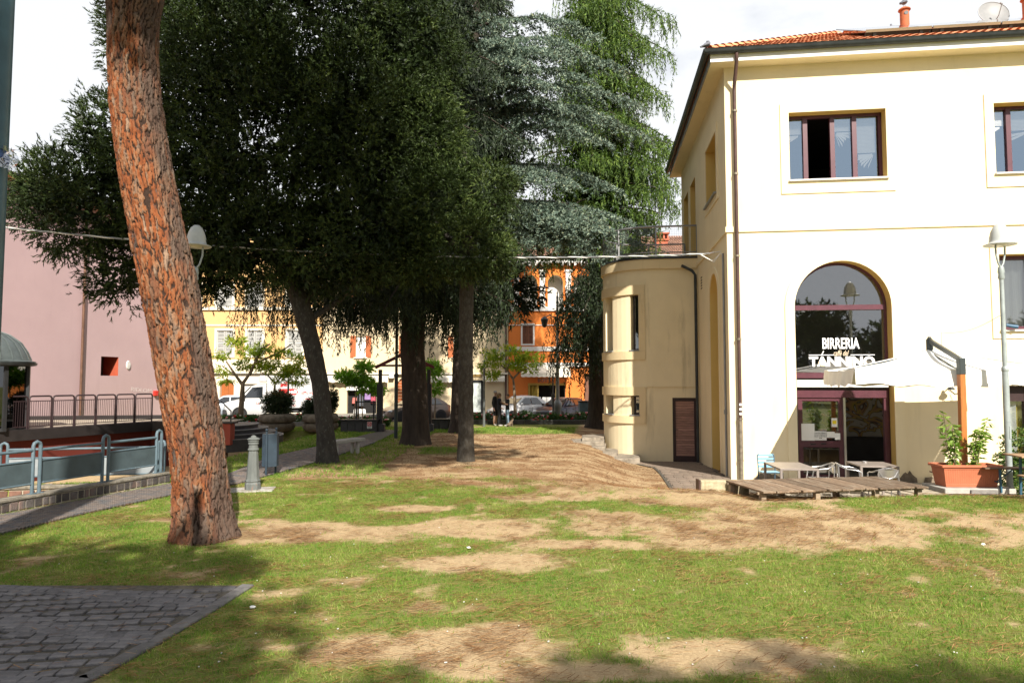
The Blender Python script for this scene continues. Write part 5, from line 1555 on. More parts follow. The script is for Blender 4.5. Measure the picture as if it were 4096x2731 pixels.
def railing(origin, ang, posts, lab, zb, mp, panel=(0.2, 0.52)):
    t = thing('railing', lab, 'railing', (origin[0], origin[1], zb), ang)
    for xp in posts:
        part(t, 'post', MB().tube([(xp - 0.065, 0, 0), (xp - 0.065, 0, 0.80), (xp - 0.05, 0, 0.845), (xp, 0, 0.87), (xp + 0.05, 0, 0.845), (xp + 0.065, 0, 0.80), (xp + 0.065, 0, 0)], 0.03, 10), m_rail, smooth=60)
        part(t, 'foot', MB().box((xp - 0.065, 0, 0.006), (0.1, 0.1, 0.012)).box((xp + 0.065, 0, 0.006), (0.1, 0.1, 0.012)), m_rail)
    for i in range(len(posts) - 1):
        x0_, x1_ = posts[i] + 0.065, posts[i + 1] - 0.065
        for z, r_ in ((0.73, 0.026), (panel[1] + 0.03, 0.018), (panel[0] - 0.03, 0.018)):
            part(t, 'rail', MB().tube([(x0_, 0, z), (x1_, 0, z)], r_, 9), m_rail, smooth=60)
        part(t, 'panel', MB().box(((x0_ + x1_) / 2, 0, (panel[0] + panel[1]) / 2), (x1_ - x0_ - 0.02, 0.008, panel[1] - panel[0] + 0.03)), mp)
    return t
def along(px, py, z):
    p = G(px, py, z) - WALLL; return p.dot(WDIR)
pp = [along(130, 1972, 0.237), along(421, 1926, 0.237), along(636, 1890, 0.237)]
print('rail posts', pp, rw_len)
ro = WALLL + WNRM * 0.13
railing(ro, rw_ang, [max(0.15, pp[0] - 1.75), pp[0], pp[1], pp[2]], 'blue grey tube railing with dark panels on top of the low stone block wall', 0.237, m_railpan)
railing(BACK0 + Vector((0, 0.1, 0)), math.atan2(BACK1.y - BACK0.y, BACK1.x - BACK0.x), [0.1, 1.75, 4.75], 'blue grey tube railing with pale panels on the far side of the ramp', -0.015, m_railpale)

# ------------------------------------------------------------------ bollard, bin, bench, tap
m_boll = mat('peeling_grey_paint', (0.115, 0.125, 0.12), 0.7, 0.2, 8, 0.3, 40, col2=(0.28, 0.10, 0.04), c2lo=0.62, c2hi=0.70, c2scale=3, stretch=(1, 1, 0.35))
bl = G(1010, 1960)
boll = thing('cast_iron_bollard', 'tall octagonal cast iron bollard with peeling grey paint and rust beside the path', 'bollard', bl, 0.2)
part(boll, 'pedestal', MB().lathe([(0.15, -0.05), (0.15, 0.13), (0.135, 0.165), (0.15, 0.19), (0.14, 0.215)], 8), m_boll, bevel=0.006)
part(boll, 'shaft', MB().lathe([(0.132, 0.215), (0.125, 0.24), (0.088, 0.80), (0.088, 0.81)], 8), m_boll, bevel=0.004)
part(boll, 'collar', MB().lathe([(0.09, 0.77), (0.105, 0.785), (0.105, 0.805), (0.09, 0.82), (0.085, 0.89), (0.1, 0.90), (0.1, 0.925), (0.088, 0.94)], 16), m_boll, smooth=35)
part(boll, 'cap', MB().lathe([(0.088, 0.935), (0.105, 0.955), (0.105, 0.985), (0.122, 0.995), (0.09, 1.02), (0.055, 1.03), (0.05, 1.05), (0.02, 1.07), (0.0, 1.072)], 16), m_boll, smooth=35)
part(boll, 'plinth', MB().box((-0.1, 0.02, 0.0), (1.0, 0.55, 0.04)), m_slab, bevel=0.01)
m_bin = mat('blue_grey_bin', (0.026, 0.042, 0.06), 0.5, 0.2, 5, col2=(0.20, 0.10, 0.05), c2lo=0.66, c2hi=0.75, c2scale=3)
bn = G(1080, 1900)
binn = thing('litter_bin', 'blue grey steel litter bin hung between two posts beside the path', 'litter bin', bn, 0.35)
hexp = [(0.19 * math.cos(R(60 * k + 15)), 0.16 * math.sin(R(60 * k + 15))) for k in range(6)]
part(binn, 'box', MB().prism([(x, y, 0.2) for x, y in hexp], (0, 0, 0.74)), m_bin, bevel=0.006)
for dx, dy in ((-0.09, -0.17), (0.12, 0.16)):
    part(binn, 'post', MB().tube([(dx, dy, -0.05), (dx, dy, 1.0)], 0.025, 10).sphere((dx, dy, 1.035), 0.034, 10, 7), m_bin, smooth=50)
bpz = G(1372, 1822)
bench = thing('stone_bench', 'grey stone slab bench on paired legs beside the oak trunk', 'bench', (bpz.x - 0.02, bpz.y + 0.25, 0), R(62))
part(bench, 'seat', MB().box((0, 0, 0.40), (1.35, 0.42, 0.09)), m_slab, bevel=0.012)
for sx in (-0.45, 0.45):
    for sy in (-0.1, 0.1): part(bench, 'leg', MB().box((sx, sy, 0.17), (0.09, 0.07, 0.38)), m_slab)
tp_ = G(972, 1785)
tap = thing('garden_valve', 'white irrigation valve with a blue ball on the shaded grass', 'valve', (tp_.x, tp_.y, float(gz(tp_.x, tp_.y))))
part(tap, 'pipe', MB().tube([(-0.1, 0, 0.05), (0.28, 0, 0.05)], 0.022, 8).tube([(0.1, 0, -0.03), (0.1, 0, 0.07)], 0.03, 8), m_white, smooth=50)
part(tap, 'ball', MB().sphere((0, 0, 0.13), 0.055, 12, 8), mat('blue_ball', (0.02, 0.13, 0.5), 0.35, 0.05), smooth=60)

# ------------------------------------------------------------------ terrace edge, fence, kiosk, pink house
m_fascia = mat('black_fascia', (0.018, 0.015, 0.015), 0.5, 0.3)
m_redwall = plaster('dark_red_wall', (0.10, 0.022, 0.016), (0.08, 0.03, 0.02), amt=0.5)
tw_ = thing('terrace_retaining_wall', 'dark red retaining wall with black fascia below the barred fence', 'wall', (-14, 24, 0))
edge_pts = [Vector((-30, 20.55, 0)), Vector((-16.2, 21.35, 0)), Vector((-13.95, 26.6, 0)), Vector((-11.0, 26.4, 0))]
for i in range(3):
    a_, b_ = edge_pts[i], edge_pts[i + 1]
    n_ = Vector(((b_ - a_).y, -(b_ - a_).x, 0)).normalized()
    q = [a_ + n_ * 0.02, b_ + n_ * 0.02, b_ - n_ * 0.2, a_ - n_ * 0.2]
    part(tw_, 'wall', MB().prism([(p.x, p.y, -1.3) for p in q], (0, 0, 1.83)), m_redwall, world=True)
    q = [a_ + n_ * 0.22, b_ + n_ * 0.22, b_ - n_ * 0.15, a_ - n_ * 0.15]
    part(tw_, 'fascia', MB().prism([(p.x, p.y, TERR_Z - 0.33) for p in q], (0, 0, 0.35)), m_fascia, world=True)
m_fence = mat('dark_maroon_fence', (0.028, 0.016, 0.018), 0.4, 0.2)
f0, f1 = Vector((-15.98, 21.55, TERR_Z)), Vector((-13.85, 26.45, TERR_Z))
NFP = 7
fang = math.atan2(f1.y - f0.y, f1.x - f0.x); fl_ = (f1 - f0).length / NFP
for i in range(NFP):
    p = f0.lerp(f1, i / NFP)
    fp = thing('fence_panel', 'dark maroon barred fence panel on the terrace edge', 'fence', p, fang, 'fence panels in a row along the terrace')
    w = fl_ - 0.05
    part(fp, 'frame', MB().tube([(0, 0, 0), (0, 0, 1.0), (0.025, 0, 1.06), (0.08, 0, 1.08), (w - 0.08, 0, 1.08), (w - 0.025, 0, 1.06), (w, 0, 1.0), (w, 0, 0)], 0.028, 8), m_fence, smooth=60)
    part(fp, 'rail', MB().bar((0, 0, 0.92), (w, 0, 0.92), 0.025, 0.03).bar((0, 0, 0.10), (w, 0, 0.10), 0.025, 0.03), m_fence)
    for k in range(9):
        xx = w * (k + 1) / 10
        part(fp, 'bar', MB().tube([(xx, 0, 0.1), (xx, 0, 0.92)], 0.008, 5), m_fence)
m_kroof = mat('zinc_dome', (0.10, 0.12, 0.12), 0.5, 0.2, 4, metal=0.4)
m_kglass = glass_mat('kiosk_glass', (0.3, 0.35, 0.33), base=0.06, dark=0.12)
KX, KY, KR = -17.05, 21.9, 1.3
kio = thing('glass_kiosk', 'dark glass kiosk with a ribbed zinc dome roof at the terrace edge', 'kiosk', (KX, KY, TERR_Z))
part(kio, 'dome', MB().lathe([(KR + 0.16, 2.13), (KR + 0.18, 2.2), (KR + 0.05, 2.24), (KR * 0.96, 2.5), (KR * 0.82, 2.80), (KR * 0.58, 3.05), (KR * 0.3, 3.2), (0.0, 3.25)], 24), m_kroof, smooth=40)
mb = MB()
for k in range(24):
    a = 2 * math.pi * k / 24
    mb.tube([((r_) * math.cos(a), (r_) * math.sin(a), z + 0.015) for r_, z in ((KR + 0.05, 2.24), (KR * 0.96, 2.5), (KR * 0.82, 2.80), (KR * 0.58, 3.05), (KR * 0.3, 3.2))], 0.018, 5)
part(kio, 'seam', mb, m_kroof)
part(kio, 'gutter', MB().lathe([(KR + 0.05, 2.05), (KR + 0.2, 2.08), (KR + 0.22, 2.16), (KR + 0.1, 2.16)], 24), m_gutter, smooth=40)
for k in range(8):
    a = 2 * math.pi * (k + 0.5) / 8; a2 = 2 * math.pi * (k + 1.5) / 8
    part(kio, 'post', MB().box((KR * math.cos(a), KR * math.sin(a), 1.03), (0.1, 0.1, 2.06), a), m_black)
    pA, pB = Vector((KR * math.cos(a) * 0.98, KR * math.sin(a) * 0.98, 0)), Vector((KR * math.cos(a2) * 0.98, KR * math.sin(a2) * 0.98, 0))
    part(kio, 'pane', MB().prism([tuple(pA + Vector((0, 0, 0.1))), tuple(pB + Vector((0, 0, 0.1))), tuple(pB + Vector((0, 0, 2.04))), tuple(pA + Vector((0, 0, 2.04)))], tuple((pA + pB).normalized() * 0.01)), m_kglass)
    part(kio, 'rail', MB().bar(pA + Vector((0, 0, 0.05)), pB + Vector((0, 0, 0.05)), 0.08, 0.1), m_black)
part(kio, 'lift_core', MB().box((0, 0.1, 1.0), (1.1, 1.1, 2.0)), m_intdk)
# pink house
m_pink = plaster('pink_plaster', (0.50, 0.36, 0.375), (0.35, 0.26, 0.265), amt=0.3, scale=0.4)
ph_ang = math.atan2(1.0, 0.0769)
pw0, pw1 = Vector((-19.6 + 0.15 * (16 - 29), 16, 0)), Vector((-19.6 + 0.15 * (37.5 - 29), 37.5, 0))
pink = thing('pink_house', 'tall plain pink plaster house wall with a small deep window and brown downpipe', 'house', pw0, math.atan2(pw1.y - pw0.y, pw1.x - pw0.x))
plen = (pw1 - pw0).length
def PK(px, py):
    d = ray(px, py); dr_ = (pw1 - pw0).normalized(); n_ = Vector((dr_.y, -dr_.x, 0))
    t = (pw0 - Vector((0, 0, EYE))).dot(n_) / d.dot(n_)
    p = Vector((0, 0, EYE)) + d * t
    return ((p - pw0).dot(dr_), p.z)
n0_, n1_ = PK(402, 1502), PK(474, 1428)
pk3 = lambda u, z, d: (u, d, z)
mb, rv = MB(), MB()
PTOP = 10.1
rv = []
holed(mb, rect(0, -1.6, plen, PTOP), [rect(n0_[0], n0_[1], n1_[0], n1_[1])], pk3, 0.8, rv)
mb.add([(plen, 0, -1), (plen, 10, -1), (plen, 10, PTOP), (plen, 0, PTOP)], [(0, 1, 2, 3)])
part(pink, 'wall', mb, m_pink)
part(pink, 'window_reveal', rv[0], mat('brick_red_paint', (0.36, 0.075, 0.035), 0.8, 0.1))
part(pink, 'window', MB().box(((n0_[0] + n1_[0]) / 2, 0.82, (n0_[1] + n1_[1]) / 2), (n1_[0] - n0_[0] + 0.1, 0.04, n1_[1] - n0_[1] + 0.1)), m_intdk)
part(pink, 'roof', MB().prism([(-0.3, -0.55, PTOP), (-0.3, 10, PTOP + 2.6), (-0.3, 10, PTOP + 2.75), (-0.3, -0.62, PTOP + 0.15)], (plen + 0.5, 0, 0)), m_tile)
part(pink, 'gutter', MB().tube([(-0.3, -0.66, PTOP + 0.03), (plen + 0.2, -0.66, PTOP + 0.03)], 0.08, 8), m_gutter)
ud, zd_ = PK(317, 1500)
part(pink, 'downpipe', MB().tube([(ud, -0.1, PTOP + 0.05), (ud, -0.1, TERR_Z)], 0.055, 8), mat('rusty_downpipe', (0.14, 0.075, 0.05), 0.5, 0.35, 3, metal=0.2), smooth=50)
gu, gzz = PK(565, 1560)
me = text_mesh('RIDLOM', 0.5); o = link_mesh('graffiti', me, mat('white_chalk', (0.6, 0.52, 0.52), 0.9, 0.2, 20), pink); o.location = (gu, -0.006, gzz - 0.1); o.scale = (0.85, 1, 0.6); o.rotation_euler = (0, 0.08, 0)
ru, rz_ = PK(620, 1572)
part(pink, 'alarm_box', MB().box((ru, -0.06, rz_), (0.3, 0.12, 0.25)), mat('alarm_red', (0.6, 0.03, 0.02), 0.5, 0.05))
ou, oz_ = PK(512, 1460)
part(pink, 'oval_vent', MB().lathe([(0.0, 0.06), (0.12, 0.05), (0.14, 0.0)], 14, sy=1.6).xform(lambda v: Vector((ou + v.x, -v.z, oz_ + v.y))), m_marble)
para = thing('terrace_parapet', 'low dark parapet closing the back of the terrace before the pink house', 'wall', (-17, 28, TERR_Z))
part(para, 'parapet', MB().prism([(-22, 27.28, TERR_Z - 0.4), (-14.3, 28.68, TERR_Z - 0.4), (-14.3, 28.5, TERR_Z - 0.4), (-22, 27.1, TERR_Z - 0.4)], (0, 0, 0.56)), m_fascia, world=True, bevel=0.01)
# curved black steps with red pillar
m_stepdk = mat('black_stone_step', (0.045, 0.043, 0.045), 0.6, 0.3, 5)
cs = thing('curved_steps', 'black stone steps with rounded ends leading up to the terrace', 'steps', (-10.9, 25.3, 0))
for k, (r_, z1_) in enumerate(((2.35, 0.135), (2.1, 0.27), (1.8, 0.405), (1.45, 0.54))):
    part(cs, 'step', MB().lathe([(r_, z1_ - 0.135 - (0.3 if k == 0 else 0)), (r_, z1_ - 0.03), (r_ + 0.015, z1_ - 0.03), (r_ + 0.015, z1_), (0.0, z1_)], 30, a0=-math.pi * 0.52, a1=math.pi * 0.6), m_stepdk)
    part(cs, 'nosing', MB().lathe([(r_ + 0.016, z1_ - 0.022), (r_ + 0.022, z1_ - 0.018), (r_ + 0.018, z1_ + 0.003), (r_ - 0.03, z1_ + 0.003)], 30, a0=-math.pi * 0.52, a1=math.pi * 0.6), m_kerb)
rp_ = G(902, 1775)
rp = thing('red_pillar', 'short red pillar with a black stone cap and handrail at the foot of the curved steps', 'pillar', (rp_.x, rp_.y, 0))
part(rp, 'shaft', MB().box((0, 0.1, 0.33), (0.37, 0.37, 0.72)), mat('red_paint', (0.30, 0.055, 0.03), 0.7, 0.12))
part(rp, 'cap', MB().box((0.02, 0.1, 0.72), (0.52, 0.5, 0.07)), m_fascia, bevel=0.01)
part(rp, 'handrail', MB().tube([(0.12, 0.1, 0.75), (0.12, 0.1, 1.1), (-0.35, 0.4, 1.42)], 0.022, 8), m_black)
# ------------------------------------------------------------------ street facades
FY = 50.0
def FF(px, py):
    p = P(px, py, FY); return (p.x, p.z)
m_yellow = plaster('yellow_plaster', (0.60, 0.38, 0.175), (0.42, 0.27, 0.12), amt=0.3, scale=0.3)
m_creamf = plaster('street_cream_plaster', (0.62, 0.515, 0.34), (0.45, 0.36, 0.24), amt=0.3, scale=0.3)
m_orange = plaster('orange_plaster', (0.62, 0.19, 0.045), (0.36, 0.12, 0.05), amt=0.3, scale=0.3)
m_stone = plaster('pale_stone', (0.68, 0.62, 0.50), (0.40, 0.34, 0.26), amt=0.3, scale=0.5)
m_shut = mat('white_shutter', (0.60, 0.59, 0.56), 0.6, 0.08)
m_shut_o = mat('rust_orange_shutter', (0.36, 0.10, 0.03), 0.6, 0.15)
m_browndoor = mat('brown_orange_door', (0.33, 0.10, 0.025), 0.55, 0.15, 3, stretch=(6, 6, 1))
m_oldtile = mat('old_roof_tile', (0.34, 0.19, 0.13), 0.9, 0.35, 5, 0.4, 20, col2=(0.16, 0.10, 0.08), c2lo=0.5, c2hi=0.65, c2scale=1.5)
m_shopdk = mat('unlit_shop_black', (0.012, 0.011, 0.011), 0.9, 0.3)  # black colour stands in for the unlit depth of the shops
m_awn = mat('cream_awning', (0.70, 0.66, 0.56), 0.85, 0.08)
f3 = lambda u, z, d: (u, FY + d, z)
GZ0 = ST_Z + 0.1
def facade(name, label, xl, xr, ztop, holes, m, rvm=None, depth=0.28):
    t = thing(name, label, 'house', ((xl + xr) / 2, FY, GZ0))
    mb, rv = MB(), []
    holed(mb, rect(xl, GZ0 - 0.3, xr, ztop), holes, f3, depth, rv)
    mb.add([(xl, FY, GZ0), (xl, FY + 9, GZ0), (xl, FY + 9, ztop), (xl, FY, ztop), (xr, FY, GZ0), (xr, FY + 9, GZ0), (xr, FY + 9, ztop), (xr, FY, ztop)], [(0, 1, 2, 3), (4, 5, 6, 7)])
    part(t, 'wall', mb, m, world=True); 
    for q in rv: part(t, 'opening_reveal', q, rvm or m_stone, world=True)
    return t
def prect(px0, py0, px1, py1):
    x0_, z1_ = FF(px0, py0); x1_, z0_ = FF(px1, py1); return (x0_, z0_, x1_, z1_)
def wbox(t, name, x0_, z0_, x1_, z1_, y0_, y1_, m, **k):
    return part(t, name, MB().box(((x0_ + x1_) / 2, (y0_ + y1_) / 2, (z0_ + z1_) / 2), (x1_ - x0_, y1_ - y0_, z1_ - z0_)), m, world=True, **k)
def surround(t, w, m, k=0.16):
    mb = MB(); ring(mb, rect(w[0] - k, w[1] - k, w[2] + k, w[3] + k), rect(*w), f3, 0.0, -0.05); return part(t, 'window_surround', mb, m, world=True)
def shutters(t, w, m, y=FY + 0.06, n=16):
    mid = (w[0] + w[2]) / 2
    for (a, b) in ((w[0], mid - 0.015), (mid + 0.015, w[2])):
        mb = MB()
        for xx in (a + 0.04, b - 0.04): mb.box((xx, y, (w[1] + w[3]) / 2), (0.08, 0.05, w[3] - w[1]))
        for zz in (w[1] + 0.04, w[3] - 0.04, (w[1] + w[3]) / 2): mb.box(((a + b) / 2, y, zz), (b - a - 0.16, 0.048, 0.08))
        for k in range(n):
            zz = w[1] + 0.1 + (w[3] - w[1] - 0.2) * (k + 0.5) / n
            mb.add([(a + 0.08, y - 0.02, zz - 0.03), (b - 0.08, y - 0.02, zz - 0.03), (b - 0.08, y + 0.02, zz + 0.03), (a + 0.08, y + 0.02, zz + 0.03)], [(0, 1, 2, 3)])
        part(t, 'shutter', mb, m, world=True)
    wbox(t, 'window', w[0], w[1], w[2], w[3], FY + 0.2, FY + 0.25, m_intdk)
# yellow house ------------------------------------------------
xl, xr = -30.0, FF(1288, 1500)[0]
ywins = [prect(868, 1322, 930, 1422), prect(990, 1322, 1049, 1422), prect(1150, 1322, 1208, 1422), prect(740, 1322, 800, 1422),
         prect(868, 1135, 930, 1228), prect(990, 1135, 1049, 1228), prect(1150, 1135, 1208, 1228), prect(740, 1135, 800, 1228)]
ad = prect(882, 1540, 936, 1650)
ad = (ad[0], GZ0, ad[2], FF(900, 1545)[1])
gdoors = [(FF(1000, 1)[0], GZ0, FF(1085, 1)[0], FF(1, 1535)[1])]
yel = facade('yellow_house', 'yellow plaster house with white louvred shutters and an arched brown door', xl, xr, 12.6,
             [rect(*w) for w in ywins] + [arch(ad[0], ad[1], ad[2], ad[3], 12)] + [rect(*g) for g in gdoors], m_yellow)
for w in ywins:
    surround(yel, w, m_stone); shutters(yel, w, mat('grey_white_shutter', (0.40, 0.40, 0.38), 0.6, 0.08))
zb1, zb2, zb3 = FF(1, 1235)[1], FF(1, 1301)[1], FF(1, 1490)[1]
wbox(yel, 'cornice', xl, zb1 - 0.1, xr, zb1 + 0.12, FY - 0.14, FY - 0.002, m_stone)
wbox(yel, 'string_course', xl, zb2 - 0.05, xr, zb2 + 0.06, FY - 0.06, FY - 0.002, m_stone)
# pale ground floor, slightly proud of the upper wall, with recessed course lines
mb = MB(); rv = []
zgt = FF(1, 1437)[1]
holed(mb, rect(xl, GZ0, xr - 0.01, zgt), [arch(ad[0] - 0.02, GZ0 + 0.01, ad[2] + 0.02, ad[3], 12)] + [rect(g[0], g[1] + 0.01, g[2], g[3]) for g in gdoors], lambda u, z, d: (u, FY - 0.05 + d, z), 0.05, rv)
part(yel, 'ground_floor_facing', mb, m_stone, world=True)
wbox(yel, 'ledge', xl, zb3 - 0.06, xr, zb3 + 0.08, FY - 0.3, FY - 0.05, m_stone)
mb = MB()
for k in range(7):
    z = GZ0 + 0.4 + k * 0.42
    for (a, b) in ((xl, ad[0] - 0.6), (ad[2] + 0.6, gdoors[0][0] - 0.05), (gdoors[0][2] + 0.05, xr - 0.02)):
        mb.box(((a + b) / 2, FY - 0.056, z), (b - a, 0.014, 0.36))
part(yel, 'rustication', mb, m_stone, world=True)
mb = MB(); ring(mb, arch(ad[0] - 0.3, GZ0 + 0.02, ad[2] + 0.3, ad[3], 12), arch(ad[0], GZ0 + 0.02, ad[2], ad[3], 12), lambda u, z, d: (u, FY + d, z), -0.05, -0.13)
part(yel, 'arch_surround', mb, m_stone, world=True)
for k in range(2):
    hw = (ad[2] - ad[0]) / 2; a0_ = ad[0] + hw * k
    part(yel, 'door_leaf', MB().box((a0_ + hw / 2, FY + 0.2, (ad[1] + ad[3]) / 2 + 0.5), (hw - 0.02, 0.06, ad[3] - ad[1] + 1.2)), m_browndoor, world=True)
wbox(yel, 'roller_shutter', gdoors[0][0], GZ0, gdoors[0][2], gdoors[0][3], FY + 0.15, FY + 0.2, m_shut)
# cream house -------------------------------------------------
xl, xr = FF(1289, 1500)[0], FF(2032, 1500)[0]
cw = [prect(1425, 1345, 1462, 1428), prect(1620, 1345, 1657, 1428), prect(1815, 1345, 1852, 1428), prect(1425, 1140, 1462, 1232), prect(1620, 1140, 1657, 1232), prect(1815, 1140, 1852, 1232)]
shop1 = prect(1388, 1560, 1505, 1668); shop1 = (shop1[0], GZ0 + 0.02, shop1[2], shop1[3])
shop2 = prect(1860, 1520, 1932, 1668); shop2 = (shop2[0], GZ0 + 0.02, shop2[2], shop2[3])
archd = (FF(1598, 1)[0], GZ0, FF(1726, 1)[0], FF(1, 1560)[1])
crm = facade('cream_house', 'cream plaster house with rust orange shutters and white shop awnings', xl, xr, 11.2,
             [rect(*w) for w in cw] + [rect(*shop1), rect(*shop2), arch(archd[0], archd[1], archd[2], archd[3], 14)], m_creamf, m_creamf, 0.35)
for w in cw:
    wn_ = wbox(crm, 'window', w[0], w[1], w[2], w[3], FY + 0.1, FY + 0.14, m_white)
    part(wn_, 'pane', MB().box((w[0] + (w[2] - w[0]) * 0.27, FY + 0.09, (w[1] + w[3]) / 2), ((w[2] - w[0]) * 0.36, 0.01, (w[3] - w[1]) * 0.84)), m_curtain, world=True)
    part(wn_, 'pane', MB().box((w[0] + (w[2] - w[0]) * 0.73, FY + 0.09, (w[1] + w[3]) / 2), ((w[2] - w[0]) * 0.36, 0.01, (w[3] - w[1]) * 0.84)), m_curtain, world=True)
    for s_ in (-1, 1):
        cxs = (w[0] - 0.22) if s_ < 0 else (w[2] + 0.22)
        part(crm, 'shutter', MB().box((cxs, FY - 0.04, (w[1] + w[3]) / 2), (0.40, 0.05, w[3] - w[1] + 0.06)), m_shut_o, world=True, bevel=0.01)
    wbox(crm, 'sill', w[0] - 0.15, w[1] - 0.1, w[2] + 0.15, w[1] - 0.01, FY - 0.12, FY + 0.1, m_stone)
zl1 = FF(1, 1494)[1]
wbox(crm, 'ledge', xl, zl1 - 0.05, xr, zl1 + 0.07, FY - 0.3, FY - 0.002, m_stone)
def awning(t, x0_, x1_, z, drop=0.42, out=0.9, sc=0.09, m=None, proj_d=0.25):
    n = 40; vs, fs = [], []
    for i in range(n + 1):
        x = x0_ + (x1_ - x0_) * i / n
        vs += [(x, FY - 0.05, z), (x, FY - out, z - proj_d), (x, FY - out - 0.01, z - proj_d - drop * 0.5 - sc * abs(math.sin(i * 0.75)))]
    for i in range(n):
        for k in range(2): fs.append((3 * i + k, 3 * i + k + 1, 3 * i + 4 + k, 3 * i + 3 + k))
    return part(t, 'awning', MB().add(vs, fs), m or m_awn, world=True)
awning(crm, FF(1322, 1)[0], FF(1572, 1)[0], zl1 - 0.07, 0.5, 0.5)
awning(crm, FF(1735, 1)[0], FF(1862, 1)[0], zl1 - 0.07, 0.5, 0.5)
awning(crm, FF(1936, 1)[0], FF(2020, 1)[0], zl1 - 0.07, 0.4, 0.45)
for s_, nm in ((shop1, 'shop_interior'), (shop2, 'shop_interior')):
    part(crm, nm, MB().box(((s_[0] + s_[2]) / 2, FY + 1.6, (s_[1] + s_[3]) / 2), (s_[2] - s_[0] + 0.4, 2.3, s_[3] - s_[1] + 0.1)), m_shopdk, world=True)
wbox(crm, 'shop_header', shop1[0] - 0.02, shop1[3] - 0.01, shop1[2] + 0.02, shop1[3] + 0.35, FY - 0.08, FY - 0.002, m_white)
mb = MB()
for xx in (shop2[0] + 0.06, shop2[2] - 0.08): mb.box((xx, FY + 0.1, (shop2[1] + shop2[3]) / 2), (0.14, 0.1, shop2[3] - shop2[1]))
mb.box(((shop2[0] + shop2[2]) / 2, FY + 0.1, shop2[3] - 0.08), (shop2[2] - shop2[0], 0.1, 0.16))
part(crm, 'shop_frame', mb, m_black, world=True)
wbox(crm, 'frosted_pane', shop2[0] + 0.12, shop2[1] + 0.1, shop2[2] - 0.14, shop2[3] - 0.16, FY + 0.13, FY + 0.14, mat('frosted_film', (0.62, 0.68, 0.64), 0.6, 0.1, 1.2))
me = text_mesh('GLESE', 0.24, bold=0.004); o = link_mesh('lettering', me, mat('gold_letters', (0.35, 0.22, 0.06), 0.5, 0.1), crm)
lx, lz = FF(1906, 1506); o.location = (lx - crm.location.x, -0.34, lz - GZ0)
# goods in the open shop door
goods = [(1405, 1590, 1425, 1615, (0.45, 0.14, 0.12)), (1425, 1575, 1450, 1625, (0.08, 0.09, 0.11)), (1455, 1570, 1480, 1600, (0.25, 0.16, 0.33)), (1480, 1585, 1500, 1612, (0.35, 0.06, 0.09)), (1408, 1636, 1462, 1664, (0.7, 0.7, 0.68))]
for k, (a, b, c, d, colr) in enumerate(goods):
    q = prect(a, b, c, d); part(crm, 'shop_display', MB().box(((q[0] + q[2]) / 2, FY + 0.25, (q[1] + q[3]) / 2), (q[2] - q[0], 0.1, q[3] - q[1]), 0, 0.85), mat('goods%d' % k, colr, 0.8, 0.3, 5), world=True, bevel=0.04)
for k in range(12):
    z = archd[1] + 0.12 + k * 0.23
    hwid = (archd[2] - archd[0]) / 2
    r_ = archd[3]; half = hwid if z < r_ else math.sqrt(max(0.05, hwid ** 2 - (z - r_) ** 2))
    part(crm, 'door_board', MB().box(((archd[0] + archd[2]) / 2, FY + 0.25, z), (2 * half, 0.05, 0.21)), m_shut_o, world=True)
part(crm, 'downpipe', MB().tube([(xr - 0.15, FY - 0.1, 11), (xr - 0.15, FY - 0.1, GZ0)], 0.07, 8), m_copper, world=True)
wbox(crm, 'air_conditioner', FF(1575, 1)[0], FF(1, 1512)[1], FF(1593, 1)[0], FF(1, 1490)[1] - 0.1, FY - 0.4, FY - 0.05, m_shut)
# orange house ------------------------------------------------
xl, xr = FF(2034, 1500)[0], 18.0
def arcwin(pxc, hwpx, pyb, pys):
    x, zb_ = FF(pxc, pyb); zs_ = FF(pxc, pys)[1]; hw_ = hwpx / 54.6; return (x - hw_, zb_, x + hw_, zs_)
lg = [arcwin(c, 31, 1232, 1131) for c in (2118, 2222, 2326, 2430)]
shop = prect(2112, 1532, 2262, 1668); shop = (shop[0], GZ0 + 0.02, shop[2], shop[3])
dor = prect(2338, 1494, 2366, 1668); dor = (dor[0], GZ0 + 0.02, dor[2], dor[3])
ow = [prect(2090, 1300, 2132, 1375), prect(2300, 1300, 2342, 1375)]
zev = FF(1, 1052)[1]
org = facade('orange_house', 'orange plaster house with arched loggia windows, white bands and a striped shop awning', xl, xr, zev,
             [arch(a[0], a[1], a[2], a[3], 14) for a in lg] + [rect(*shop), rect(*dor)] + [rect(*w) for w in ow], m_orange, m_stone, 0.9)
for a in lg:
    mb = MB().box(((a[0] + a[2]) / 2, FY + 0.93, (a[1] + a[3]) / 2 + 0.2), (a[2] - a[0] + 0.3, 0.05, a[3] - a[1] + 1.6)); part(org, 'loggia_back', mb, m_shut, world=True)
    mb = MB(); ring(mb, arch(a[0] - 0.07, a[1], a[2] + 0.07, a[3], 14), arch(a[0], a[1], a[2], a[3], 14), f3, 0.0, -0.06); part(org, 'arch_surround', mb, m_orange, world=True)
    mb = MB()
    for k in range(7):
        xx = a[0] + (a[2] - a[0]) * (k + 0.5) / 7; mb.lathe([(0.035, 0), (0.06, 0.15), (0.03, 0.4), (0.05, 0.6)], 6, (xx, FY + 0.05, a[1] + 0.02))
    mb.box(((a[0] + a[2]) / 2, FY + 0.05, a[1] + 0.66), (a[2] - a[0], 0.12, 0.08)); part(org, 'balustrade', mb, m_shut, world=True)
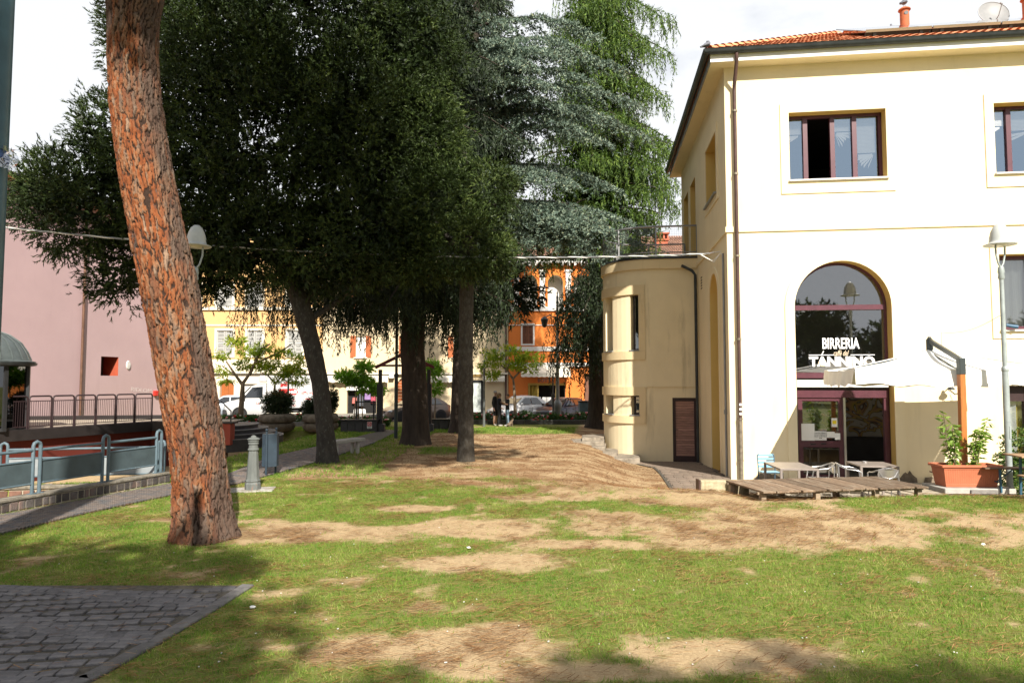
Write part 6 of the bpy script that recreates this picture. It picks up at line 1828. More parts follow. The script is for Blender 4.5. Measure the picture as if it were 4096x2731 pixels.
for pxp in (2066, 2170, 2274, 2378, 2480):
    x, zb_ = FF(pxp, 1232); zt_ = FF(pxp, 1088)[1]
    pl = part(org, 'pilaster', MB().box((x, FY - 0.06, (zb_ + zt_) / 2), (0.4, 0.12, zt_ - zb_)), m_shut, world=True)
    part(pl, 'capital', MB().box((x, FY - 0.08, zt_ + 0.08), (0.56, 0.18, 0.16)).box((x, FY - 0.08, zb_ + 1.55), (0.5, 0.16, 0.14)), m_shut, world=True)
for py_, hh, dd in ((1236, 0.3, 0.16), (1395, 0.32, 0.10), (1300, 0.06, 0.05), (1458, 0.3, 0.14)):
    z = FF(1, py_)[1]; wbox(org, 'string_course', xl, z - hh / 2, xr, z + hh / 2, FY - dd, FY - 0.002, m_shut)
wbox(org, 'cornice', xl - 0.1, zev - 0.06, xr, zev + 0.3, FY - 0.5, FY + 0.2, m_shut)
mb = MB(); x = xl + 0.1
while x < xr: mb.box((x, FY - 0.3, zev - 0.16), (0.16, 0.35, 0.18)); x += 0.48
part(org, 'dentils', mb, m_shut, world=True, kind='stuff')
part(org, 'gutter', MB().tube([(xl - 0.1, FY - 0.6, zev + 0.33), (xr, FY - 0.6, zev + 0.33)], 0.09, 6), m_gutter, world=True)
def tile_roof(t, xl_, xr_, z0_, depth_, rise, m):
    n = int((xr_ - xl_) / 0.2); rows = int(depth_ / 0.36); vs, fs = [], []
    for i in range(n):
        for k in range(6):
            pass
    pro = [(0.0, 0.0), (0.04, 0.05), (0.1, 0.075), (0.16, 0.05), (0.199, 0.0)]
    for r_ in range(rows):
        for i in range(n):
            x = xl_ + i * 0.2 + random.uniform(-.01, .01); t0, t1 = r_ / rows, (r_ + 1.08) / rows
            b_ = len(vs)
            for tt, lift in ((t0, 0.045), (t1, 0.0)):
                for px_, h_ in pro: vs.append((x + px_, FY - 0.62 + depth_ * tt, z0_ + rise * tt + h_ + lift))
            for k in range(4): fs.append((b_ + k, b_ + k + 1, b_ + 6 + k, b_ + 5 + k))
    rb = part(t, 'roof', MB().add([(xl_, FY - 0.62, z0_ - 0.01), (xr_, FY - 0.62, z0_ - 0.01), (xr_, FY - 0.62 + depth_, z0_ + rise - 0.01), (xl_, FY - 0.62 + depth_, z0_ + rise - 0.01)], [(0, 1, 2, 3)]), m, world=True)
    part(rb, 'roof_tiles', MB().add(vs, fs), m, world=True, kind='stuff')
    return rb
rf = tile_roof(org, xl - 0.1, xr, zev + 0.36, 6.0, 2.75, m_oldtile)
cx_, cz_ = FF(2640, 990)
cx_ = cx_ * 1.06
ch = part(rf, 'chimney', MB().box((cx_, FY + 2.6, cz_ + 0.2), (0.9, 0.7, 1.6)).box((cx_, FY + 2.6, cz_ + 1.05), (1.1, 0.9, 0.12)), mat('red_brick', (0.40, 0.11, 0.06), 0.85, 0.25, 6), world=True)
mb = MB().box((cx_, FY + 2.6, cz_ + 1.55), (1.15, 0.95, 0.1))
for dx in (-0.45, -0.15, 0.15, 0.45): mb.box((cx_ + dx, FY + 2.6, cz_ + 1.3), (0.12, 0.7, 0.42))
part(org, 'chimney_pot', mb, MATS['red_brick'], world=True)
for w in ow:
    surround(org, w, m_shut, 0.12); shutters(org, w, mat('brown_shutter', (0.16, 0.06, 0.03), 0.6, 0.1))
awning(org, FF(2082, 1)[0], FF(2272, 1)[0], FF(1, 1462)[1], 0.5, 1.0, 0.05, None, 0.55)
me2 = text_mesh('BOTT', 0.36, bold=0.004)
o = link_mesh('lettering', me2, mat('dark_letters', (0.03, 0.03, 0.03), 0.6, 0.05), org); lx, lz = FF(2176, 1524); o.location = (lx * 0.98 - org.location.x, -1.025, lz - GZ0 - 0.06)
part(org, 'shop_interior', MB().box(((shop[0] + shop[2]) / 2, FY + 1.9, (shop[1] + shop[3]) / 2), (shop[2] - shop[0] + 0.4, 1.9, shop[3] - shop[1] + 0.1)), m_shopdk, world=True)
wbox(org, 'shop_header', shop[0], shop[3] - 0.16, shop[2], shop[3], FY + 0.05, FY + 0.12, mat('yellow_frame', (0.42, 0.30, 0.07), 0.6, 0.1))
for px_ in (2114, 2148, 2220, 2258):
    x = FF(px_, 1)[0]; wbox(org, 'shop_mullion', x - 0.06, shop[1], x + 0.06, shop[3] - 0.165, FY + 0.05, FY + 0.12, MATS['yellow_frame'])
part(org, 'curtain', pleats(shop[0] + 0.1, FF(2146, 1)[0], shop[1], shop[3] - 0.2, FY + 0.3, 12, 0.05), m_curt_y, world=True, smooth=80)
for px_, py_ in ((2155, 1592), (2178, 1592), (2196, 1592)):
    x, z = FF(px_, py_); part(org, 'poster', MB().box((x, FY + 0.04, z - 0.2), (0.3, 0.01, 0.55)), m_paper, world=True)
wbox(org, 'door', dor[0], dor[1], dor[2], dor[3], FY + 0.3, FY + 0.35, mat('brown_door', (0.14, 0.06, 0.035), 0.6, 0.2))

# ------------------------------------------------------------------ vehicles
m_tyre = mat('tyre_rubber', (0.018, 0.018, 0.019), 0.85, 0.15)
m_rim = mat('wheel_rim', (0.42, 0.43, 0.44), 0.35, 0.1, metal=0.7)
m_carglass = mat('car_glass', (0.012, 0.014, 0.017), 0.05, 0.05, spec=0.9, coat=0.5)
m_plasticdk = mat('black_plastic', (0.022, 0.022, 0.024), 0.6, 0.1)
m_hl = mat('headlight_glass', (0.55, 0.58, 0.6), 0.12, 0.1, spec=0.8)
m_tail = mat('tail_light', (0.35, 0.02, 0.015), 0.25, 0.1)
m_plate = mat('number_plate', (0.7, 0.72, 0.75), 0.5, 0.05)
def paint(name, col, metal=0.0, rough=0.3): return mat(name, col, rough, 0.03, 2, metal=metal, coat=0.3, spec=0.35)
def wheel(t, x, y, r=0.32, w=0.2):
    s_ = -1 if y < 0 else 1
    mb = MB().lathe([(r * 0.62, -w / 2), (r * 0.92, -w / 2), (r, -w / 2 + 0.03), (r, w / 2 - 0.03), (r * 0.92, w / 2), (r * 0.62, w / 2)], 24)
    mb.xform(lambda v: Vector((x + v.x, y + v.z, r + v.y)))
    wh = part(t, 'wheel', mb, m_tyre, smooth=40)
    rb = MB().lathe([(0.0, w * 0.42), (r * 0.2, w * 0.45), (r * 0.25, w * 0.30), (r * 0.62, w * 0.36), (r * 0.66, w * 0.46)], 20)
    for k in range(5):
        a = 2 * math.pi * k / 5; rb.bar((0.05 * math.cos(a), 0.05 * math.sin(a), w * 0.42), (r * 0.63 * math.cos(a), r * 0.63 * math.sin(a), w * 0.42), 0.06, 0.03)
    rb.xform(lambda v: Vector((x + v.x, y + s_ * v.z, r + v.y)))
    part(wh, 'rim', rb, m_rim, smooth=40)
def car(name, label, loc, heading, m, Lc=4.1, W=1.76, H=1.5, hood=0.95, suv=False, grille='bar'):
    """heading: direction the nose points (world angle)"""
    t = thing(name, label, 'car', loc, heading)
    hw = W / 2; cl = 0.2 if suv else 0.16; nb = Lc / 2
    st = [(nb, 0.60, 0.28, 0.58), (nb - 0.06, 0.76, cl + 0.02, 0.68), (nb - 0.25, 0.90, cl, 0.76), (nb - 0.6, 0.97, cl, hood - 0.08), (nb - 1.05, 1.0, cl, hood),
          (nb - 1.3, 1.0, cl, hood + 0.03), (0, 1.0, cl, hood + 0.05), (-nb + 0.9, 1.0, cl, hood + 0.09), (-nb + 0.35, 0.97, cl, hood + 0.10), (-nb + 0.08, 0.9, cl + 0.04, hood + 0.04), (-nb, 0.82, 0.3, hood - 0.1)]
    secs = []
    for x, k, zb_, zt_ in st:
        w = hw * k; mid = zb_ + (zt_ - zb_) * 0.45
        secs.append([(x, -w * 0.88, zb_), (x, -w * 0.98, zb_ + 0.1), (x, -w, mid), (x, -w * 0.97, zt_ - 0.07), (x, -w * 0.9, zt_), (x, 0, zt_ + 0.025), (x, w * 0.9, zt_), (x, w * 0.97, zt_ - 0.07), (x, w, mid), (x, w * 0.98, zb_ + 0.1), (x, w * 0.88, zb_)])
    mb = loft(secs); n = 11; mb.f.append(tuple((len(secs) - 1) * n + k for k in range(n)))
    body = part(t, 'body', mb, m, smooth=45)
    # cabin
    zb_, zr_ = hood + 0.03, H
    A = [(nb - 1.22, 0.80, zb_), (nb - 1.9, 0.70, zr_ - 0.05), (nb - 2.2, 0.70, zr_ - 0.005), (-nb + 1.1, 0.69, zr_ - 0.01), (-nb + 0.72, 0.68, zr_ - 0.07), (-nb + 0.22, 0.78, zb_ + 0.08)]
    cab = []
    def cs(x, k, z):
        w = hw * k; return [(x, -w - 0.0, z), (x, 0, z + 0.03), (x, w, z)]
    roofp = [cs(*a) for a in A]
    vs = [p for s_ in roofp for p in s_]
    fs = []
    for i in range(len(A) - 1):
        for k in range(2): fs.append((i * 3 + k, i * 3 + k + 1, i * 3 + 4 + k, i * 3 + 3 + k))
    base = [(A[0][0], -hw * 0.93, zb_), (A[-1][0], -hw * 0.93, zb_ + 0.06), (A[0][0], hw * 0.93, zb_), (A[-1][0], hw * 0.93, zb_ + 0.06)]
    for s_, idx in ((-1, 0), (1, 2)):
        b0 = len(vs); vs += [base[0 if s_ < 0 else 2], base[1 if s_ < 0 else 3]]
        fs.append(tuple([b0] + [i * 3 + idx for i in range(len(A))] + [b0 + 1]))
    part(t, 'cabin', MB().add(vs, fs), m, smooth=35)
    def glass(name, quad, off):
        q = [Vector(p) for p in quad]; nrm = (q[1] - q[0]).cross(q[2] - q[0]).normalized()
        c = sum(q, Vector()) / len(q)
        if nrm.dot(c - Vector((0, 0, 0.9))) < 0: nrm = -nrm
        part(t, name, MB().prism([tuple(p + nrm * off) for p in q], tuple(nrm * -0.006)), m_carglass)
    k0, k1 = A[0], A[1]
    def lerp3(a, b, t): return tuple(a[i] + (b[i] - a[i]) * t for i in range(3))
    a_, b_ = (k0[0], -hw * 0.78, zb_ + 0.05), (k0[0], hw * 0.78, zb_ + 0.05); c_, d_ = (k1[0], hw * 0.64, zr_ - 0.09), (k1[0], -hw * 0.64, zr_ - 0.09)
    glass('windscreen', [(a_[0] - 0.03, a_[1], a_[2] + 0.02), (b_[0] - 0.03, b_[1], b_[2] + 0.02), c_, d_], 0.03)
    k4, k5 = A[4], A[5]
    glass('rear_window', [(k5[0] + 0.06, -hw * 0.7, k5[2] + 0.06), (k5[0] + 0.06, hw * 0.7, k5[2] + 0.06), (k4[0] - 0.02, hw * 0.6, k4[2] - 0.03), (k4[0] - 0.02, -hw * 0.6, k4[2] - 0.03)], 0.03)
    for s_ in (-1, 1):
        xb = [nb - 1.42, nb - 2.35, nb - 2.43, -nb + 0.62]; xt = [nb - 1.98, nb - 2.35, nb - 2.43, -nb + 0.95]
        for i in (0, 2):
            glass('side_window', [(xb[i], s_ * hw * 0.925, zb_ + 0.06), (xb[i + 1], s_ * hw * 0.925, zb_ + 0.06), (xt[i + 1], s_ * hw * 0.725, zr_ - 0.11), (xt[i], s_ * hw * 0.725, zr_ - 0.11)], 0.014)
        part(t, 'mirror', MB().sphere((nb - 1.5, s_ * (hw + 0.1), zb_ + 0.08), 0.1, 10, 6, (0.7, 1, 0.75)), m if suv else m_plasticdk, smooth=60)
        part(t, 'door_seam', MB().box((nb - 2.39, s_ * hw * 0.999, 0.62), (0.012, 0.01, 0.6)).box((nb - 1.38, s_ * hw * 0.999, 0.6), (0.012, 0.01, 0.6)), m_plasticdk)
        part(t, 'door_handle', MB().box((nb - 2.2, s_ * hw * 1.0, hood - 0.12), (0.18, 0.03, 0.03)).box((-nb + 1.05, s_ * hw * 1.0, hood - 0.1), (0.18, 0.03, 0.03)), m, bevel=0.006)
        part(t, 'headlight', MB().sphere((nb - 0.19, s_ * hw * 0.70, 0.68), 0.16, 12, 8, (1.0, 1.05, 0.55)), m_hl, smooth=60)
        part(t, 'tail_light', MB().box((-nb + 0.06, s_ * hw * 0.74, hood - 0.12), (0.1, 0.2, 0.28)), m_tail, bevel=0.03)
        for xx in (nb - 0.82, -nb + 0.78):
            ar = MB().lathe([(0.0, 0.0), (0.39, 0.0), (0.395, -0.02)], 24); ar.xform(lambda v, xx=xx, s_=s_: Vector((xx + v.x, s_ * (hw * 1.0 + 0.006 + v.z * 0.2), 0.33 + v.y))); part(t, 'wheel_arch', ar, m_plasticdk)
            wheel(t, xx, s_ * (hw - 0.08))
    if grille == 'kidney':
        for s_ in (-1, 1): part(t, 'grille', MB().box((nb - 0.015, s_ * 0.17, 0.62), (0.06, 0.28, 0.16)), m_plasticdk, bevel=0.03)
    else:
        part(t, 'grille', MB().box((nb - 0.02, 0, 0.62), (0.06, 0.8, 0.11)), m_plasticdk, bevel=0.03)
    part(t, 'lower_grille', MB().box((nb - 0.05, 0, 0.36), (0.1, 1.05, 0.14)), m_plasticdk, bevel=0.03)
    part(t, 'number_plate', MB().box((nb + 0.012, 0, 0.45), (0.02, 0.5, 0.11)), m_plate)
    part(t, 'underbody', MB().box((0, 0, 0.26), (Lc - 0.5, W - 0.16, 0.16)), m_plasticdk)
    return t
def carpos(px, Y): return Vector(((px - PCX) / FPX * Y, Y, ST_Z))
car('parked_car', 'white compact car parked before the orange house behind the three people', carpos(2072, 42.6), R(180 + 38), paint('white_car_paint', (0.74, 0.74, 0.74)), 3.9, 1.74, 1.56, 0.98, True)
car('parked_car', 'dark navy hatchback parked before the shop awning beside the tall lamp', carpos(2243, 42.0), R(180 + 52), paint('navy_car_paint', (0.012, 0.016, 0.03)), 4.1, 1.72, 1.46, 0.93)
car('parked_car', 'bronze grey hatchback half hidden behind the thick cedar trunk', carpos(1660, 42.6), R(180 + 36), paint('bronze_grey_paint', (0.17, 0.13, 0.105), 0.3), 4.3, 1.78, 1.46, 0.95, False, 'kidney')
car('parked_car', 'light blue grey car standing in front of the white box truck', carpos(905, 47.2), R(180 + 15), paint('light_blue_car_paint', (0.34, 0.39, 0.45), 0.2), 4.0, 1.72, 1.5, 0.95)
# box truck ---------------------------------------------------
m_truck = paint('white_truck_paint', (0.48, 0.48, 0.48))
m_red = mat('red_print', (0.50, 0.02, 0.02), 0.6, 0.05)
trk = thing('box_truck', 'white refrigerated box truck with red lettering parked before the yellow house', 'truck', carpos(1108, 45.0), R(180 + 17))
ts = []
for x, k, zt_ in ((3.1, 0.78, 0.95), (3.05, 0.88, 1.08), (2.85, 0.95, 1.16), (2.4, 0.99, 1.26), (2.1, 1.0, 1.32), (1.2, 1.0, 1.36), (0.6, 1.0, 1.36)):
    w = k; zb_ = 0.36
    ts.append([(x, -w * 0.93, zb_), (x, -w, zb_ + 0.2), (x, -w, zt_ - 0.1), (x, -w * 0.93, zt_), (x, 0, zt_ + 0.03), (x, w * 0.93, zt_), (x, w, zt_ - 0.1), (x, w, zb_ + 0.2), (x, w * 0.93, zb_)])
mb = loft(ts); mb.f.append(tuple((len(ts) - 1) * 9 + k for k in range(9)))
part(trk, 'body', mb, m_truck, smooth=40)
mb = MB(); cabv = []
for x, k, z in ((2.22, 0.96, 1.3), (1.45, 0.82, 2.14), (1.1, 0.80, 2.26), (0.6, 0.80, 2.3)): cabv += [(x, -k, z), (x, 0, z + 0.05), (x, k, z)]
fs = []
for i in range(3):
    for k in range(2): fs.append((i * 3 + k, i * 3 + k + 1, i * 3 + 4 + k, i * 3 + 3 + k))
n0 = len(cabv); cabv += [(0.6, -0.99, 1.3), (0.6, 0.99, 1.3)]
fs += [(0, 3, 6, 9, n0), (2, 5, 8, 11, n0 + 1), (9, 10, 11, n0 + 1, n0)]
part(trk, 'cab', mb.add(cabv, fs), m_truck, smooth=35)
part(trk, 'windscreen', MB().prism([(2.17, -0.86, 1.40), (2.17, 0.86, 1.40), (1.53, 0.75, 2.10), (1.53, -0.75, 2.10)], (0.03, 0, 0.03)), m_carglass)
for s_ in (-1, 1):
    part(trk, 'side_window', MB().prism([(1.95, s_ * 0.965, 1.42), (0.8, s_ * 0.985, 1.42), (0.8, s_ * 0.845, 2.12), (1.42, s_ * 0.845, 2.08)], (0, s_ * 0.012, 0)), m_carglass)
    part(trk, 'mirror', MB().box((1.9, s_ * 1.16, 1.52), (0.12, 0.2, 0.34)), m_plasticdk, bevel=0.03)
    part(trk, 'headlight', MB().sphere((2.95, s_ * 0.74, 0.92), 0.2, 12, 8, (0.8, 0.95, 0.8)), m_hl, smooth=60)
    for xx in (2.15, -2.05):
        ar = MB().lathe([(0.0, 0.0), (0.45, 0.0), (0.455, -0.02)], 24); ar.xform(lambda v, xx=xx, s_=s_: Vector((xx + v.x, s_ * 1.004, 0.4 + v.y))); part(trk, 'wheel_arch', ar, m_plasticdk)
        wheel(trk, xx, s_ * 0.94, 0.36, 0.24)
part(trk, 'bumper', MB().box((3.02, 0, 0.52), (0.3, 1.86, 0.34)), m_plasticdk, bevel=0.05)
gr = part(trk, 'grille', MB().box((3.09, 0, 0.86), (0.1, 1.0, 0.34)), m_plasticdk, bevel=0.04)
part(gr, 'grille_bar', MB().box((3.15, 0, 0.92), (0.02, 0.9, 0.03)).box((3.15, 0, 0.80), (0.02, 0.9, 0.03)), m_grey)
rg = MB().lathe([(0.11, 0), (0.13, 0.01), (0.11, 0.02)], 20)
for a in (90, 210, 330): rg.bar((0, 0, 0.01), (0.12 * math.cos(R(a)), 0.12 * math.sin(R(a)), 0.01), 0.03, 0.015)
rg.xform(lambda v: Vector((3.155 + v.z, v.x, 0.87 + v.y))); part(gr, 'star_emblem', rg, m_rim)
part(trk, 'number_plate', MB().box((3.18, 0, 0.5), (0.02, 0.5, 0.11)), m_plate)
bx = part(trk, 'cargo_box', MB().box((-1.35, 0, 1.78), (3.8, 2.1, 2.1)), m_truck, bevel=0.03)
part(trk, 'refrigeration_unit', MB().box((0.8, 0, 2.62), (0.5, 1.5, 0.42)), m_truck, bevel=0.06)
part(trk, 'chassis', MB().box((-1.3, 0, 0.55), (3.6, 0.9, 0.26)), m_plasticdk)
part(trk, 'side_guard', MB().box((-0.5, -0.98, 0.55), (1.8, 0.06, 0.12)).box((-0.5, 0.98, 0.55), (1.8, 0.06, 0.12)), m_plasticdk)
# print on the side that faces the park (local +y side is the camera side when heading is 180+)
def print_on(me, m, x, z, side=1):
    for v in me.vertices: v.co = (-v.co.x * side, -v.co.y * 1.0, v.co.z) if side > 0 else v.co
    o = link_mesh('lettering', me, m, trk); o.location = (x, side * 1.056, z); return o
m_wink = mat('white_print', (0.8, 0.8, 0.8), 0.6, 0.02)
hexr = [(-0.62, 0.0), (-0.48, 0.2), (0.48, 0.2), (0.62, 0.0), (0.48, -0.2), (-0.48, -0.2)]
part(trk, 'red_name_panel', MB().prism([(-0.75 + x, 1.052, 1.78 + z) for x, z in hexr], (0, 0.003, 0)), m_red)
print_on(text_mesh('belli', 0.36, shear=0.3, bold=0.006), m_wink, -0.98, 1.68).location.y = 1.06
print_on(text_mesh('co.', 0.28), m_red, -1.05, 1.2)
print_on(text_mesh('ono.', 0.28), m_red, -1.05, 0.86)
print_on(text_mesh('Sa', 0.26, shear=0.3), m_red, 1.12, 1.0).location.y = 1.006
mb = MB()
for k in range(16):
    a = random.uniform(0, 6.28); r_ = random.uniform(0, 0.26)
    mb.box((-0.55 + r_ * math.cos(a) * 1.3, 1.053, 2.25 + r_ * math.sin(a) * 0.8), (random.uniform(0.06, 0.16), 0.004, random.uniform(0.05, 0.12)))
part(trk, 'red_emblem', mb, m_red)
mb = MB()
for (ex, ez) in ((-1.75, 1.72), (-2.3, 1.68), (-2.0, 1.32), (-2.5, 1.3)):
    for k in range(7): mb.box((ex + random.uniform(-.2, .2), 1.053, ez + random.uniform(-.06, .06)), (random.uniform(0.08, 0.2), 0.004, 0.035))
part(trk, 'red_drawing', mb, m_red)

# ------------------------------------------------------------------ street furniture
m_lampst = mat('street_lamp_grey', (0.20, 0.21, 0.21), 0.5, 0.2, metal=0.4)
m_lampdk = mat('dark_lamp_iron', (0.03, 0.033, 0.034), 0.5, 0.2)
lpx = Vector(((2230 - PCX) / FPX * 37.0, 37.0, -0.2))
sl1 = thing('street_lamp', 'tall ornate grey street lamp with a heavy flared base beside the navy hatchback', 'street lamp', lpx)
part(sl1, 'base', MB().lathe([(0.30, 0), (0.30, 0.08), (0.24, 0.14), (0.2, 0.3), (0.19, 0.75), (0.23, 0.85), (0.25, 1.1), (0.2, 1.18), (0.11, 1.3)], 20), m_lampst, smooth=40)
part(sl1, 'shaft', MB().lathe([(0.1, 1.3), (0.09, 3.0), (0.12, 3.05), (0.12, 3.15), (0.08, 3.25), (0.06, 6.5), (0.09, 6.55), (0.05, 6.7), (0.07, 6.85), (0.03, 7.0), (0.05, 7.08), (0.0, 7.25)], 14), m_lampst, smooth=40)
for s_ in (-1, 1):
    part(sl1, 'arm', MB().tube([(0, 0, 5.6), (s_ * 0.4, 0, 5.9), (s_ * 0.7, 0, 5.75)], 0.03, 8), m_lampst, smooth=60)
    part(sl1, 'lantern', MB().lathe([(0.0, 5.2), (0.12, 5.25), (0.2, 5.6), (0.22, 5.65), (0.08, 5.78), (0.0, 5.82)], 12, (s_ * 0.7, 0, 0)), m_lampdk, smooth=40)
lp2 = Vector(((1155 - PCX) / FPX * 36.6, 36.6, -0.12))
sl2 = thing('street_lamp', 'slender grey lamp with one glass lantern beside the box truck', 'street lamp', lp2)
part(sl2, 'shaft', MB().lathe([(0.11, 0), (0.1, 0.2), (0.06, 0.4), (0.05, 2.2), (0.075, 2.25), (0.04, 2.35), (0.05, 2.45)], 12), m_lampst, smooth=40)
part(sl2, 'lantern', MB().lathe([(0.06, 2.45), (0.17, 2.85), (0.17, 2.87)], 12), m_hl)
part(sl2, 'lantern_cap', MB().lathe([(0.2, 2.86), (0.22, 2.9), (0.12, 3.0), (0.1, 3.06), (0.03, 3.12), (0.0, 3.2)], 12), m_lampst, smooth=40)
for k in range(4):
    a = math.pi / 4 + k * math.pi / 2
    part(sl2, 'lantern_rib', MB().tube([(0.06 * math.cos(a), 0.06 * math.sin(a), 2.45), (0.19 * math.cos(a), 0.19 * math.sin(a), 2.72), (0.175 * math.cos(a), 0.175 * math.sin(a), 2.87)], 0.012, 5), m_lampst)
def pole(px, py, H, r_, lab, m, Y=None):
    p = G(px, py) if Y is None else Vector(((px - PCX) / FPX * Y, Y, 0))
    p.z = float(gz(p.x, p.y))
    t = thing('thin_pole', lab, 'pole', p)
    part(t, 'shaft', MB().tube([(0, 0, -0.1), (0, 0, H * 0.45)], r_ * 1.25, 10).tube([(0, 0, H * 0.45), (0, 0, H)], r_, 10), m, smooth=40)
    part(t, 'collar', MB().lathe([(r_ * 1.25, H * 0.44), (r_ * 1.5, H * 0.445), (r_ * 1.5, H * 0.455), (r_, H * 0.465)], 10), m)
    return t
pole(1583, 1752, 5.2, 0.055, 'dark green steel pole beside the thick cedar trunk', mat('dark_green_pole', (0.02, 0.035, 0.035), 0.5, 0.2))
pole(1936, 1696, 2.85, 0.05, 'grey steel post beside the three people', mat('grey_post', (0.10, 0.11, 0.11), 0.5, 0.2))
bp_ = Vector(((2212 - PCX) / FPX * 36.4, 36.4, -0.1))
bpo = thing('black_post', 'slim black iron post with a knob in front of the navy hatchback', 'post', bp_)
part(bpo, 'shaft', MB().lathe([(0.09, 0), (0.09, 0.06), (0.05, 0.12), (0.05, 1.35), (0.075, 1.4), (0.09, 1.45), (0.06, 1.55), (0.04, 1.6), (0.035, 2.6)], 12), m_lampdk, smooth=40)
part(bpo, 'foot', MB().box((0, 0, 0.0), (0.4, 0.3, 0.06)), m_slab)
ctn = thing('blue_container', 'blue grey steel waste container beside the far right cedar trunk', 'container', Vector(((2352 - PCX) / FPX * 38.6, 38.6, ST_Z)))
part(ctn, 'body', MB().box((0, 0, 0.7), (1.0, 0.9, 1.2), 0, 1.06), mat('blue_grey_container', (0.06, 0.10, 0.13), 0.5, 0.2), bevel=0.03)
part(ctn, 'lid', MB().box((0, 0, 1.34), (1.12, 1.0, 0.08)), m_plasticdk, bevel=0.02)
for dx in (-0.4, 0.4):
    for dy in (-0.35, 0.35): part(ctn, 'wheel', MB().lathe([(0.09, -0.03), (0.1, 0), (0.09, 0.03)], 10).xform(lambda v, dx=dx, dy=dy: Vector((dx + v.z, dy + v.x, 0.1 + v.y))), m_tyre)
# gabled red and black portal, low dark wall with a park sign
pt0 = Vector(((1522 - PCX) / FPX * 29.6, 29.6, 0)); pt1 = Vector(((1716 - PCX) / FPX * 29.6, 29.6, 0))
por = thing('gabled_portal', 'black steel portal with a red gable truss at the park entrance path', 'portal', pt0)
ztp = P(1, 1478, 29.6).z
for q in (pt0, pt1):
    part(por, 'post', MB().box((q.x - 0.06, q.y, 0.95), (0.14, 0.2, 2.1)).box((q.x + 0.07, q.y, 0.95), (0.1, 0.2, 2.1)).box((q.x, q.y, (2.0 + ztp) / 2), (0.14, 0.16, ztp - 2.0)), m_fascia, world=True)
    part(por, 'foot', MB().box((q.x, q.y, 0.1), (0.42, 0.42, 0.35)), m_stepdk, world=True, bevel=0.02)
m_truss = mat('dark_red_truss', (0.10, 0.014, 0.014), 0.5, 0.15)
pk_ = Vector(((pt0.x + pt1.x) / 2, 29.6, P(1, 1412, 29.6).z))
for q in (pt0, pt1):
    e = Vector((q.x - 0.22 if q is pt0 else q.x + 0.22, 29.6, P(1, 1470, 29.6).z))
    part(por, 'rafter', MB().bar(e, pk_, 0.12, 0.13), m_truss, world=True)
part(por, 'tie_beam', MB().bar((pt0.x - 0.15, 29.6, P(1, 1462, 29.6).z), (pt1.x + 0.15, 29.6, P(1, 1462, 29.6).z), 0.1, 0.09), m_truss, world=True)
lw0, lw1 = Vector(((1366 - PCX) / FPX * 29.3, 29.3, 0)), Vector(((1512 - PCX) / FPX * 29.3, 29.3, 0))
lww = thing('low_dark_wall', 'low dark stone block wall with a small red and white sign beside the portal', 'wall', lw0)
part(lww, 'core', MB().box(((lw0.x + lw1.x) / 2, 29.45, 0.18), (lw1.x - lw0.x - 0.04, 0.3, 0.5)), m_stepdk, world=True)
for k in range(5):
    w = (lw1.x - lw0.x) / 5
    part(lww, 'block', MB().box((lw0.x + w * (k + 0.5), 29.3, 0.16), (w - 0.02, 0.06, 0.46)), m_stepdk, world=True, bevel=0.01)
part(lww, 'coping', MB().box(((lw0.x + lw1.x) / 2, 29.42, 0.45), (lw1.x - lw0.x + 0.06, 0.42, 0.06)), m_fascia, world=True)
sg = P(1477, 1700, 29.2)
sgn = part(lww, 'sign', MB().box((sg.x, 29.255, sg.z), (0.2, 0.02, 0.29)), m_paper, world=True)
part(sgn, 'red_field', MB().box((sg.x, 29.242, sg.z + 0.04), (0.17, 0.006, 0.18)), m_red, world=True)
mb = MB()
for r_ in (0.03, 0.055): mb.tube([(sg.x + r_ * math.cos(a), 29.238, sg.z + 0.04 + r_ * math.sin(a)) for a in np.linspace(0, 6.28, 16)], 0.006, 4)
part(sgn, 'white_rings', mb, m_wink, world=True)
part(sgn, 'sign_text', MB().box((sg.x, 29.238, sg.z - 0.09), (0.14, 0.004, 0.012)).box((sg.x, 29.238, sg.z - 0.115), (0.14, 0.004, 0.012)), m_ink, world=True)
for px_ in (1428, 1497):
    x = (px_ - PCX) / FPX * 30.2
    part(lww, 'rail_post', MB().tube([(x, 30.2, 0), (x, 30.2, 1.25)], 0.04, 8), m_lampdk, world=True)
part(lww, 'rail', MB().tube([((1428 - PCX) / FPX * 30.2, 30.2, 1.2), ((1505 - PCX) / FPX * 30.2, 30.2, 1.2)], 0.03, 8), m_lampdk, world=True)
rwl = thing('low_dark_wall', 'low dark stone wall between the thick cedar trunk and the oak trunk', 'wall', (-3.3, 31.5, 0))
for k in range(4):
    x0_ = -3.75 + k * 0.42
    part(rwl, 'block', MB().box((x0_ + 0.21, 31.5, 0.08), (0.40, 0.3, 0.5)), m_stepdk, world=True, bevel=0.012)
part(rwl, 'coping', MB().box((-2.9, 31.5, 0.36), (1.76, 0.38, 0.06)), m_fascia, world=True)
# kerb of the rose bed
m_kerbdk = mat('dark_kerb', (0.07, 0.068, 0.062), 0.9, 0.3, 6)
kb = thing('rose_bed_kerb', 'long dark kerb edging the rose bed before the parked cars', 'kerb', (1.5, 35.3, -0.11))
for k in range(8):
    part(kb, 'kerb_stone', MB().box((-2.2 + k * 0.95 + 0.47, 35.3, -0.02), (0.93, 0.16, 0.26)), m_kerbdk, world=True, bevel=0.012)
kb2 = thing('rose_bed_kerb', 'long dark kerb edging the rose bed before the box truck', 'kerb', (-11.5, 33.9, -0.11))
for k in range(7):
    part(kb2, 'kerb_stone', MB().box((-15.0 + k * 0.95 + 0.47, 33.9, -0.02), (0.93, 0.16, 0.22)), m_kerb, world=True, bevel=0.012)
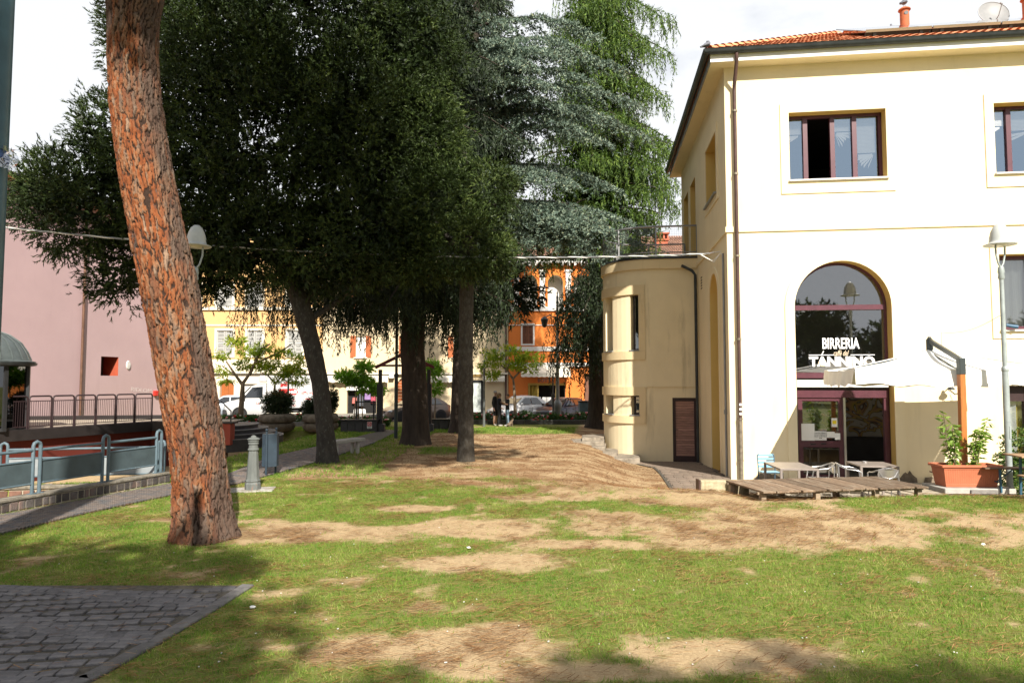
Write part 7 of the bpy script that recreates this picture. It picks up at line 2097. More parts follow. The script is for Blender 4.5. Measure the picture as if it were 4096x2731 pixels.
# two round concrete planters
m_cplant = mat('aged_concrete', (0.17, 0.145, 0.105), 0.95, 0.3, 5, 0.5, 30, col2=(0.09, 0.075, 0.055), c2lo=0.5, c2hi=0.65, c2scale=3)
for k, (px_, lab) in enumerate(((1108, 'round two ring concrete planter with a full dark bush'), (1282, 'round two ring concrete planter standing behind the leaning oak trunk'))):
    p = G(px_, 1716); p.z = float(gz(p.x, p.y))
    t = thing('concrete_planter', lab, 'planter', p)
    part(t, 'lower_ring', MB().lathe([(0.52, -0.02), (0.66, 0.03), (0.76, 0.14), (0.78, 0.26), (0.74, 0.34), (0.6, 0.36)], 30), m_cplant, smooth=50)
    part(t, 'upper_ring', MB().lathe([(0.6, 0.36), (0.72, 0.39), (0.785, 0.48), (0.78, 0.62), (0.7, 0.74), (0.6, 0.76), (0.56, 0.72), (0.56, 0.66), (0.0, 0.66)], 30), m_cplant, smooth=50)
# ------------------------------------------------------------------ foliage tools
def unit(v): return v / np.maximum(np.linalg.norm(v, axis=-1, keepdims=True), 1e-9)
def rand_dir(n): return unit(rng.normal(size=(n, 3)))
def leaf_part(parent, name, C, Dv, Ln, Wd, m, rnd=None, kind=None, tri=True):
    C = np.asarray(C, float); Dv = unit(np.asarray(Dv, float)); n = len(C)
    Ln = np.broadcast_to(np.asarray(Ln, float), (n,))[:, None]; Wd = np.broadcast_to(np.asarray(Wd, float), (n,))[:, None]
    s_ = unit(np.cross(Dv, rand_dir(n)))
    V = np.empty((n, 4, 3))
    V[:, 0] = C; V[:, 1] = C + Dv * Ln * 0.45 + s_ * Wd * 0.5; V[:, 2] = C + Dv * Ln; V[:, 3] = C + Dv * Ln * 0.45 - s_ * Wd * 0.5
    F = np.arange(n * 4).reshape(n, 4)
    if tri:
        V = np.stack([C - s_ * Wd * 0.5, C + s_ * Wd * 0.5, C + Dv * Ln], 1); F = np.arange(n * 3).reshape(n, 3)
    p = parent.location
    V = V.reshape(-1, 3) - np.array([p.x, p.y, p.z])
    if rnd is None: rnd = rng.random(n)
    o = link_mesh(name, np_mesh(name, V, F, False, fattr={'rnd': rnd}), m, parent)
    if kind: o['kind'] = kind
    return o
def sprigs(centres, outward, n_sp, radius, n_leaf, sp_len, spread, flat=0.75, up=0.1):
    """clumps -> sprigs -> leaves; returns leaf bases, directions, per-clump tone"""
    K = len(centres)
    off = rand_dir(K * n_sp) * (rng.random((K * n_sp, 1)) ** 0.5) * np.repeat(radius, n_sp)[:, None]
    off[:, 2] *= flat
    c = np.repeat(centres, n_sp, 0) + off
    o = unit(np.repeat(outward, n_sp, 0) * 0.8 + unit(off + 1e-6) * 0.7 + rand_dir(K * n_sp) * 0.5 + np.array([0, 0, up]))
    S = len(c)
    t = np.tile(np.linspace(0, 1, n_leaf), S)[:, None]
    b = np.repeat(c, n_leaf, 0) + np.repeat(o, n_leaf, 0) * t * sp_len
    d = unit(np.repeat(o, n_leaf, 0) * 0.9 + rand_dir(S * n_leaf) * spread)
    tone = np.repeat(np.repeat(rng.random(K), n_sp), n_leaf)
    return b, d, tone
def ell_shell(ells, n, lo=0.8, hi=1.03, keep=0.74):
    E = np.array(ells, float)
    area = (E[:, 3] * E[:, 4] + E[:, 3] * E[:, 5] + E[:, 4] * E[:, 5]); area /= area.sum()
    idx = rng.choice(len(E), n, p=area)
    d = rand_dir(n); r_ = rng.uniform(lo, hi, (n, 1))
    p = E[idx, :3] + d * E[idx, 3:6] * r_
    out = unit(d / E[idx, 3:6])
    ok = np.ones(n, bool)
    if keep:
        for k in range(len(E)):
            q = np.linalg.norm((p - E[k, :3]) / E[k, 3:6], axis=1)
            ok &= (q > keep) | (idx == k)
    return p[ok], out[ok]
def trunk_mesh(path, radii, n=28, m_rings=70, amp=0.03, fis=7.0, seed=0, flare=0.0):
    """tapered trunk with fissured relief"""
    path = [Vector(p) for p in path]; cum = [0.0]
    for i in range(len(path) - 1): cum.append(cum[-1] + (path[i + 1] - path[i]).length)
    tot = cum[-1]
    vs, fs = [], []
    th = np.linspace(0, 2 * math.pi, n, endpoint=False)
    for j in range(m_rings + 1):
        s_ = tot * j / m_rings
        i = max(k for k in range(len(cum)) if cum[k] <= s_ + 1e-9); i = min(i, len(path) - 2)
        f = (s_ - cum[i]) / (cum[i + 1] - cum[i]); p = path[i].lerp(path[i + 1], f); r_ = radii[i] * (1 - f) + radii[i + 1] * f
        r_ *= 1 + flare * math.exp(-s_ / 0.35)
        rel = fbm(th / (2 * math.pi) * fis * 6 + seed * 7.7 + 0 * th, np.full_like(th, s_ * fis * 0.35 + seed), 1.0, 3) - 0.5
        rel[-1] = (rel[0] + rel[-2]) / 2
        big = fbm(np.cos(th) * 1.2 + seed, np.sin(th) * 1.2 + s_ * 0.5, 1.0, 2) - 0.5
        rr_ = r_ * (1 + 0.22 * big) + amp * rel * 2
        for k in range(n): vs.append((p.x + rr_[k] * math.cos(th[k]), p.y + rr_[k] * math.sin(th[k]), p.z))
    for j in range(m_rings):
        for k in range(n):
            k2 = (k + 1) % n; fs.append((j * n + k, j * n + k2, (j + 1) * n + k2, (j + 1) * n + k))
    return MB().add(vs, fs)
m_bark_oak = mat('oak_bark', (0.034, 0.030, 0.025), 0.95, 0.4, 9, 0.9, 45, stretch=(1, 1, 0.45), col2=(0.085, 0.085, 0.075), c2lo=0.55, c2hi=0.68, c2scale=22)  # darker than real bark; shade under the crowns put into the colour
m_bark_cedar = mat('cedar_bark', (0.034, 0.025, 0.018), 0.95, 0.45, 8, 0.9, 30, stretch=(1, 1, 0.25))  # near-black tone stands in for the shade on the cedar trunks
m_bark_thin = mat('young_bark', (0.16, 0.12, 0.08), 0.9, 0.3, 12, 0.5, 40, stretch=(1, 1, 0.4))
m_oak_leaf = leaf_mat('holm_oak_leaf', [(0.0, (0.010, 0.018, 0.007)), (0.5, (0.026, 0.042, 0.012)), (0.8, (0.05, 0.08, 0.02)), (1.0, (0.125, 0.165, 0.05))], 0.5, 0.12, spec=0.2)
m_deodar = leaf_mat('deodar_needles', [(0.0, (0.025, 0.052, 0.012)), (0.5, (0.06, 0.115, 0.019)), (0.85, (0.12, 0.20, 0.032)), (1.0, (0.20, 0.28, 0.055))], 0.6, 0.2)
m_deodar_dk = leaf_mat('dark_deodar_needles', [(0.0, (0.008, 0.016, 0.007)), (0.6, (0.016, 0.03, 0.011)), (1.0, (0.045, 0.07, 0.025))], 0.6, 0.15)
m_bluecedar = leaf_mat('blue_cedar_needles', [(0.0, (0.05, 0.085, 0.07)), (0.45, (0.13, 0.185, 0.145)), (0.8, (0.27, 0.33, 0.235)), (1.0, (0.46, 0.46, 0.26))], 0.6, 0.12)
m_pine_n = leaf_mat('pine_needles', [(0.0, (0.02, 0.04, 0.012)), (1.0, (0.06, 0.10, 0.025))], 0.6, 0.15)
m_fresh = leaf_mat('fresh_tree_leaf', [(0.0, (0.10, 0.18, 0.018)), (0.5, (0.22, 0.31, 0.025)), (1.0, (0.42, 0.40, 0.045))], 0.5, 0.4)
m_fresh_g = leaf_mat('green_tree_leaf', [(0.0, (0.09, 0.21, 0.025)), (1.0, (0.26, 0.44, 0.06))], 0.5, 0.4)
m_pot = leaf_mat('potted_leaf', [(0.0, (0.06, 0.14, 0.02)), (0.6, (0.16, 0.27, 0.04)), (1.0, (0.33, 0.40, 0.10))], 0.4, 0.35)
m_bushdk = leaf_mat('dark_bush_leaf', [(0.0, (0.015, 0.028, 0.012)), (0.8, (0.035, 0.065, 0.02)), (1.0, (0.16, 0.08, 0.03))], 0.55, 0.2)
m_hedge = leaf_mat('hedge_leaf', [(0.0, (0.03, 0.07, 0.015)), (0.6, (0.09, 0.16, 0.03)), (1.0, (0.26, 0.30, 0.10))], 0.4, 0.25)

# ------------------------------------------------------------------ the leaning pine in front
def pine_bark_mat():
    m, n, l = nodes_of('pine_bark_plates')
    b = n['Principled BSDF']; b.inputs['Roughness'].default_value = 0.9; b.inputs['Specular IOR Level'].default_value = 0.15
    def at(nm):
        a = n.new('ShaderNodeAttribute'); a.attribute_name = nm; return a.outputs['Fac']
    tc = n.new('ShaderNodeTexCoord')
    nz = n.new('ShaderNodeTexNoise'); nz.inputs['Scale'].default_value = 34; nz.inputs['Detail'].default_value = 7; nz.inputs['Roughness'].default_value = 0.7
    mp = n.new('ShaderNodeMapping'); mp.inputs['Scale'].default_value = (1, 1, 0.4)
    l.new(tc.outputs['Object'], mp.inputs['Vector']); l.new(mp.outputs['Vector'], nz.inputs['Vector'])
    r = n.new('ShaderNodeValToRGB'); e = r.color_ramp.elements
    e[0].position = 0.0; e[0].color = (0.10, 0.075, 0.062, 1); e[1].position = 1.0; e[1].color = (0.30, 0.20, 0.135, 1)
    for p, c in ((0.2, (0.17, 0.055, 0.022)), (0.38, (0.25, 0.08, 0.03)), (0.55, (0.24, 0.098, 0.043)), (0.74, (0.26, 0.148, 0.088)), (0.88, (0.16, 0.112, 0.086))):
        x = e.new(p); x.color = (*c, 1)
    l.new(at('cell'), r.inputs['Fac'])
    hv = n.new('ShaderNodeHueSaturation'); mr = n.new('ShaderNodeMapRange'); mr.inputs['From Min'].default_value = 0.3; mr.inputs['From Max'].default_value = 0.7
    mr.inputs['To Min'].default_value = 0.72; mr.inputs['To Max'].default_value = 1.28
    l.new(nz.outputs['Fac'], mr.inputs['Value']); l.new(mr.outputs['Result'], hv.inputs['Value']); l.new(r.outputs['Color'], hv.inputs['Color'])
    gr_ = n.new('ShaderNodeRGB'); gr_.outputs[0].default_value = (0.042, 0.026, 0.019, 1)
    rm = n.new('ShaderNodeMix'); rm.data_type = 'RGBA'
    gre = n.new('ShaderNodeRGB'); gre.outputs[0].default_value = (0.085, 0.062, 0.05, 1)
    gm_ = n.new('ShaderNodeMix'); gm_.data_type = 'RGBA'
    l.new(at('grey'), gm_.inputs['Factor']); l.new(hv.outputs['Color'], gm_.inputs['A']); l.new(gre.outputs[0], gm_.inputs['B'])
    er = n.new('ShaderNodeValToRGB'); er.color_ramp.elements[0].position = 0.25; er.color_ramp.elements[1].position = 0.62; l.new(at('edge'), er.inputs['Fac']); l.new(er.outputs['Color'], rm.inputs['Factor']); l.new(gr_.outputs[0], rm.inputs['A']); l.new(gm_.outputs['Result'], rm.inputs['B'])
    l.new(rm.outputs['Result'], b.inputs['Base Color'])
    bp = n.new('ShaderNodeBump'); bp.inputs['Strength'].default_value = 0.9; bp.inputs['Distance'].default_value = 0.035
    l.new(nz.outputs['Fac'], bp.inputs['Height']); l.new(bp.outputs['Normal'], b.inputs['Normal'])
    return m
PY_ = 9.12
def pine_c(px, py, w):
    a = P(px, py, PY_ + 0.35); return a, w / FPX * (PY_ + 0.35) / 2
prof = [pine_c(822, 2178, 250), pine_c(818, 2110, 236), pine_c(806, 1980, 230), pine_c(790, 1800, 226), pine_c(754, 1570, 236), pine_c(712, 1330, 236), pine_c(664, 1080, 240), pine_c(618, 870, 232), pine_c(578, 650, 224),
        pine_c(545, 420, 216), pine_c(532, 200, 206), pine_c(535, 60, 214), pine_c(540, -30, 240)]
pts = [p for p, r_ in prof]; rad = [r_ for p, r_ in prof]
zs = np.array([p.z for p in pts]); xs = np.array([p.x for p in pts]); rs_ = np.array(rad)
NTH, NZ = 230, 540
zz = np.linspace(-0.15, zs[-1], NZ)
cx_ = np.interp(zz, zs, xs); rr_ = np.interp(zz, zs, rs_)
rr_ *= 1 + 0.16 * np.exp(-np.clip(zz - 0.05, 0, 9) / 0.16)
TH, ZZ = np.meshgrid(np.linspace(0, 2 * math.pi, NTH, endpoint=False), zz)
U = TH / (2 * math.pi) * 2.75; Vv = ZZ
# warp then elongated voronoi plates
tw_u = U + 0.05 * (fbm(Vv * 1.0, np.cos(TH) * 2, 2.0, 3) - 0.5) * 2 - 0.10 * Vv
def voro(u, v, su, sv, per, seed):
    gu, gv_ = u / su, v / sv
    iu, iv = np.floor(gu).astype(int), np.floor(gv_).astype(int)
    f1 = np.full(u.shape, 9.0); f2 = np.full(u.shape, 9.0); cid = np.zeros(u.shape)
    r1 = np.random.default_rng(seed); T = r1.random((64, 512, 3))
    for du in (-1, 0, 1):
        for dv in (-1, 0, 1):
            a, b = iu + du, iv + dv
            h = T[a % per % 64, b % 512]
            d = np.sqrt((a + h[..., 0] - gu) ** 2 + (b + h[..., 1] - gv_) ** 2)
            m_ = d < f1
            f2 = np.where(m_, f1, np.minimum(f2, d)); cid = np.where(m_, h[..., 2], cid); f1 = np.where(m_, d, f1)
    return f1, f2, cid
wu = tw_u + 0.040 * (fbm(U * 14, Vv * 9, 1.0, 3) - 0.5) * 2
wv2 = Vv + 0.10 * (fbm(U * 11 + 5, Vv * 4, 1.0, 3) - 0.5) * 2
f1, f2, cid = voro(wu, wv2, 2.75 / 50, 0.32, 50, 5)
g1, g2, cid2 = voro(wu * 1.0 + 0.013, wv2, 2.75 / 64, 0.10, 64, 9)
edge = ss(0.0, 0.20, f2 - f1 + 0.10 * (fbm(U * 30, Vv * 16, 1.0, 2) - 0.5)); edge2 = ss(0.0, 0.25, g2 - g1)
flake = fbm(U * 22, Vv * 5, 1.0, 3) - 0.5
hgt = 0.038 * edge * (0.45 + 0.55 * cid) + 0.010 * edge2 * (0.3 + cid2) + 0.022 * flake
low = 1 - ss(0.25, 0.9, ZZ)
Rr = (rr_ * 0.89)[:, None] - 0.03 + hgt + 0.03 * np.sin(TH * 5 + 1.0) * low
X = cx_[:, None] + Rr * np.cos(TH); Y = PY_ + 0.35 + Rr * np.sin(TH)
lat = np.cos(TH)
grey = np.clip(0.6 * ss(0.5, 0.95, lat + 0.25 * (fbm(U * 3, Vv * 2, 1.0, 2) - 0.5)) + 0.75 * ss(6.2, 7.6, ZZ + 1.5 * (fbm(U * 2, Vv, 1.0, 2) - 0.5)) + 0.45 * (1 - ss(0.15, 0.8, ZZ)) + 0.5 * ss(0.52, 0.70, fbm(U * 4, Vv * 1.5, 1.0, 3)), 0, 0.9)  # crown shade put into the grey top; the other greys are bark colour
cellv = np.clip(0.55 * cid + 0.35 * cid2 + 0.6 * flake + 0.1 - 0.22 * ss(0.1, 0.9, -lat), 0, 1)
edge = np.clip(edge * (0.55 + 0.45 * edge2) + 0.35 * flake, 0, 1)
edge2 = np.ones_like(edge)
PX0 = float(cx_[12])
pine = thing('umbrella_pine', 'big leaning pine with thick orange plated bark standing on the lawn', 'tree', (PX0, PY_ + 0.35, 0))
V3 = np.stack([X - PX0, Y - (PY_ + 0.35), ZZ], -1).reshape(-1, 3)
jj = (np.arange(NZ - 1)[:, None] * NTH + np.arange(NTH)[None, :]); jn = (np.arange(NZ - 1)[:, None] * NTH + (np.arange(NTH)[None, :] + 1) % NTH)
F4 = np.stack([jj, jn, jn + NTH, jj + NTH], -1).reshape(-1, 4)
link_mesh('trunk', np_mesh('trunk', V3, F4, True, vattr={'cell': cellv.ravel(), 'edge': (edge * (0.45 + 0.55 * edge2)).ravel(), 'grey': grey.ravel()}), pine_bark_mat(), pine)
m_pinelimb = mat('pine_limb_bark', (0.22, 0.10, 0.055), 0.95, 0.4, 8, 0.9, 30, stretch=(1, 1, 0.35))
top = Vector((pts[-1].x, PY_ + 0.35, pts[-1].z - 0.1))
forks = [(top + Vector((-0.15, 0, 0.3)), top + Vector((-1.0, -0.6, 3.2)), 0.30), (top + Vector((0.1, 0, 0.05)), top + Vector((1.6, 0.3, 3.4)), 0.26), (top, top + Vector((0.2, 1.2, 3.6)), 0.24), (top, top + Vector((0.3, -1.6, 3.4)), 0.22)]
for a, b, r_ in forks:
    part(pine, 'limb', MB().tube([a - (b - a) * 0.08, a.lerp(b, 0.3) + Vector((0, 0, -0.1)), a.lerp(b, 0.65), b], [r_, r_ * 0.8, r_ * 0.6, r_ * 0.3], 12), m_pinelimb, smooth=60, world=True)
def pine_crown(parent, c, rx, ry, rz_, nc, m):
    p, o = ell_shell([(c[0], c[1], c[2], rx, ry, rz_)], nc, 0.25, 1.0, 0)
    b, d, tone = sprigs(p, o * 0.3 + np.array([0, 0, 0.6]), 9, np.full(len(p), 0.5), 6, 0.14, 0.9, 0.5, 0.4)
    return leaf_part(parent, 'crown', b, d, 0.28, 0.10, m, tone)
pine_crown(pine, (top.x + 0.3, top.y + 0.0, top.z + 4.3), 4.6, 4.6, 1.7, 780, m_pine_n)

# ------------------------------------------------------------------ pines behind the viewpoint (their shade lies on the foreground)
def back_pine(x, y, h, rx, ry, lab, cx=0.0, cy=0.0, lean=1.0):
    t = thing('umbrella_pine', lab, 'tree', (x, y, 0))
    part(t, 'trunk', trunk_mesh([(x, y, -0.1), (x + cx * 0.4 * lean, y + cy * 0.4 * lean, h * 0.5), (x + cx * lean, y + cy * lean, h - 0.6)], [0.36, 0.3, 0.24], 16, 24), m_pinelimb, smooth=60, world=True)
    tx, ty = x + cx * lean, y + cy * lean
    x, y = x + cx, y + cy
    for k in range(5):
        a = 2 * math.pi * k / 5 + x
        part(t, 'limb', MB().tube([(tx, ty, h - 1.2), (x + rx * 0.3 * math.cos(a), y + ry * 0.3 * math.sin(a), h - 0.4), (x + rx * 0.75 * math.cos(a), y + ry * 0.75 * math.sin(a), h + 0.3)], [0.14, 0.1, 0.04], 7), m_pinelimb, world=True)
    pine_crown(t, (x, y, h + 0.5), rx, ry, 1.25 if h < 12 else 1.9, int(34 * rx * ry), m_pine_n)
back_pine(-2.2, -7.5, 10.0, 4.1, 3.2, 'umbrella pine behind the viewpoint whose crown shades the cobbles')
back_pine(4.9, -11.7, 10.0, 6.6, 3.8, 'umbrella pine behind the viewpoint whose crown shades the front of the lawn')
back_pine(-5.3, 1.9, 14.4, 5.2, 3.7, 'tall one sided pine just beside the viewpoint that shades the oak trunks', 5.1, 0.3, 0.1)

for k, (x, y, rx_, h) in enumerate(((9, -30, 3.6, 7.5), (15.5, -31, 4.0, 9.0), (22, -29, 3.4, 7.0), (28, -33, 4.4, 10.0), (35, -31, 3.8, 8.0), (2, -33, 4.0, 9.0))):
    t = thing('park_tree', 'round crowned dark tree in the park behind the viewpoint, mirrored in the cafe glass', 'tree', (x, y, 0), 0, 'trees mirrored in the cafe glass')
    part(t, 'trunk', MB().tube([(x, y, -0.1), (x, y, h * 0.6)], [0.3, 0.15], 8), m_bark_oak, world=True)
    p, o = ell_shell([(x, y, h * 0.55, rx_, rx_, h * 0.45), (x + 1, y, h * 0.75, rx_ * 0.6, rx_ * 0.6, h * 0.3)], 420, 0.4, 1.05, 0)
    b, d, tone = sprigs(p, o, 6, np.full(len(p), 0.6), 5, 0.3, 0.9)
    leaf_part(t, 'crown', b, d, 0.4, 0.22, m_oak_leaf)

# ------------------------------------------------------------------ holm oaks
def DP(x, y, Y):
    p = P(*D(x, y), Y); return (p.x, p.y, p.z)
def E(x, y, Y, rx, ry, rz_): return (*DP(x, y, Y), rx, ry, rz_)
ob = G(*D(752, 1062))
oak = thing('holm_oak', 'large dark evergreen oak with a leaning forked trunk beside the stone bench', 'tree', (ob.x, ob.y, 0))
OY = ob.y
tp_path = [Vector((ob.x + 0.02, OY, -0.1)), Vector(DP(748, 1000, OY)), Vector(DP(735, 880, OY)), Vector(DP(712, 780, OY)), Vector(DP(688, 690, OY)), Vector(DP(668, 640, OY))]
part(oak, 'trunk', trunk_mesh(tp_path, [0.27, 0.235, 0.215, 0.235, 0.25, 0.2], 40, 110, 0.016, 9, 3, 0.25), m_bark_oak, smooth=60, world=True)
limbs = [((690, 700), (740, 640), (820, 560), 0.13), ((672, 650), (600, 560), (500, 450), 0.16), ((672, 650), (660, 500), (690, 300), 0.17), ((700, 740), (780, 690), (900, 560), 0.09), ((660, 620), (500, 520), (230, 440), 0.13)]
for a, b, c, r_ in limbs:
    A, B, C_ = Vector(DP(*a, OY)), Vector(DP(*b, OY + 0.3)), Vector(DP(*c, OY - 0.2))
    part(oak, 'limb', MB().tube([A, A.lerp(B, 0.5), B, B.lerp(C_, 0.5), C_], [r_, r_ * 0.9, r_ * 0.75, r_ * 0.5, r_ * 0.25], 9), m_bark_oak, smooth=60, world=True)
oakE = [E(205, 470, 17.2, 1.75, 1.7, 1.35), E(275, 340, 17.6, 1.05, 1.3, 1.4), E(150, 440, 17.0, 1.0, 1.1, 0.6), E(280, 610, 17.4, 0.75, 0.9, 0.95), E(420, 420, 17.9, 2.2, 2.2, 2.3), E(620, 300, 17.6, 3.0, 2.7, 3.2),
        E(560, 540, 17.8, 2.4, 2.0, 1.25), E(700, 60, 18.0, 3.4, 2.9, 3.0), E(450, 90, 18.3, 2.3, 2.4, 2.6), E(830, 320, 17.6, 2.0, 2.2, 2.6), E(860, 520, 17.4, 1.5, 1.7, 1.35), E(760, 590, 17.6, 1.7, 1.6, 0.95),
        E(600, -160, 18.2, 3.6, 3.0, 2.8), E(930, 130, 18.2, 1.5, 2.0, 2.2), E(470, 620, 18.2, 1.3, 1.2, 0.75)]
p, o = ell_shell(oakE, 2900, 0.80, 1.04, 0.80)
b, d, tone = sprigs(p, o, 24, rng.uniform(0.25, 0.55, len(p)), 9, 0.13, 0.75, 0.8, 0.12)
rnd = np.clip(0.55 * rng.random(len(b)) + 0.45 * tone, 0, 1)
leaf_part(oak, 'crown', b, d, rng.uniform(0.065, 0.105, len(b)), rng.uniform(0.022, 0.034, len(b)), m_oak_leaf, rnd)
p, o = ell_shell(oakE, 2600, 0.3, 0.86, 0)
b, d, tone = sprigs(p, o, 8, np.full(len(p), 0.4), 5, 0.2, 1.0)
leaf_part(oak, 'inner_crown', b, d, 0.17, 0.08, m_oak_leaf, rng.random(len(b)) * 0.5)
o2 = G(*D(1070, 1058))
oak2 = thing('holm_oak', 'straight pale trunked evergreen oak in the middle of the bare ground', 'tree', (o2.x, o2.y, 0))
Y2 = o2.y
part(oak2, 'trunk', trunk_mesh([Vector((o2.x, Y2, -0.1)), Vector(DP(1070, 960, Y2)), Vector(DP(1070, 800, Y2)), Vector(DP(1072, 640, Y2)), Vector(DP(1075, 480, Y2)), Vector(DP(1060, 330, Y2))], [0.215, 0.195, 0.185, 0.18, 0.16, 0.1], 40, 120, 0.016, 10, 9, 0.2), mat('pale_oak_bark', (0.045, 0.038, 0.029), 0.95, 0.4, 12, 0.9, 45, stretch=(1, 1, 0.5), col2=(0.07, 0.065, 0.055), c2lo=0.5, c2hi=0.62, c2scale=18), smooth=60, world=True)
for a, b, c, r_ in (((1072, 600), (1010, 520), (950, 420), 0.09), ((1073, 560), (1120, 500), (1160, 430), 0.07), ((1072, 520), (1050, 430), (1000, 330), 0.08)):
    A, B, C_ = Vector(DP(*a, Y2)), Vector(DP(*b, Y2 - 0.2)), Vector(DP(*c, Y2 - 0.4))
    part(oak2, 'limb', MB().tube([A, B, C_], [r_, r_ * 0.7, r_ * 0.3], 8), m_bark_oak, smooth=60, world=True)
oak2E = [E(985, 330, 17.7, 0.95, 1.1, 1.2), E(1000, 470, 17.6, 1.1, 1.2, 1.2), E(1110, 450, 17.7, 0.75, 0.9, 0.8), E(1050, 560, 17.6, 1.15, 1.1, 0.85), E(960, 590, 17.7, 0.8, 0.9, 0.7), E(1120, 590, 17.9, 0.6, 0.7, 0.5), E(950, 220, 18.0, 0.9, 1.0, 0.9)]
p, o = ell_shell(oak2E, 760, 0.75, 1.05, 0.78)
b, d, tone = sprigs(p, o, 24, rng.uniform(0.22, 0.45, len(p)), 8, 0.13, 0.75, 0.8, 0.12)
rnd = np.clip(0.5 * rng.random(len(b)) + 0.5 * tone + 0.12, 0, 1)
leaf_part(oak2, 'crown', b, d, rng.uniform(0.065, 0.105, len(b)), rng.uniform(0.022, 0.034, len(b)), m_oak_leaf, rnd)

# ------------------------------------------------------------------ cedars
def curve3(A, B, lift, n):
    A, B = np.array(A, float), np.array(B, float)
    t = np.linspace(0, 1, n)[:, None]
    return A * (1 - t) + B * t + np.array([0, 0, 1.0]) * (lift * 4 * t * (1 - t))
def cedar_foliage(branches, droop, strand, n_side, side_len, tuft_n, dens=0.055, seed=1, hang=True):
    """branches: list of (A, B, lift, r); returns tuft points and directions"""
    r1 = np.random.default_rng(seed)
    PTS, DIR = [], []
    for (A, B, lift, _) in branches:
        c = curve3(A, B, lift, 40); Lb = np.linalg.norm(np.array(B) - np.array(A))
        ax = unit((np.array(B) - np.array(A))[None])[0]; h = np.array([ax[0], ax[1], 0]); h = h / max(1e-6, np.linalg.norm(h)); perp = np.array([-h[1], h[0], 0])
        ns = max(6, int(n_side * Lb))
        for k in range(ns):
            t = 0.16 + 0.84 * (k + r1.random()) / ns
            p0 = c[min(39, int(t * 39))]
            sd = 1 if k % 2 else -1
            ln = side_len * (0.35 + 0.9 * math.sin(math.pi * min(1, 0.15 + 0.8 * t))) * r1.uniform(0.6, 1.15)
            dr_ = perp * sd * r1.uniform(0.6, 1.0) + h * r1.uniform(0.2, 0.9) + np.array([0, 0, r1.uniform(-0.25, 0.12) - droop])
            dr_ /= np.linalg.norm(dr_)
            m = max(3, int(ln / 0.16))
            u = np.linspace(0.05, 1, m)[:, None]
            q = p0 + dr_ * u * ln + np.array([0, 0, -1.0]) * (droop * ln * u * u * 0.8)
            nt = max(2, int(ln / dens)); uu = r1.random((nt, 1))
            PTS.append(p0 + dr_ * uu * ln + np.array([0, 0, -1.0]) * (droop * ln * uu * uu * 0.8) + r1.normal(0, 0.02, (nt, 3)))
            DIR.append(np.repeat(dr_[None], nt, 0) * 0.6 + r1.normal(0, 0.6, (nt, 3)))
            for j in range(m):
                sl_ = strand * r1.uniform(0.25, 1.0)
                if hang:
                    nn = max(2, int(sl_ / dens)); w = (np.arange(nn) + r1.random(nn))[:, None] / nn
                    sway = r1.normal(0, 0.16, 3); sway[2] = -1.0
                    pts_ = q[j] + sway * w * sl_ + r1.normal(0, 0.012, (nn, 3))
                    PTS.append(pts_); DIR.append(np.array([0, 0, -1.0]) + r1.normal(0, 0.38, (nn, 3)))
                else:
                    nn = max(2, int(sl_ / dens)); w = (np.arange(nn) + r1.random(nn))[:, None] / nn
                    td = dr_ * r1.uniform(0.2, 0.8) + np.cross(dr_, [0, 0, 1]) * r1.choice([-1, 1]) * r1.uniform(0.4, 1.0) + np.array([0, 0, -r1.uniform(0.0, 0.75)])
                    PTS.append(q[j] + td * w * sl_ + r1.normal(0, 0.012, (nn, 3))); DIR.append(td * 0.4 + np.array([0, 0, 0.25]) + r1.normal(0, 0.6, (nn, 3)))
    Pn, Dn = np.concatenate(PTS), np.concatenate(DIR)
    return np.repeat(Pn, tuft_n, 0), np.repeat(Dn, tuft_n, 0) + rng.normal(0, 0.3 if hang else 0.5, (len(Dn) * tuft_n, 3))
def limb_part(t, branches, m):
    for (A, B, lift, r_) in branches:
        c = curve3(A, B, lift, 7)
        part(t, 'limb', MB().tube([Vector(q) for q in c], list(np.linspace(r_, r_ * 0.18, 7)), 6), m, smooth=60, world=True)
def whorl(x, y, z0, z1, n, len0, len1, seed, drop=0.5, az=None, r0=0.09):
    r1 = np.random.default_rng(seed); out = []
    for k in range(n):
        f = (k + r1.random() * 0.8) / n; z = z0 + (z1 - z0) * f; ln = (len0 + (len1 - len0) * f) * r1.uniform(0.75, 1.15)
        a = (k * 2.399 + r1.uniform(-0.4, 0.4)) if az is None else r1.uniform(*az)
        out.append(((x, y, z), (x + ln * math.cos(a), y + ln * math.sin(a), z - drop * ln * r1.uniform(0.3, 1.0)), 0.10 * ln, r0 * (1 - 0.5 * f)))
    return out
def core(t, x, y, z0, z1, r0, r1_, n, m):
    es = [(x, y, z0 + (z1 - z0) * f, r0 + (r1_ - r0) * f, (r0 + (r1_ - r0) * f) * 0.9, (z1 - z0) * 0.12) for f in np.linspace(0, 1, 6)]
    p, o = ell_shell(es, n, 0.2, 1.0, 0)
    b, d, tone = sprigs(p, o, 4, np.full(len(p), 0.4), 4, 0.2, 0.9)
    return leaf_part(t, 'inner_crown', b, d - np.array([0, 0, 0.5]), 0.3, 0.11, m, rng.random(len(b)) * 0.45)
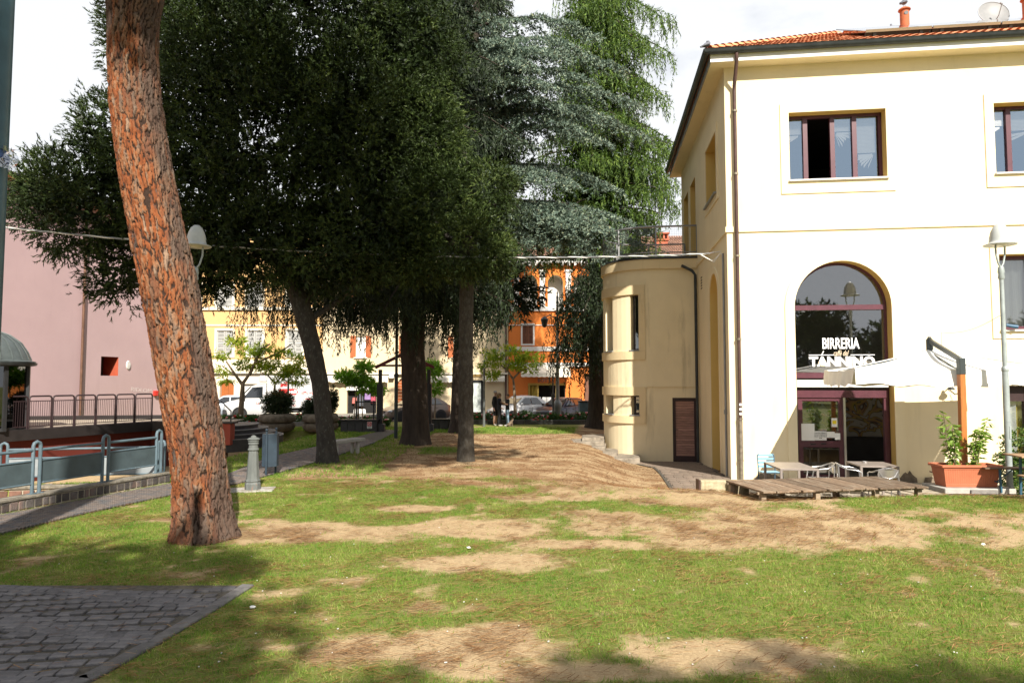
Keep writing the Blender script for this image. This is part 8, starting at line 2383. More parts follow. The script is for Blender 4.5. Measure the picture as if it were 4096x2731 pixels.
# thick deodar cedar
cb = G(*D(955, 1020)); CY_ = cb.y
ced1 = thing('deodar_cedar', 'thick trunked dark cedar with hanging branches behind the dark oak', 'tree', (cb.x, CY_, 0))
tcx = cb.x
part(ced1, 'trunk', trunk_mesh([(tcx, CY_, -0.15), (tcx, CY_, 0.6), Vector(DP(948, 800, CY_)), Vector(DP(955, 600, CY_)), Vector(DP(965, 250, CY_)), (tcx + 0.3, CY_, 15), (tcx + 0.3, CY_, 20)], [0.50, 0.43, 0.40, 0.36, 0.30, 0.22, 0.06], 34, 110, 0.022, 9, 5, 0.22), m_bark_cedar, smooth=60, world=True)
br = whorl(tcx + 0.1, CY_, 5.2, 7.5, 13, 3.4, 3.6, 21, 0.55) + whorl(tcx + 0.2, CY_, 7.5, 19, 36, 4.8, 1.8, 22, 0.45)
br += [((tcx, CY_, 6.2), DP(1030, 690, CY_ - 1.2), 0.3, 0.07), ((tcx, CY_, 6.0), DP(880, 720, CY_ - 1.0), 0.3, 0.07), ((tcx, CY_, 5.6), DP(800, 700, CY_ + 0.5), 0.4, 0.07), ((tcx, CY_, 6.0), DP(700, 690, CY_ + 1.5), 0.5, 0.08), ((tcx, CY_, 6.4), DP(560, 660, CY_ + 2), 0.5, 0.08)]
low1 = [((tcx, CY_, 5.6), DP(x, y, CY_ + dy), 0.35, 0.06) for x, y, dy in ((1010, 740, -1.2), (1080, 750, -0.8), (1140, 725, 0), (930, 735, -1.2), (870, 720, -0.8), (1110, 700, 0.8), (790, 715, 0.6), (1050, 690, 1.5), (720, 690, 1.6), (620, 690, 1.6), (540, 690, 2.2))]
limb_part(ced1, br + low1, m_bark_cedar)
Pn, Dn = cedar_foliage(br, 0.35, 0.9, 6.5, 1.0, 2, 0.075, 31)
leaf_part(ced1, 'crown', Pn, Dn, rng.uniform(0.12, 0.2, len(Pn)), 0.036, m_deodar_dk)
Pn, Dn = cedar_foliage(low1, 0.4, 1.7, 6.5, 0.8, 2, 0.08, 41)
leaf_part(ced1, 'hanging_foliage', Pn, Dn, rng.uniform(0.12, 0.2, len(Pn)), 0.034, m_deodar_dk)
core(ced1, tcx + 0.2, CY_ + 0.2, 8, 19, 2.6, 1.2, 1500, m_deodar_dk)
# blue cedar
bb = Vector(((1842 - PCX) / FPX * 29.0, 29.0, 0)); BY_ = 29.0
ced2 = thing('blue_cedar', 'blue grey cedar with layered spreading branches between the dark cedar and the cafe', 'tree', (bb.x, BY_, float(gz(bb.x, BY_))))
part(ced2, 'trunk', trunk_mesh([(bb.x, BY_, -0.3), (bb.x, BY_, 0.5), (bb.x + 0.1, BY_, 4), Vector(DP(1062, 450, BY_)), Vector(DP(1080, 250, BY_)), (bb.x + 0.6, BY_, 17.5), (bb.x + 0.7, BY_, 22)], [0.52, 0.42, 0.36, 0.30, 0.26, 0.16, 0.04], 26, 70, 0.02, 9, 6, 0.3), m_bark_cedar, smooth=60, world=True)
tips = [(1440, 165, 26.5), (1330, 110, 25.0), (1220, 150, 24.5), (1120, 175, 24.5), (1500, 320, 27.0), (1420, 280, 25.5), (1340, 300, 25.0), (1430, 440, 26.5), (1330, 430, 25.0), (1240, 420, 25), (1490, 530, 26.0), (1400, 520, 25.0), (1300, 520, 25.0), (1010, 90, 25.0), (940, 60, 25.5), (1010, 230, 25.5), (1380, 90, 27), (1230, 560, 26), (1440, 590, 25.5), (1150, 60, 26), (1270, 200, 24.4), (1370, 190, 25.2), (1120, 330, 26.5), (1200, 330, 26), (1470, 560, 24.6), (1430, 540, 24.2), (1390, 600, 25), (1350, 560, 25), (1400, 330, 25), (1290, 130, 24.5), (1190, 110, 25), (1480, 250, 26.5), (1080, 120, 25), (1300, 250, 25)]
br = []
for (x, y, Y) in tips:
    B = DP(x, y, Y); z = B[2] + 0.6 + 0.25 * abs(B[0] - bb.x) * 0.5
    br.append(((bb.x + 0.3, BY_ - 0.1, max(4.5, z)), B, 0.75, 0.08))
br += whorl(bb.x + 0.4, BY_, 12, 21, 9, 3.6, 1.4, 44, 0.15, (0.2, 3.0))
limb_part(ced2, br, m_bark_cedar)
Pn, Dn = cedar_foliage(br, 0.28, 0.36, 12, 0.9, 3, 0.085, 33, hang=False)
leaf_part(ced2, 'crown', Pn, Dn, rng.uniform(0.09, 0.16, len(Pn)), 0.055, m_bluecedar, np.clip(rng.beta(2, 2.6, len(Pn)), 0, 1))
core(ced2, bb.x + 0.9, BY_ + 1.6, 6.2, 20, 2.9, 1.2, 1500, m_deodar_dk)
# green cedar on the right
gb = Vector(((2392 - PCX) / FPX * 33.0, 33.0, 0)); GY_ = 33.0
ced3 = thing('deodar_cedar', 'bright green weeping cedar rising behind the round tower', 'tree', (gb.x, GY_, -0.1))
part(ced3, 'trunk', trunk_mesh([(gb.x, GY_, -0.3), (gb.x, GY_, 0.5), (gb.x, GY_, 6), (gb.x + 0.1, GY_, 12), (gb.x + 0.2, GY_, 20), (gb.x + 0.2, GY_, 25)], [0.62, 0.50, 0.42, 0.33, 0.18, 0.05], 26, 70, 0.02, 9, 8, 0.3), m_bark_cedar, smooth=60, world=True)
br = whorl(gb.x, GY_, 8.5, 24, 56, 4.0, 1.6, 51, 0.35)
tips3 = [(1280, 720, 32), (1300, 690, 31), (1290, 780, 31.5), (1330, 830, 31), (1270, 810, 32.5), (1330, 640, 31.5), (1360, 760, 31), (1340, 720, 30.5), (1550, 130, 32), (1545, 60, 33), (1540, 230, 32), (1550, 330, 32), (1560, 420, 32), (1480, 100, 31), (1500, 200, 31), (1490, 300, 31), (1520, 380, 31), (1470, 380, 31), (1440, 300, 32), (1430, 60, 31.5), (1560, 480, 33), (1400, 640, 31)]
low3 = []
for (x, y, Y) in tips3:
    B = DP(x, y, Y); (low3 if y > 590 else br).append(((gb.x, GY_, B[2] + 1.0 + 0.25 * abs(B[0] - gb.x)), B, 0.35, 0.07))
limb_part(ced3, br + low3, m_bark_cedar)
Pn, Dn = cedar_foliage(br, 0.35, 1.05, 5.2, 1.15, 2, 0.085, 35)
leaf_part(ced3, 'crown', Pn, Dn, rng.uniform(0.15, 0.26, len(Pn)), 0.045, m_deodar)
Pn, Dn = cedar_foliage(low3, 0.4, 1.8, 6.5, 0.9, 2, 0.10, 43)
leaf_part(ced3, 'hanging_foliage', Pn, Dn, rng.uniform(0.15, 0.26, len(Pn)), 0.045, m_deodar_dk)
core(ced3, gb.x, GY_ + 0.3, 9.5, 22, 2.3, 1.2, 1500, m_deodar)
print('cedar3 tufts', len(Pn))

# ------------------------------------------------------------------ small broadleaf trees by the street
def small_tree(name, label, base, limbs_px, Y, ells, n_cl, m_leaf, r0, leaf=(0.13, 0.06), stake=False, dens=9):
    z0 = float(gz(base.x, base.y))
    t = thing(name, label, 'tree', (base.x, base.y, z0))
    for path, r_ in limbs_px:
        pp_ = [Vector(DP(x, y, Y)) for x, y in path]
        if r_ == r0: pp_[0] = Vector((base.x, base.y, z0 - 0.1))
        part(t, 'trunk' if r_ == r0 else 'limb', MB().tube(pp_, list(np.linspace(r_, r_ * 0.45, len(pp_))), 9), m_bark_thin, smooth=60, world=True)
    p, o = ell_shell(ells, n_cl, 0.3, 1.05, 0)
    b, d, tone = sprigs(p, o, dens, rng.uniform(0.14, 0.3, len(p)), 6, 0.2, 0.8, 0.6, -0.1)
    leaf_part(t, 'crown', b, d, rng.uniform(leaf[0] * 0.7, leaf[0] * 1.2, len(b)), leaf[1], m_leaf, np.clip(0.5 * tone + 0.5 * rng.random(len(b)), 0, 1))
    if stake:
        for dx in (-0.25, 0.25): part(t, 'stake', MB().tube([(base.x + dx, base.y, z0 - 0.1), (base.x + dx * 0.4, base.y, z0 + 1.9)], 0.028, 6), mat('stake_wood', (0.30, 0.20, 0.12), 0.8, 0.2), world=True)
    return t
YT = 35.0
small_tree('street_tree', 'spreading yellow green young tree in front of the box truck cab', Vector(((966 - PCX) / FPX * YT, YT, 0)),
           [([(555, 950), (556, 910), (558, 880), (572, 860)], 0.15), ([(558, 885), (540, 860), (520, 830)], 0.09), ([(572, 862), (585, 835), (600, 800), (620, 790)], 0.09), ([(585, 835), (640, 810), (670, 790)], 0.06), ([(540, 862), (510, 840)], 0.05)], YT,
           [E(x, y, YT, rx, 0.55, 0.13) for x, y, rx in ((505, 815, 0.45), (545, 785, 0.5), (560, 805, 0.4), (600, 798, 0.55), (640, 812, 0.55), (680, 825, 0.5), (515, 845, 0.45), (560, 838, 0.4), (615, 838, 0.6), (665, 850, 0.5), (520, 870, 0.3), (640, 870, 0.4), (690, 845, 0.3), (590, 820, 0.4))], 150, m_fresh, 0.15, (0.15, 0.055), False, 7)
small_tree('street_tree', 'spreading yellow green young tree between the lamp and the second planter', Vector(((1095 - PCX) / FPX * 35.6, 35.6, 0)),
           [([(629, 950), (630, 900), (632, 880)], 0.09), ([(632, 880), (615, 862), (600, 855)], 0.05), ([(632, 880), (650, 862), (670, 850)], 0.05)], 35.6,
           [E(620, 846, 35.6, 0.6, 0.6, 0.14), E(660, 856, 35.6, 0.6, 0.6, 0.14), E(690, 875, 35.6, 0.4, 0.5, 0.12)], 34, m_fresh, 0.09, (0.12, 0.055))
YS = 33.0
small_tree('sapling', 'staked green sapling before the shop door of the cream house', Vector(((1436 - PCX) / FPX * YS, YS, 0)),
           [([(824, 960), (823, 920), (826, 885), (838, 850)], 0.045), ([(826, 890), (810, 872), (795, 862)], 0.03), ([(830, 875), (850, 880), (862, 892)], 0.03)], YS,
           [E(838, 845, YS, 0.35, 0.35, 0.3), E(800, 866, YS, 0.5, 0.45, 0.22), E(850, 885, YS, 0.5, 0.4, 0.22), E(822, 870, YS, 0.4, 0.4, 0.25), E(868, 895, YS, 0.25, 0.3, 0.15)], 95, m_fresh_g, 0.045, (0.16, 0.06), True)
small_tree('sapling', 'thin staked sapling right of the thick cedar trunk', Vector(((1738 - PCX) / FPX * YS, YS, 0)),
           [([(999, 965), (1000, 920), (995, 880), (992, 850)], 0.035)], YS,
           [E(993, 850, YS, 0.3, 0.3, 0.4), E(1000, 890, YS, 0.28, 0.28, 0.2)], 36, m_fresh_g, 0.035, (0.16, 0.06), False)
YR = 36.2
small_tree('street_tree', 'small forked tree with yellow green leaves beside the three people', Vector(((2062 - PCX) / FPX * YR, YR, 0)),
           [([(1183, 960), (1182, 910), (1180, 880), (1178, 868)], 0.10), ([(1178, 870), (1165, 850), (1150, 838)], 0.06), ([(1178, 870), (1195, 852), (1215, 845)], 0.06), ([(1165, 850), (1170, 825)], 0.04)], YR,
           [E(x, y, YR, rx, 0.6, 0.13) for x, y, rx in ((1130, 815, 0.5), (1165, 805, 0.55), (1205, 815, 0.55), (1235, 830, 0.4), (1120, 840, 0.4), (1150, 832, 0.45), (1190, 838, 0.5), (1130, 862, 0.3), (1220, 850, 0.35))], 90, m_fresh, 0.10, (0.13, 0.06))

# ------------------------------------------------------------------ shrubs, hedge, potted plants, roses
for k, px_ in enumerate((1108, 1282)):
    p = G(px_, 1716); z0 = float(gz(p.x, p.y)) + 0.66
    t = thing('planter_bush', ['dense dark leafy bush filling the round concrete planter', 'dark leafy bush in the planter behind the leaning oak trunk'][k], 'bush', (p.x, p.y, z0))
    part(t, 'stems', MB().tube([(0, 0, -0.05), (0.05, 0, 0.5)], 0.03, 6).tube([(0.05, 0.05, -0.05), (-0.15, 0.05, 0.5)], 0.025, 6).tube([(0.0, -0.05, -0.05), (0.2, -0.05, 0.5)], 0.025, 6), m_bark_thin)
    es = [(p.x, p.y, z0 + 0.52, 0.62, 0.55, 0.55), (p.x + 0.1, p.y, z0 + 0.75, 0.42, 0.4, 0.36)] if k == 0 else [(p.x, p.y, z0 + 0.4, 0.6, 0.5, 0.45), (p.x + 0.5, p.y, z0 + 0.7, 0.15, 0.3, 0.6), (p.x - 0.45, p.y, z0 + 0.35, 0.25, 0.3, 0.35)]
    pp_, oo_ = ell_shell(es, 240, 0.4, 1.05, 0)
    b, d, tone = sprigs(pp_, oo_, 12, np.full(len(pp_), 0.12), 6, 0.12, 0.8)
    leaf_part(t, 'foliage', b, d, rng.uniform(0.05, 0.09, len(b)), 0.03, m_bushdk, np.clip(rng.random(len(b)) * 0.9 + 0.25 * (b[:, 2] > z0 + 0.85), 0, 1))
# hedge beside the cafe
hc = [L(5.4 + 0.55 * k, -3.05, 0) for k in range(9)]
hg = thing('hedge', 'glossy green clipped hedge behind the beer table and lamp post', 'hedge', (hc[0].x, hc[0].y, 0))
es = [(q.x, q.y, 0.45 + random.uniform(-0.05, 0.1), 0.46, 0.42, random.uniform(0.6, 0.78)) for q in hc]
pp_, oo_ = ell_shell(es, 560, 0.7, 1.05, 0.7)
b, d, tone = sprigs(pp_, oo_, 12, np.full(len(pp_), 0.12), 5, 0.08, 0.9)
leaf_part(hg, 'foliage', b, d, rng.uniform(0.05, 0.075, len(b)), 0.034, m_hedge, tri=False)
pp_, oo_ = ell_shell(es, 300, 0.1, 0.7, 0)
b, d, tone = sprigs(pp_, oo_, 6, np.full(len(pp_), 0.12), 4, 0.1, 0.9)
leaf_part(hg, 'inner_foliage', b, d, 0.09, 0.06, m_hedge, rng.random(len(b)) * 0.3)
part(hg, 'stems', MB().tube([(hc[0].x, hc[0].y, -0.3), (hc[0].x, hc[0].y, 0.5)], 0.03, 6).tube([(hc[4].x, hc[4].y, -0.3), (hc[4].x, hc[4].y, 0.5)], 0.03, 6), m_bark_thin, world=True)
# plants in the terracotta box
for k, (dx, hh, lab) in enumerate(((-0.24, 1.12, 'slender leafy plant at the left end of the terracotta planter'), (0.16, 1.05, 'slender leafy plant leaning to the right end of the terracotta planter'))):
    q = Vector((PL.x + dx, PL.y, PL.z + 0.37))
    t = thing('potted_plant', lab, 'plant', q)
    BB, DD = [], []
    for s_ in range(5):
        lean = Vector((random.uniform(-.22, .22) + (0.25 if k else 0), random.uniform(-.12, .12), 1)); ln = hh * random.uniform(0.6, 1.05)
        st = [q + Vector((random.uniform(-.06, .06), random.uniform(-.06, .06), -0.02))]
        for j in range(5): st.append(st[-1] + lean * (ln / 5) + Vector((random.uniform(-.03, .03), random.uniform(-.03, .03), 0)))
        part(t, 'stem', MB().tube(st, [0.011, 0.009, 0.008, 0.006, 0.005, 0.003], 5), m_bark_thin, world=True)
        for j in range(1, 6):
            for w in range(9 if j > 2 else 4):
                tt = random.random(); pos = st[j - 1].lerp(st[j], tt); BB.append(pos)
                a = random.uniform(0, 6.28); DD.append((math.cos(a), math.sin(a), random.uniform(-0.9, 0.15)))
    n = len(BB); BBn = np.array([tuple(v) for v in BB]); DDn = np.array(DD)
    BBn = np.concatenate([BBn, BBn + unit(DDn) * 0.05]); DDn = np.concatenate([DDn, DDn + rng.normal(0, 0.4, DDn.shape)])
    leaf_part(t, 'leaves', BBn, DDn, rng.uniform(0.09, 0.15, len(BBn)), 0.045, m_pot, np.clip(rng.beta(3, 2, len(BBn)), 0, 1), tri=False)
# roses
m_rose_leaf = leaf_mat('rose_leaf', [(0.0, (0.02, 0.05, 0.015)), (0.7, (0.06, 0.14, 0.03)), (1.0, (0.14, 0.22, 0.06))], 0.5, 0.25)
m_bloom = {c: mat('bloom_' + c, v, 0.6, 0.15, 20) for c, v in (('red', (0.50, 0.02, 0.025)), ('pink', (0.70, 0.25, 0.28)), ('white', (0.72, 0.66, 0.60)))}
def rose(x, y, w, h, cols, lab, grp):
    z0 = float(gz(x, y)); t = thing('rose_bush', lab, 'bush', (x, y, z0), 0, grp)
    pp_, oo_ = ell_shell([(x, y, z0 + h * 0.5, w / 2, 0.35, h * 0.52)], 60, 0.3, 1.05, 0)
    b, d, tone = sprigs(pp_, oo_, 9, np.full(len(pp_), 0.1), 5, 0.09, 0.9)
    leaf_part(t, 'foliage', b, d, rng.uniform(0.05, 0.08, len(b)), 0.04, m_rose_leaf)
    mb = MB()
    for k in range(5): mb.tube([(x + random.uniform(-.1, .1), y, z0 - 0.05), (x + random.uniform(-w / 3, w / 3), y + random.uniform(-.2, .2), z0 + h * 0.8)], 0.012, 5)
    part(t, 'stems', mb, m_bark_thin, world=True)
    for k in range(random.randint(5, 9)):
        a = random.uniform(0, 6.28); fx, fy, fz = x + math.cos(a) * w * 0.48 * random.random() ** 0.5, y - 0.3 * random.random() - 0.1, z0 + h * random.uniform(0.45, 1.12)
        mb = MB(); r_ = random.uniform(0.045, 0.075)
        mb.lathe([(0.0, -r_ * 0.7), (r_ * 0.8, -r_ * 0.3), (r_, r_ * 0.2), (r_ * 0.65, r_ * 0.55), (r_ * 0.3, r_ * 0.4), (0.0, r_ * 0.6)], 8, (fx, fy, fz))
        part(t, 'bloom', mb, m_bloom[random.choice(cols)], world=True)
for k in range(9):
    rose(-1.75 + k * 0.78, 35.9 + random.uniform(-.15, .15), random.uniform(0.8, 1.0), random.uniform(0.38, 0.62), ['red', 'pink', 'white', 'pink', 'red'], 'low rose bush with pink and red blooms before the parked cars', 'roses before the parked cars')
for k in range(7):
    rose(-14.6 + k * 0.8, 34.5 + random.uniform(-.15, .15), random.uniform(0.8, 1.0), random.uniform(0.4, 0.6), ['red', 'red', 'pink', 'white'], 'low rose bush with red blooms before the box truck', 'roses before the box truck')
for k in range(4):
    rose(-8.4 + k * 0.7, 33.4 + random.uniform(-.15, .15), 0.75, 0.45, ['pink', 'pink', 'white'], 'low pale pink rose bush before the cream house shop', 'roses before the cream house')
# ------------------------------------------------------------------ people and dog
m_skin = mat('skin', (0.42, 0.24, 0.17), 0.6, 0.06)
def skin_body(name, verts, edges, root, levels=2):
    me = bpy.data.meshes.new(name)
    me.from_pydata([v[:3] for v in verts], edges, [])
    o = bpy.data.objects.new(name, me); COL.objects.link(o)
    o.modifiers.new('skin', 'SKIN'); 
    sm = o.modifiers.new('sub', 'SUBSURF'); sm.levels = levels; sm.render_levels = levels
    for i, v in enumerate(verts):
        sv = me.skin_vertices[0].data[i]; r_ = v[3]; sv.radius = (r_, v[4] if len(v) > 4 else r_); sv.use_root = (i == root)
    dg = bpy.context.evaluated_depsgraph_get()
    out = bpy.data.meshes.new_from_object(o.evaluated_get(dg)); out.name = name
    bpy.data.objects.remove(o); bpy.data.meshes.remove(me)
    out.polygons.foreach_set('use_smooth', [True] * len(out.polygons))
    out.materials.clear()
    return out
def person(label, loc, rz, H, arms, top_m, leg_m, hair_m, shoe_m, shorts=False, hair='short', sleeve=1.0, stance=0.09):
    k = H / 1.72
    v = [(0, 0, 0.96, 0.135, 0.105), (0, 0.0, 1.12, 0.135, 0.10), (0, 0.0, 1.30, 0.16, 0.115), (0, 0.01, 1.42, 0.12, 0.085), (0, 0.0, 1.50, 0.055), (0, -0.01, 1.56, 0.06), (0, -0.015, 1.63, 0.088, 0.095), (0, -0.01, 1.70, 0.06, 0.07)]
    e = [(0, 1), (1, 2), (2, 3), (3, 4), (4, 5), (5, 6), (6, 7)]
    for s_ in (-1, 1):
        b0 = len(v)
        v += [(s_ * 0.09, 0, 0.86, 0.09), (s_ * stance * 1.05, -0.01, 0.50, 0.06), (s_ * stance * 1.1, 0.02, 0.28, 0.055), (s_ * stance * 1.1, 0.02, 0.08, 0.036), (s_ * stance * 1.2, -0.04, 0.04, 0.042, 0.035), (s_ * stance * 1.3, -0.15, 0.03, 0.036, 0.025)]
        e += [(0, b0), (b0, b0 + 1), (b0 + 1, b0 + 2), (b0 + 2, b0 + 3), (b0 + 3, b0 + 4), (b0 + 4, b0 + 5)]
    hands = []
    for s_, (el, wr) in zip((-1, 1), arms):
        b0 = len(v)
        v += [(s_ * 0.17, 0.0, 1.41, 0.062), (el[0], el[1], el[2], 0.045), (wr[0], wr[1], wr[2], 0.03), ]
        wv = Vector(wr); dv = (wv - Vector(el)).normalized()
        pm = wv + dv * 0.07
        v.append((pm.x, pm.y, pm.z, 0.036, 0.02))
        e += [(3, b0), (b0, b0 + 1), (b0 + 1, b0 + 2), (b0 + 2, b0 + 3)]
        sidev = dv.cross(Vector((0, 1, 0.3))).normalized()
        for f in range(4):
            fb = len(v); o_ = sidev * (f - 1.5) * 0.019
            l_ = (0.06, 0.072, 0.068, 0.052)[f]
            q1 = pm + dv * 0.03 + o_; q2 = q1 + dv * l_ * 0.6 + Vector((0, -0.006, 0)); q3 = q2 + dv * l_ * 0.5 + Vector((0, -0.02, 0))
            v += [(q1.x, q1.y, q1.z, 0.011), (q2.x, q2.y, q2.z, 0.010), (q3.x, q3.y, q3.z, 0.008)]
            e += [(b0 + 3, fb), (fb, fb + 1), (fb + 1, fb + 2)]
        tb = len(v); q1 = wv + dv * 0.03 - sidev * 0.035; q2 = q1 + dv * 0.045 - sidev * 0.02
        v += [(q1.x, q1.y, q1.z, 0.012), (q2.x, q2.y, q2.z, 0.010)]; e += [(b0 + 2, tb), (tb, tb + 1)]
        hands.append((el, wr))
    v = [(a[0] * k, a[1] * k, a[2] * k) + tuple(r_ * k for r_ in a[3:]) for a in v]
    me = skin_body('body', v, e, 0)
    for m in (m_skin, top_m, leg_m, shoe_m): me.materials.append(m)
    idx = []
    for p in me.polygons:
        c = p.center / k
        mi = 0
        armish = False
        for el, wr in hands:
            a, b = Vector(el), Vector(wr); t = max(0, min(1.6, (c - a).dot(b - a) / (b - a).length_squared))
            if (c - a.lerp(b, t)).length < 0.075 and abs(c.x) > 0.02 and not (abs(c.x) < 0.15 and abs(c.y) < 0.105):
                armish = True; far = t
        if armish: mi = 1 if far < sleeve else 0
        elif c.z > 1.475: mi = 0
        elif c.z > 0.90: mi = 1
        elif c.z > (0.5 if shorts else 0.085): mi = 2
        elif c.z > 0.085: mi = 0
        else: mi = 3
        idx.append(mi)
    me.polygons.foreach_set('material_index', idx)
    t = thing('person', label, 'person', loc, rz)
    o = bpy.data.objects.new('body', me); COL.objects.link(o); o.parent = t
    mb = MB()
    if hair == 'short': mb.sphere((0, 0.012 * k, 1.685 * k), 0.098 * k, 14, 9, (0.98, 1.05, 0.82))
    else:
        mb.sphere((0, 0.015 * k, 1.675 * k), 0.105 * k, 14, 9, (1.0, 1.08, 0.92)); mb.tube([(0, 0.045 * k, 1.68 * k), (0, 0.075 * k, 1.58 * k), (0, 0.08 * k, 1.45 * k)], [0.095 * k, 0.095 * k, 0.06 * k], 12)
    part(t, 'hair', mb, hair_m, smooth=80)
    part(t, 'nose', MB().tube([(0, -0.095 * k, 1.645 * k), (0, -0.118 * k, 1.612 * k), (0, -0.098 * k, 1.605 * k)], [0.008 * k, 0.014 * k, 0.008 * k], 6), m_skin, smooth=80)
    for s_ in (-1, 1):
        part(t, 'ear', MB().sphere((s_ * 0.088 * k, 0.0, 1.625 * k), 0.026 * k, 8, 6, (0.4, 0.8, 1.2)), m_skin, smooth=80)
        part(t, 'eye', MB().sphere((s_ * 0.032 * k, -0.094 * k, 1.64 * k), 0.012 * k, 8, 5), m_black)
    part(t, 'mouth', MB().box((0, -0.099 * k, 1.578 * k), (0.045 * k, 0.01, 0.008)), mat('lips', (0.3, 0.1, 0.09), 0.6, 0.05))
    return t
m_navy = mat('navy_cloth', (0.012, 0.014, 0.022), 0.85, 0.2, 12, 0.3, 60)
m_blk = mat('black_cloth', (0.012, 0.012, 0.013), 0.85, 0.2, 12, 0.3, 60)
m_jean = mat('light_jeans', (0.22, 0.32, 0.42), 0.85, 0.2, 12, 0.3, 60)
m_shoe = mat('pale_shoes', (0.35, 0.33, 0.30), 0.7, 0.1)
m_hgrey = mat('grey_hair', (0.28, 0.26, 0.24), 0.7, 0.2, 30)
m_hblond = mat('dark_blond_hair', (0.18, 0.115, 0.06), 0.6, 0.25, 30)
m_hbrown = mat('brown_hair', (0.09, 0.055, 0.035), 0.6, 0.25, 30)
gy = 33.9
def gpos(px_, yy): x = (px_ - PCX) / FPX * yy; return (x, yy, float(gz(x, yy)))
person('person with short grey hair in dark jacket and knee length shorts', gpos(1982, 34.3), R(60), 1.70, [((-0.25, 0.03, 1.14), (-0.26, -0.05, 0.90)), ((0.25, 0.02, 1.14), (0.25, -0.07, 0.90))], m_blk, m_blk, m_hgrey, m_shoe, True, 'short', 0.95)
person('person with long blond hair in a navy top and dark trousers', gpos(1998, 33.9), R(75), 1.60, [((-0.23, 0.03, 1.14), (-0.2, -0.17, 0.98)), ((0.23, 0.0, 1.15), (0.16, -0.24, 1.12))], m_navy, m_blk, m_hblond, m_shoe, False, 'long', 0.95)
p3 = gpos(2030, 33.8)
person('person in a black shirt and light jeans holding up a phone', p3, R(-70), 1.55, [((-0.24, -0.04, 1.16), (-0.08, -0.27, 1.26)), ((0.24, -0.04, 1.16), (0.08, -0.27, 1.28))], m_blk, m_jean, m_hbrown, m_shoe, False, 'short', 0.05)
kk = 1.55 / 1.72
ph = Vector((0, -0.36 * kk, 1.31 * kk)); ph.rotate(Matrix.Rotation(R(-70), 3, 'Z'))
fon = thing('phone', 'dark phone held up by the person in light jeans', 'phone', Vector(p3) + ph, R(-70))
part(fon, 'case', MB().box((0, 0, 0), (0.075, 0.01, 0.15)), m_black, bevel=0.004)
part(fon, 'screen', MB().box((0, 0.0065, 0), (0.066, 0.002, 0.135)), m_solar)
# dog
dgp = gpos(2040, 33.55)
dogv = [(-0.10, 0, 0.12, 0.075), (0.0, 0, 0.17, 0.08), (0.08, 0, 0.22, 0.07), (0.12, 0, 0.28, 0.05), (0.15, 0, 0.335, 0.055), (0.215, 0, 0.315, 0.028)]
doge = [(0, 1), (1, 2), (2, 3), (3, 4), (4, 5)]
for s_ in (-1, 1):
    b0 = len(dogv); dogv += [(0.09, s_ * 0.05, 0.15, 0.032), (0.095, s_ * 0.05, 0.07, 0.022), (0.10, s_ * 0.05, 0.015, 0.022), (0.13, s_ * 0.05, 0.012, 0.016)]; doge += [(2, b0), (b0, b0 + 1), (b0 + 1, b0 + 2), (b0 + 2, b0 + 3)]
    b0 = len(dogv); dogv += [(-0.09, s_ * 0.07, 0.10, 0.05), (-0.02, s_ * 0.085, 0.07, 0.035), (-0.10, s_ * 0.08, 0.025, 0.024), (-0.03, s_ * 0.085, 0.014, 0.02)]; doge += [(0, b0), (b0, b0 + 1), (b0 + 1, b0 + 2), (b0 + 2, b0 + 3)]
b0 = len(dogv); dogv += [(-0.17, 0, 0.07, 0.02), (-0.22, 0, 0.11, 0.014)]; doge += [(0, b0), (b0, b0 + 1)]
dog = thing('dog', 'small shaggy grey brown dog sitting at the feet of the three people', 'dog', dgp, R(30))
m_fur = mat('grey_brown_fur', (0.15, 0.105, 0.07), 0.95, 0.4, 25, 0.9, 90, col2=(0.28, 0.24, 0.2), c2lo=0.5, c2hi=0.65, c2scale=12)
me = skin_body('body', dogv, doge, 0, 1); me.materials.append(m_fur); o = bpy.data.objects.new('body', me); COL.objects.link(o); o.parent = dog
for s_ in (-1, 1): part(dog, 'ear', MB().tube([(0.14, s_ * 0.045, 0.37), (0.13, s_ * 0.06, 0.41)], [0.025, 0.006], 6), m_fur)
part(dog, 'nose', MB().sphere((0.243, 0, 0.318), 0.012, 6, 5), m_black)
# ------------------------------------------------------------------ grass, needles, small litter
def blades(n, xr, yr, keep_fn, h, w, name, label, cat, m, lean=0.5, tuft=3):
    x = rng.uniform(xr[0], xr[1], n); y = rng.uniform(yr[0], yr[1], n)
    k = keep_fn(x, y); x, y = x[k], y[k]
    x = np.repeat(x, tuft) + rng.normal(0, 0.015, len(x) * tuft); y = np.repeat(y, tuft) + rng.normal(0, 0.015, len(y) * tuft)
    z = gz(x, y) - 0.004; n = len(x)
    a = rng.uniform(0, 2 * math.pi, n); hh = h * rng.uniform(0.45, 1.25, n) * (0.7 + 0.6 * fbm(x, y, 1.6, 2)); sc = 0.75 + 0.035 * y
    ww = w * sc * rng.uniform(0.7, 1.2, n)
    ln = rng.uniform(0.1, lean, n) * 1.6; b = rng.uniform(0, 2 * math.pi, n)
    V = np.empty((n, 3, 3))
    V[:, 0] = np.stack([x - np.cos(a) * ww / 2, y - np.sin(a) * ww / 2, z], 1); V[:, 1] = np.stack([x + np.cos(a) * ww / 2, y + np.sin(a) * ww / 2, z], 1)
    V[:, 2] = np.stack([x + np.cos(b) * hh * ln, y + np.sin(b) * hh * ln, z + hh], 1)
    rnd = np.clip(0.62 * rng.random(n) + 0.75 * (fbm(x + 3, y, 2.2, 3) - 0.2), 0, 1)
    o = link_mesh(name, np_mesh(name, V.reshape(-1, 3), np.arange(n * 3).reshape(n, 3), False, fattr={'rnd': rnd}), m)
    return props(o, label, cat, kind='stuff')
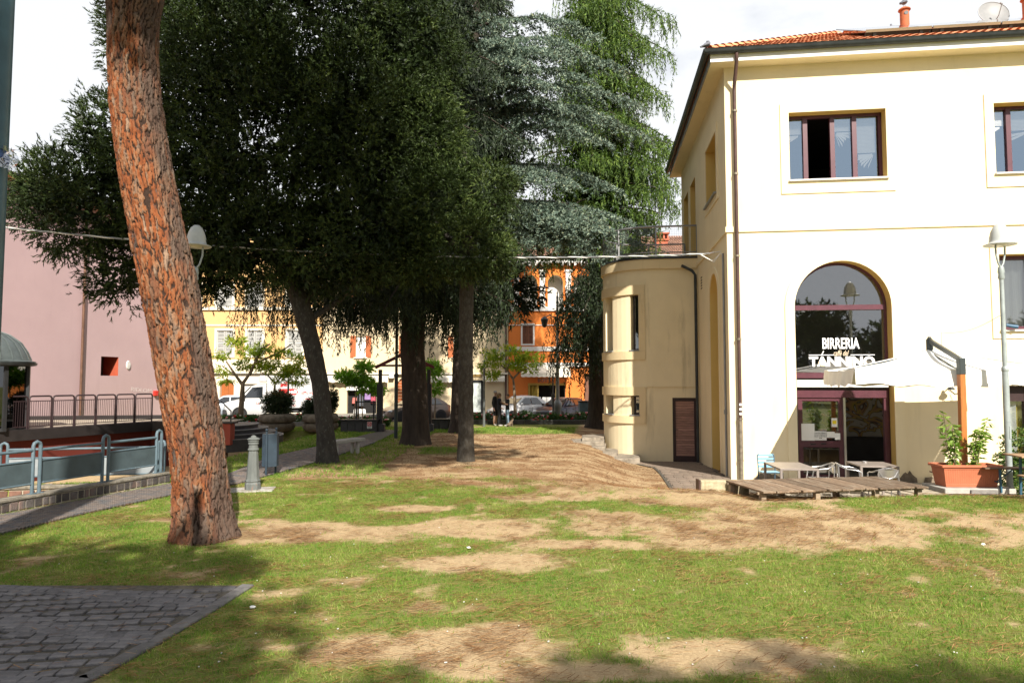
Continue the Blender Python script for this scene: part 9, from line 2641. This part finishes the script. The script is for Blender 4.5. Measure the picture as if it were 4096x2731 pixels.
m_grass = leaf_mat('grass_blade', [(0.0, (0.05, 0.12, 0.016)), (0.5, (0.125, 0.235, 0.03)), (0.8, (0.25, 0.32, 0.06)), (1.0, (0.50, 0.44, 0.20))], 0.6, 0.3, spec=0.2)
def on_lawn(x, y):
    return ~in_poly(x, y, CB) & ~in_poly(x, y, PATH_B)
def lawn_keep(x, y):
    g, nd, wd = masks(x, y)
    fr = (np.abs(x / y) < 0.79 + 0.2 * (rng.random(len(x)) < 0.6)) & (y > 4.2)
    zc = gz(x, y)
    dd = (x - dFL.x) * math.cos(dang) + (y - dFL.y) * math.sin(dang); de = -(x - dFL.x) * math.sin(dang) + (y - dFL.y) * math.cos(dang)
    deckfree = ~((dd > -0.05) & (dd < dW + 0.05) & (de > 0.05) & (de < 4))
    pd = np.hypot(x - PX0, y - PY_ - 0.35) > 0.44
    gg = g + 0.45 * (fbm(x, y, 6.0, 2) - 0.5)
    dens = ss(0.25, 1.0, gg) * (1 - 0.55 * nd) + 0.02 * (y < 14)
    return fr & on_lawn(x, y) & (zc > -0.3) & deckfree & pd & (rng.random(len(x)) < dens)
blades(290000, (-12.5, 13.5), (4.2, 15.5), lawn_keep, 0.040, 0.0062, 'grass', 'short patchy grass of the park lawn', 'grass', m_grass, 0.75, 3)
def shade_keep(x, y):
    left = (x < -3.2 - (y - 15) * 0.0) & ~in_poly(x, y, PATH_B) & (gz(x, y) > -0.3)
    g, nd, wd = masks(x, y)
    fr = np.abs(x / y) < 0.78
    noterr = ~in_poly(x, y, TERR) & (np.hypot(x + 10.9, y - 25.3) > 2.4)
    return fr & noterr & ((left & (rng.random(len(x)) < 0.9)) | (rng.random(len(x)) < 0.8 * ss(0.5, 0.8, g))) & ((left | (x > -5.0))) & on_lawn(x, y)
blades(45000, (-12, 6), (15.3, 33), shade_keep, 0.07, 0.011, 'shaded_grass', 'shaded grass under the park trees', 'grass', m_grass, 0.7, 3)
# fallen needles
m_needle = leaf_mat('fallen_needle', [(0.0, (0.09, 0.035, 0.015)), (0.6, (0.24, 0.11, 0.04)), (1.0, (0.42, 0.27, 0.12))], 0.8, 0.0, spec=0.1)
n = 150000
x = rng.uniform(-9, 11, n); y = rng.uniform(4.4, 15, n)
g, nd, wd = masks(x, y)
k = (rng.random(n) < 0.14 + 0.6 * nd) & (np.abs(x / y) < 0.79) & ~in_poly(x, y, PATH_B) & (gz(x, y) > -0.3) & ((~in_poly(x, y, CB)) | (rng.random(n) < 0.10))
x, y = x[k], y[k]; n = len(x); a = rng.uniform(0, math.pi, n) * 0.6 - 0.9; ln = rng.uniform(0.06, 0.13, n) * (0.8 + 0.03 * y); ww = 0.0016 * (0.9 + 0.10 * y)
inc = in_poly(x, y, CB)
z = gz(x, y) + np.where(inc, 0.036, 0.012) + rng.random(n) * np.where(inc, 0.002, 0.025)
cd_, sd_ = np.cos(a), np.sin(a)
V = np.empty((n, 4, 3))
for i, (u, v) in enumerate(((-0.5, -1), (0.5, -1), (0.5, 1), (-0.5, 1))):
    V[:, i] = np.stack([x + cd_ * u * ln - sd_ * v * ww, y + sd_ * u * ln + cd_ * v * ww, z + u * 0.006], 1)
props(link_mesh('pine_needles', np_mesh('pine_needles', V.reshape(-1, 3), np.arange(n * 4).reshape(n, 4), False, fattr={'rnd': rng.random(n)}), m_needle), 'fallen brown pine needles strewn over the lawn', 'needles', kind='stuff')
m_litter = leaf_mat('dry_litter', [(0.0, (0.09, 0.05, 0.028)), (0.7, (0.22, 0.13, 0.07)), (1.0, (0.38, 0.27, 0.16))], 0.9, 0.0, spec=0.05)
# leaf litter under the trees
n = 26000
x = rng.uniform(-5.5, 6.5, n); y = rng.uniform(13.5, 30, n)
g, nd, wd = masks(x, y)
k = (rng.random(n) < 0.9 * wd * (1 - 0.8 * g)) & (np.abs(x / y) < 0.5); x, y = x[k], y[k]; n = len(x)
hold2 = thing('leaf_litter', 'brown leaf litter on the bare ground under the oaks', 'leaves', (0, 18, 0)); hold2['kind'] = 'stuff'
leaf_part(hold2, 'leaves', np.stack([x, y, gz(x, y) + 0.006 + rng.random(n) * 0.012], 1), np.stack([rng.normal(size=n), rng.normal(size=n), rng.normal(0, 0.18, n)], 1), rng.uniform(0.025, 0.055, n), rng.uniform(0.01, 0.02, n), m_litter, kind='stuff')
mb = MB()
for k in range(110):
    px_, py_ = random.uniform(200, 4000), random.uniform(1990, 2700)
    q = G(px_, py_)
    if in_poly(np.array([q.x]), np.array([q.y]), CB)[0] or abs(q.x / q.y) > 0.76: continue
    s_ = random.uniform(0.004, 0.010)
    mb.box((q.x, q.y, float(gz(q.x, q.y)) + 0.012), (s_ * random.uniform(1, 2.4), s_, 0.006), random.uniform(0, 3))
props(part(None, 'pale_chips', mb, mat('pale_chip', (0.62, 0.60, 0.56), 0.8, 0.15)), 'pale stone chips and paper scraps scattered on the lawn', 'chips', kind='stuff')
for k, (px_, py_, lab) in enumerate(((1875, 2195, 'crumpled white paper lying on the bare path across the lawn'), (3935, 2185, 'crumpled white tissue lying on the grass near the beer table'), (1010, 2440, 'white feather scrap on the needles beside the cobbles'))):
    q = G(px_, py_); t = thing('paper_scrap', lab, 'litter', (q.x, q.y, float(gz(q.x, q.y)) + 0.015))
    mb = MB().sphere((0, 0, 0.012), 0.024, 8, 5, (1.2, 0.8, 0.5)); mb.v = [(a + random.uniform(-.01, .01), b + random.uniform(-.01, .01), c + random.uniform(-.006, .006)) for a, b, c in mb.v]
    part(t, 'scrap', mb, m_paper)
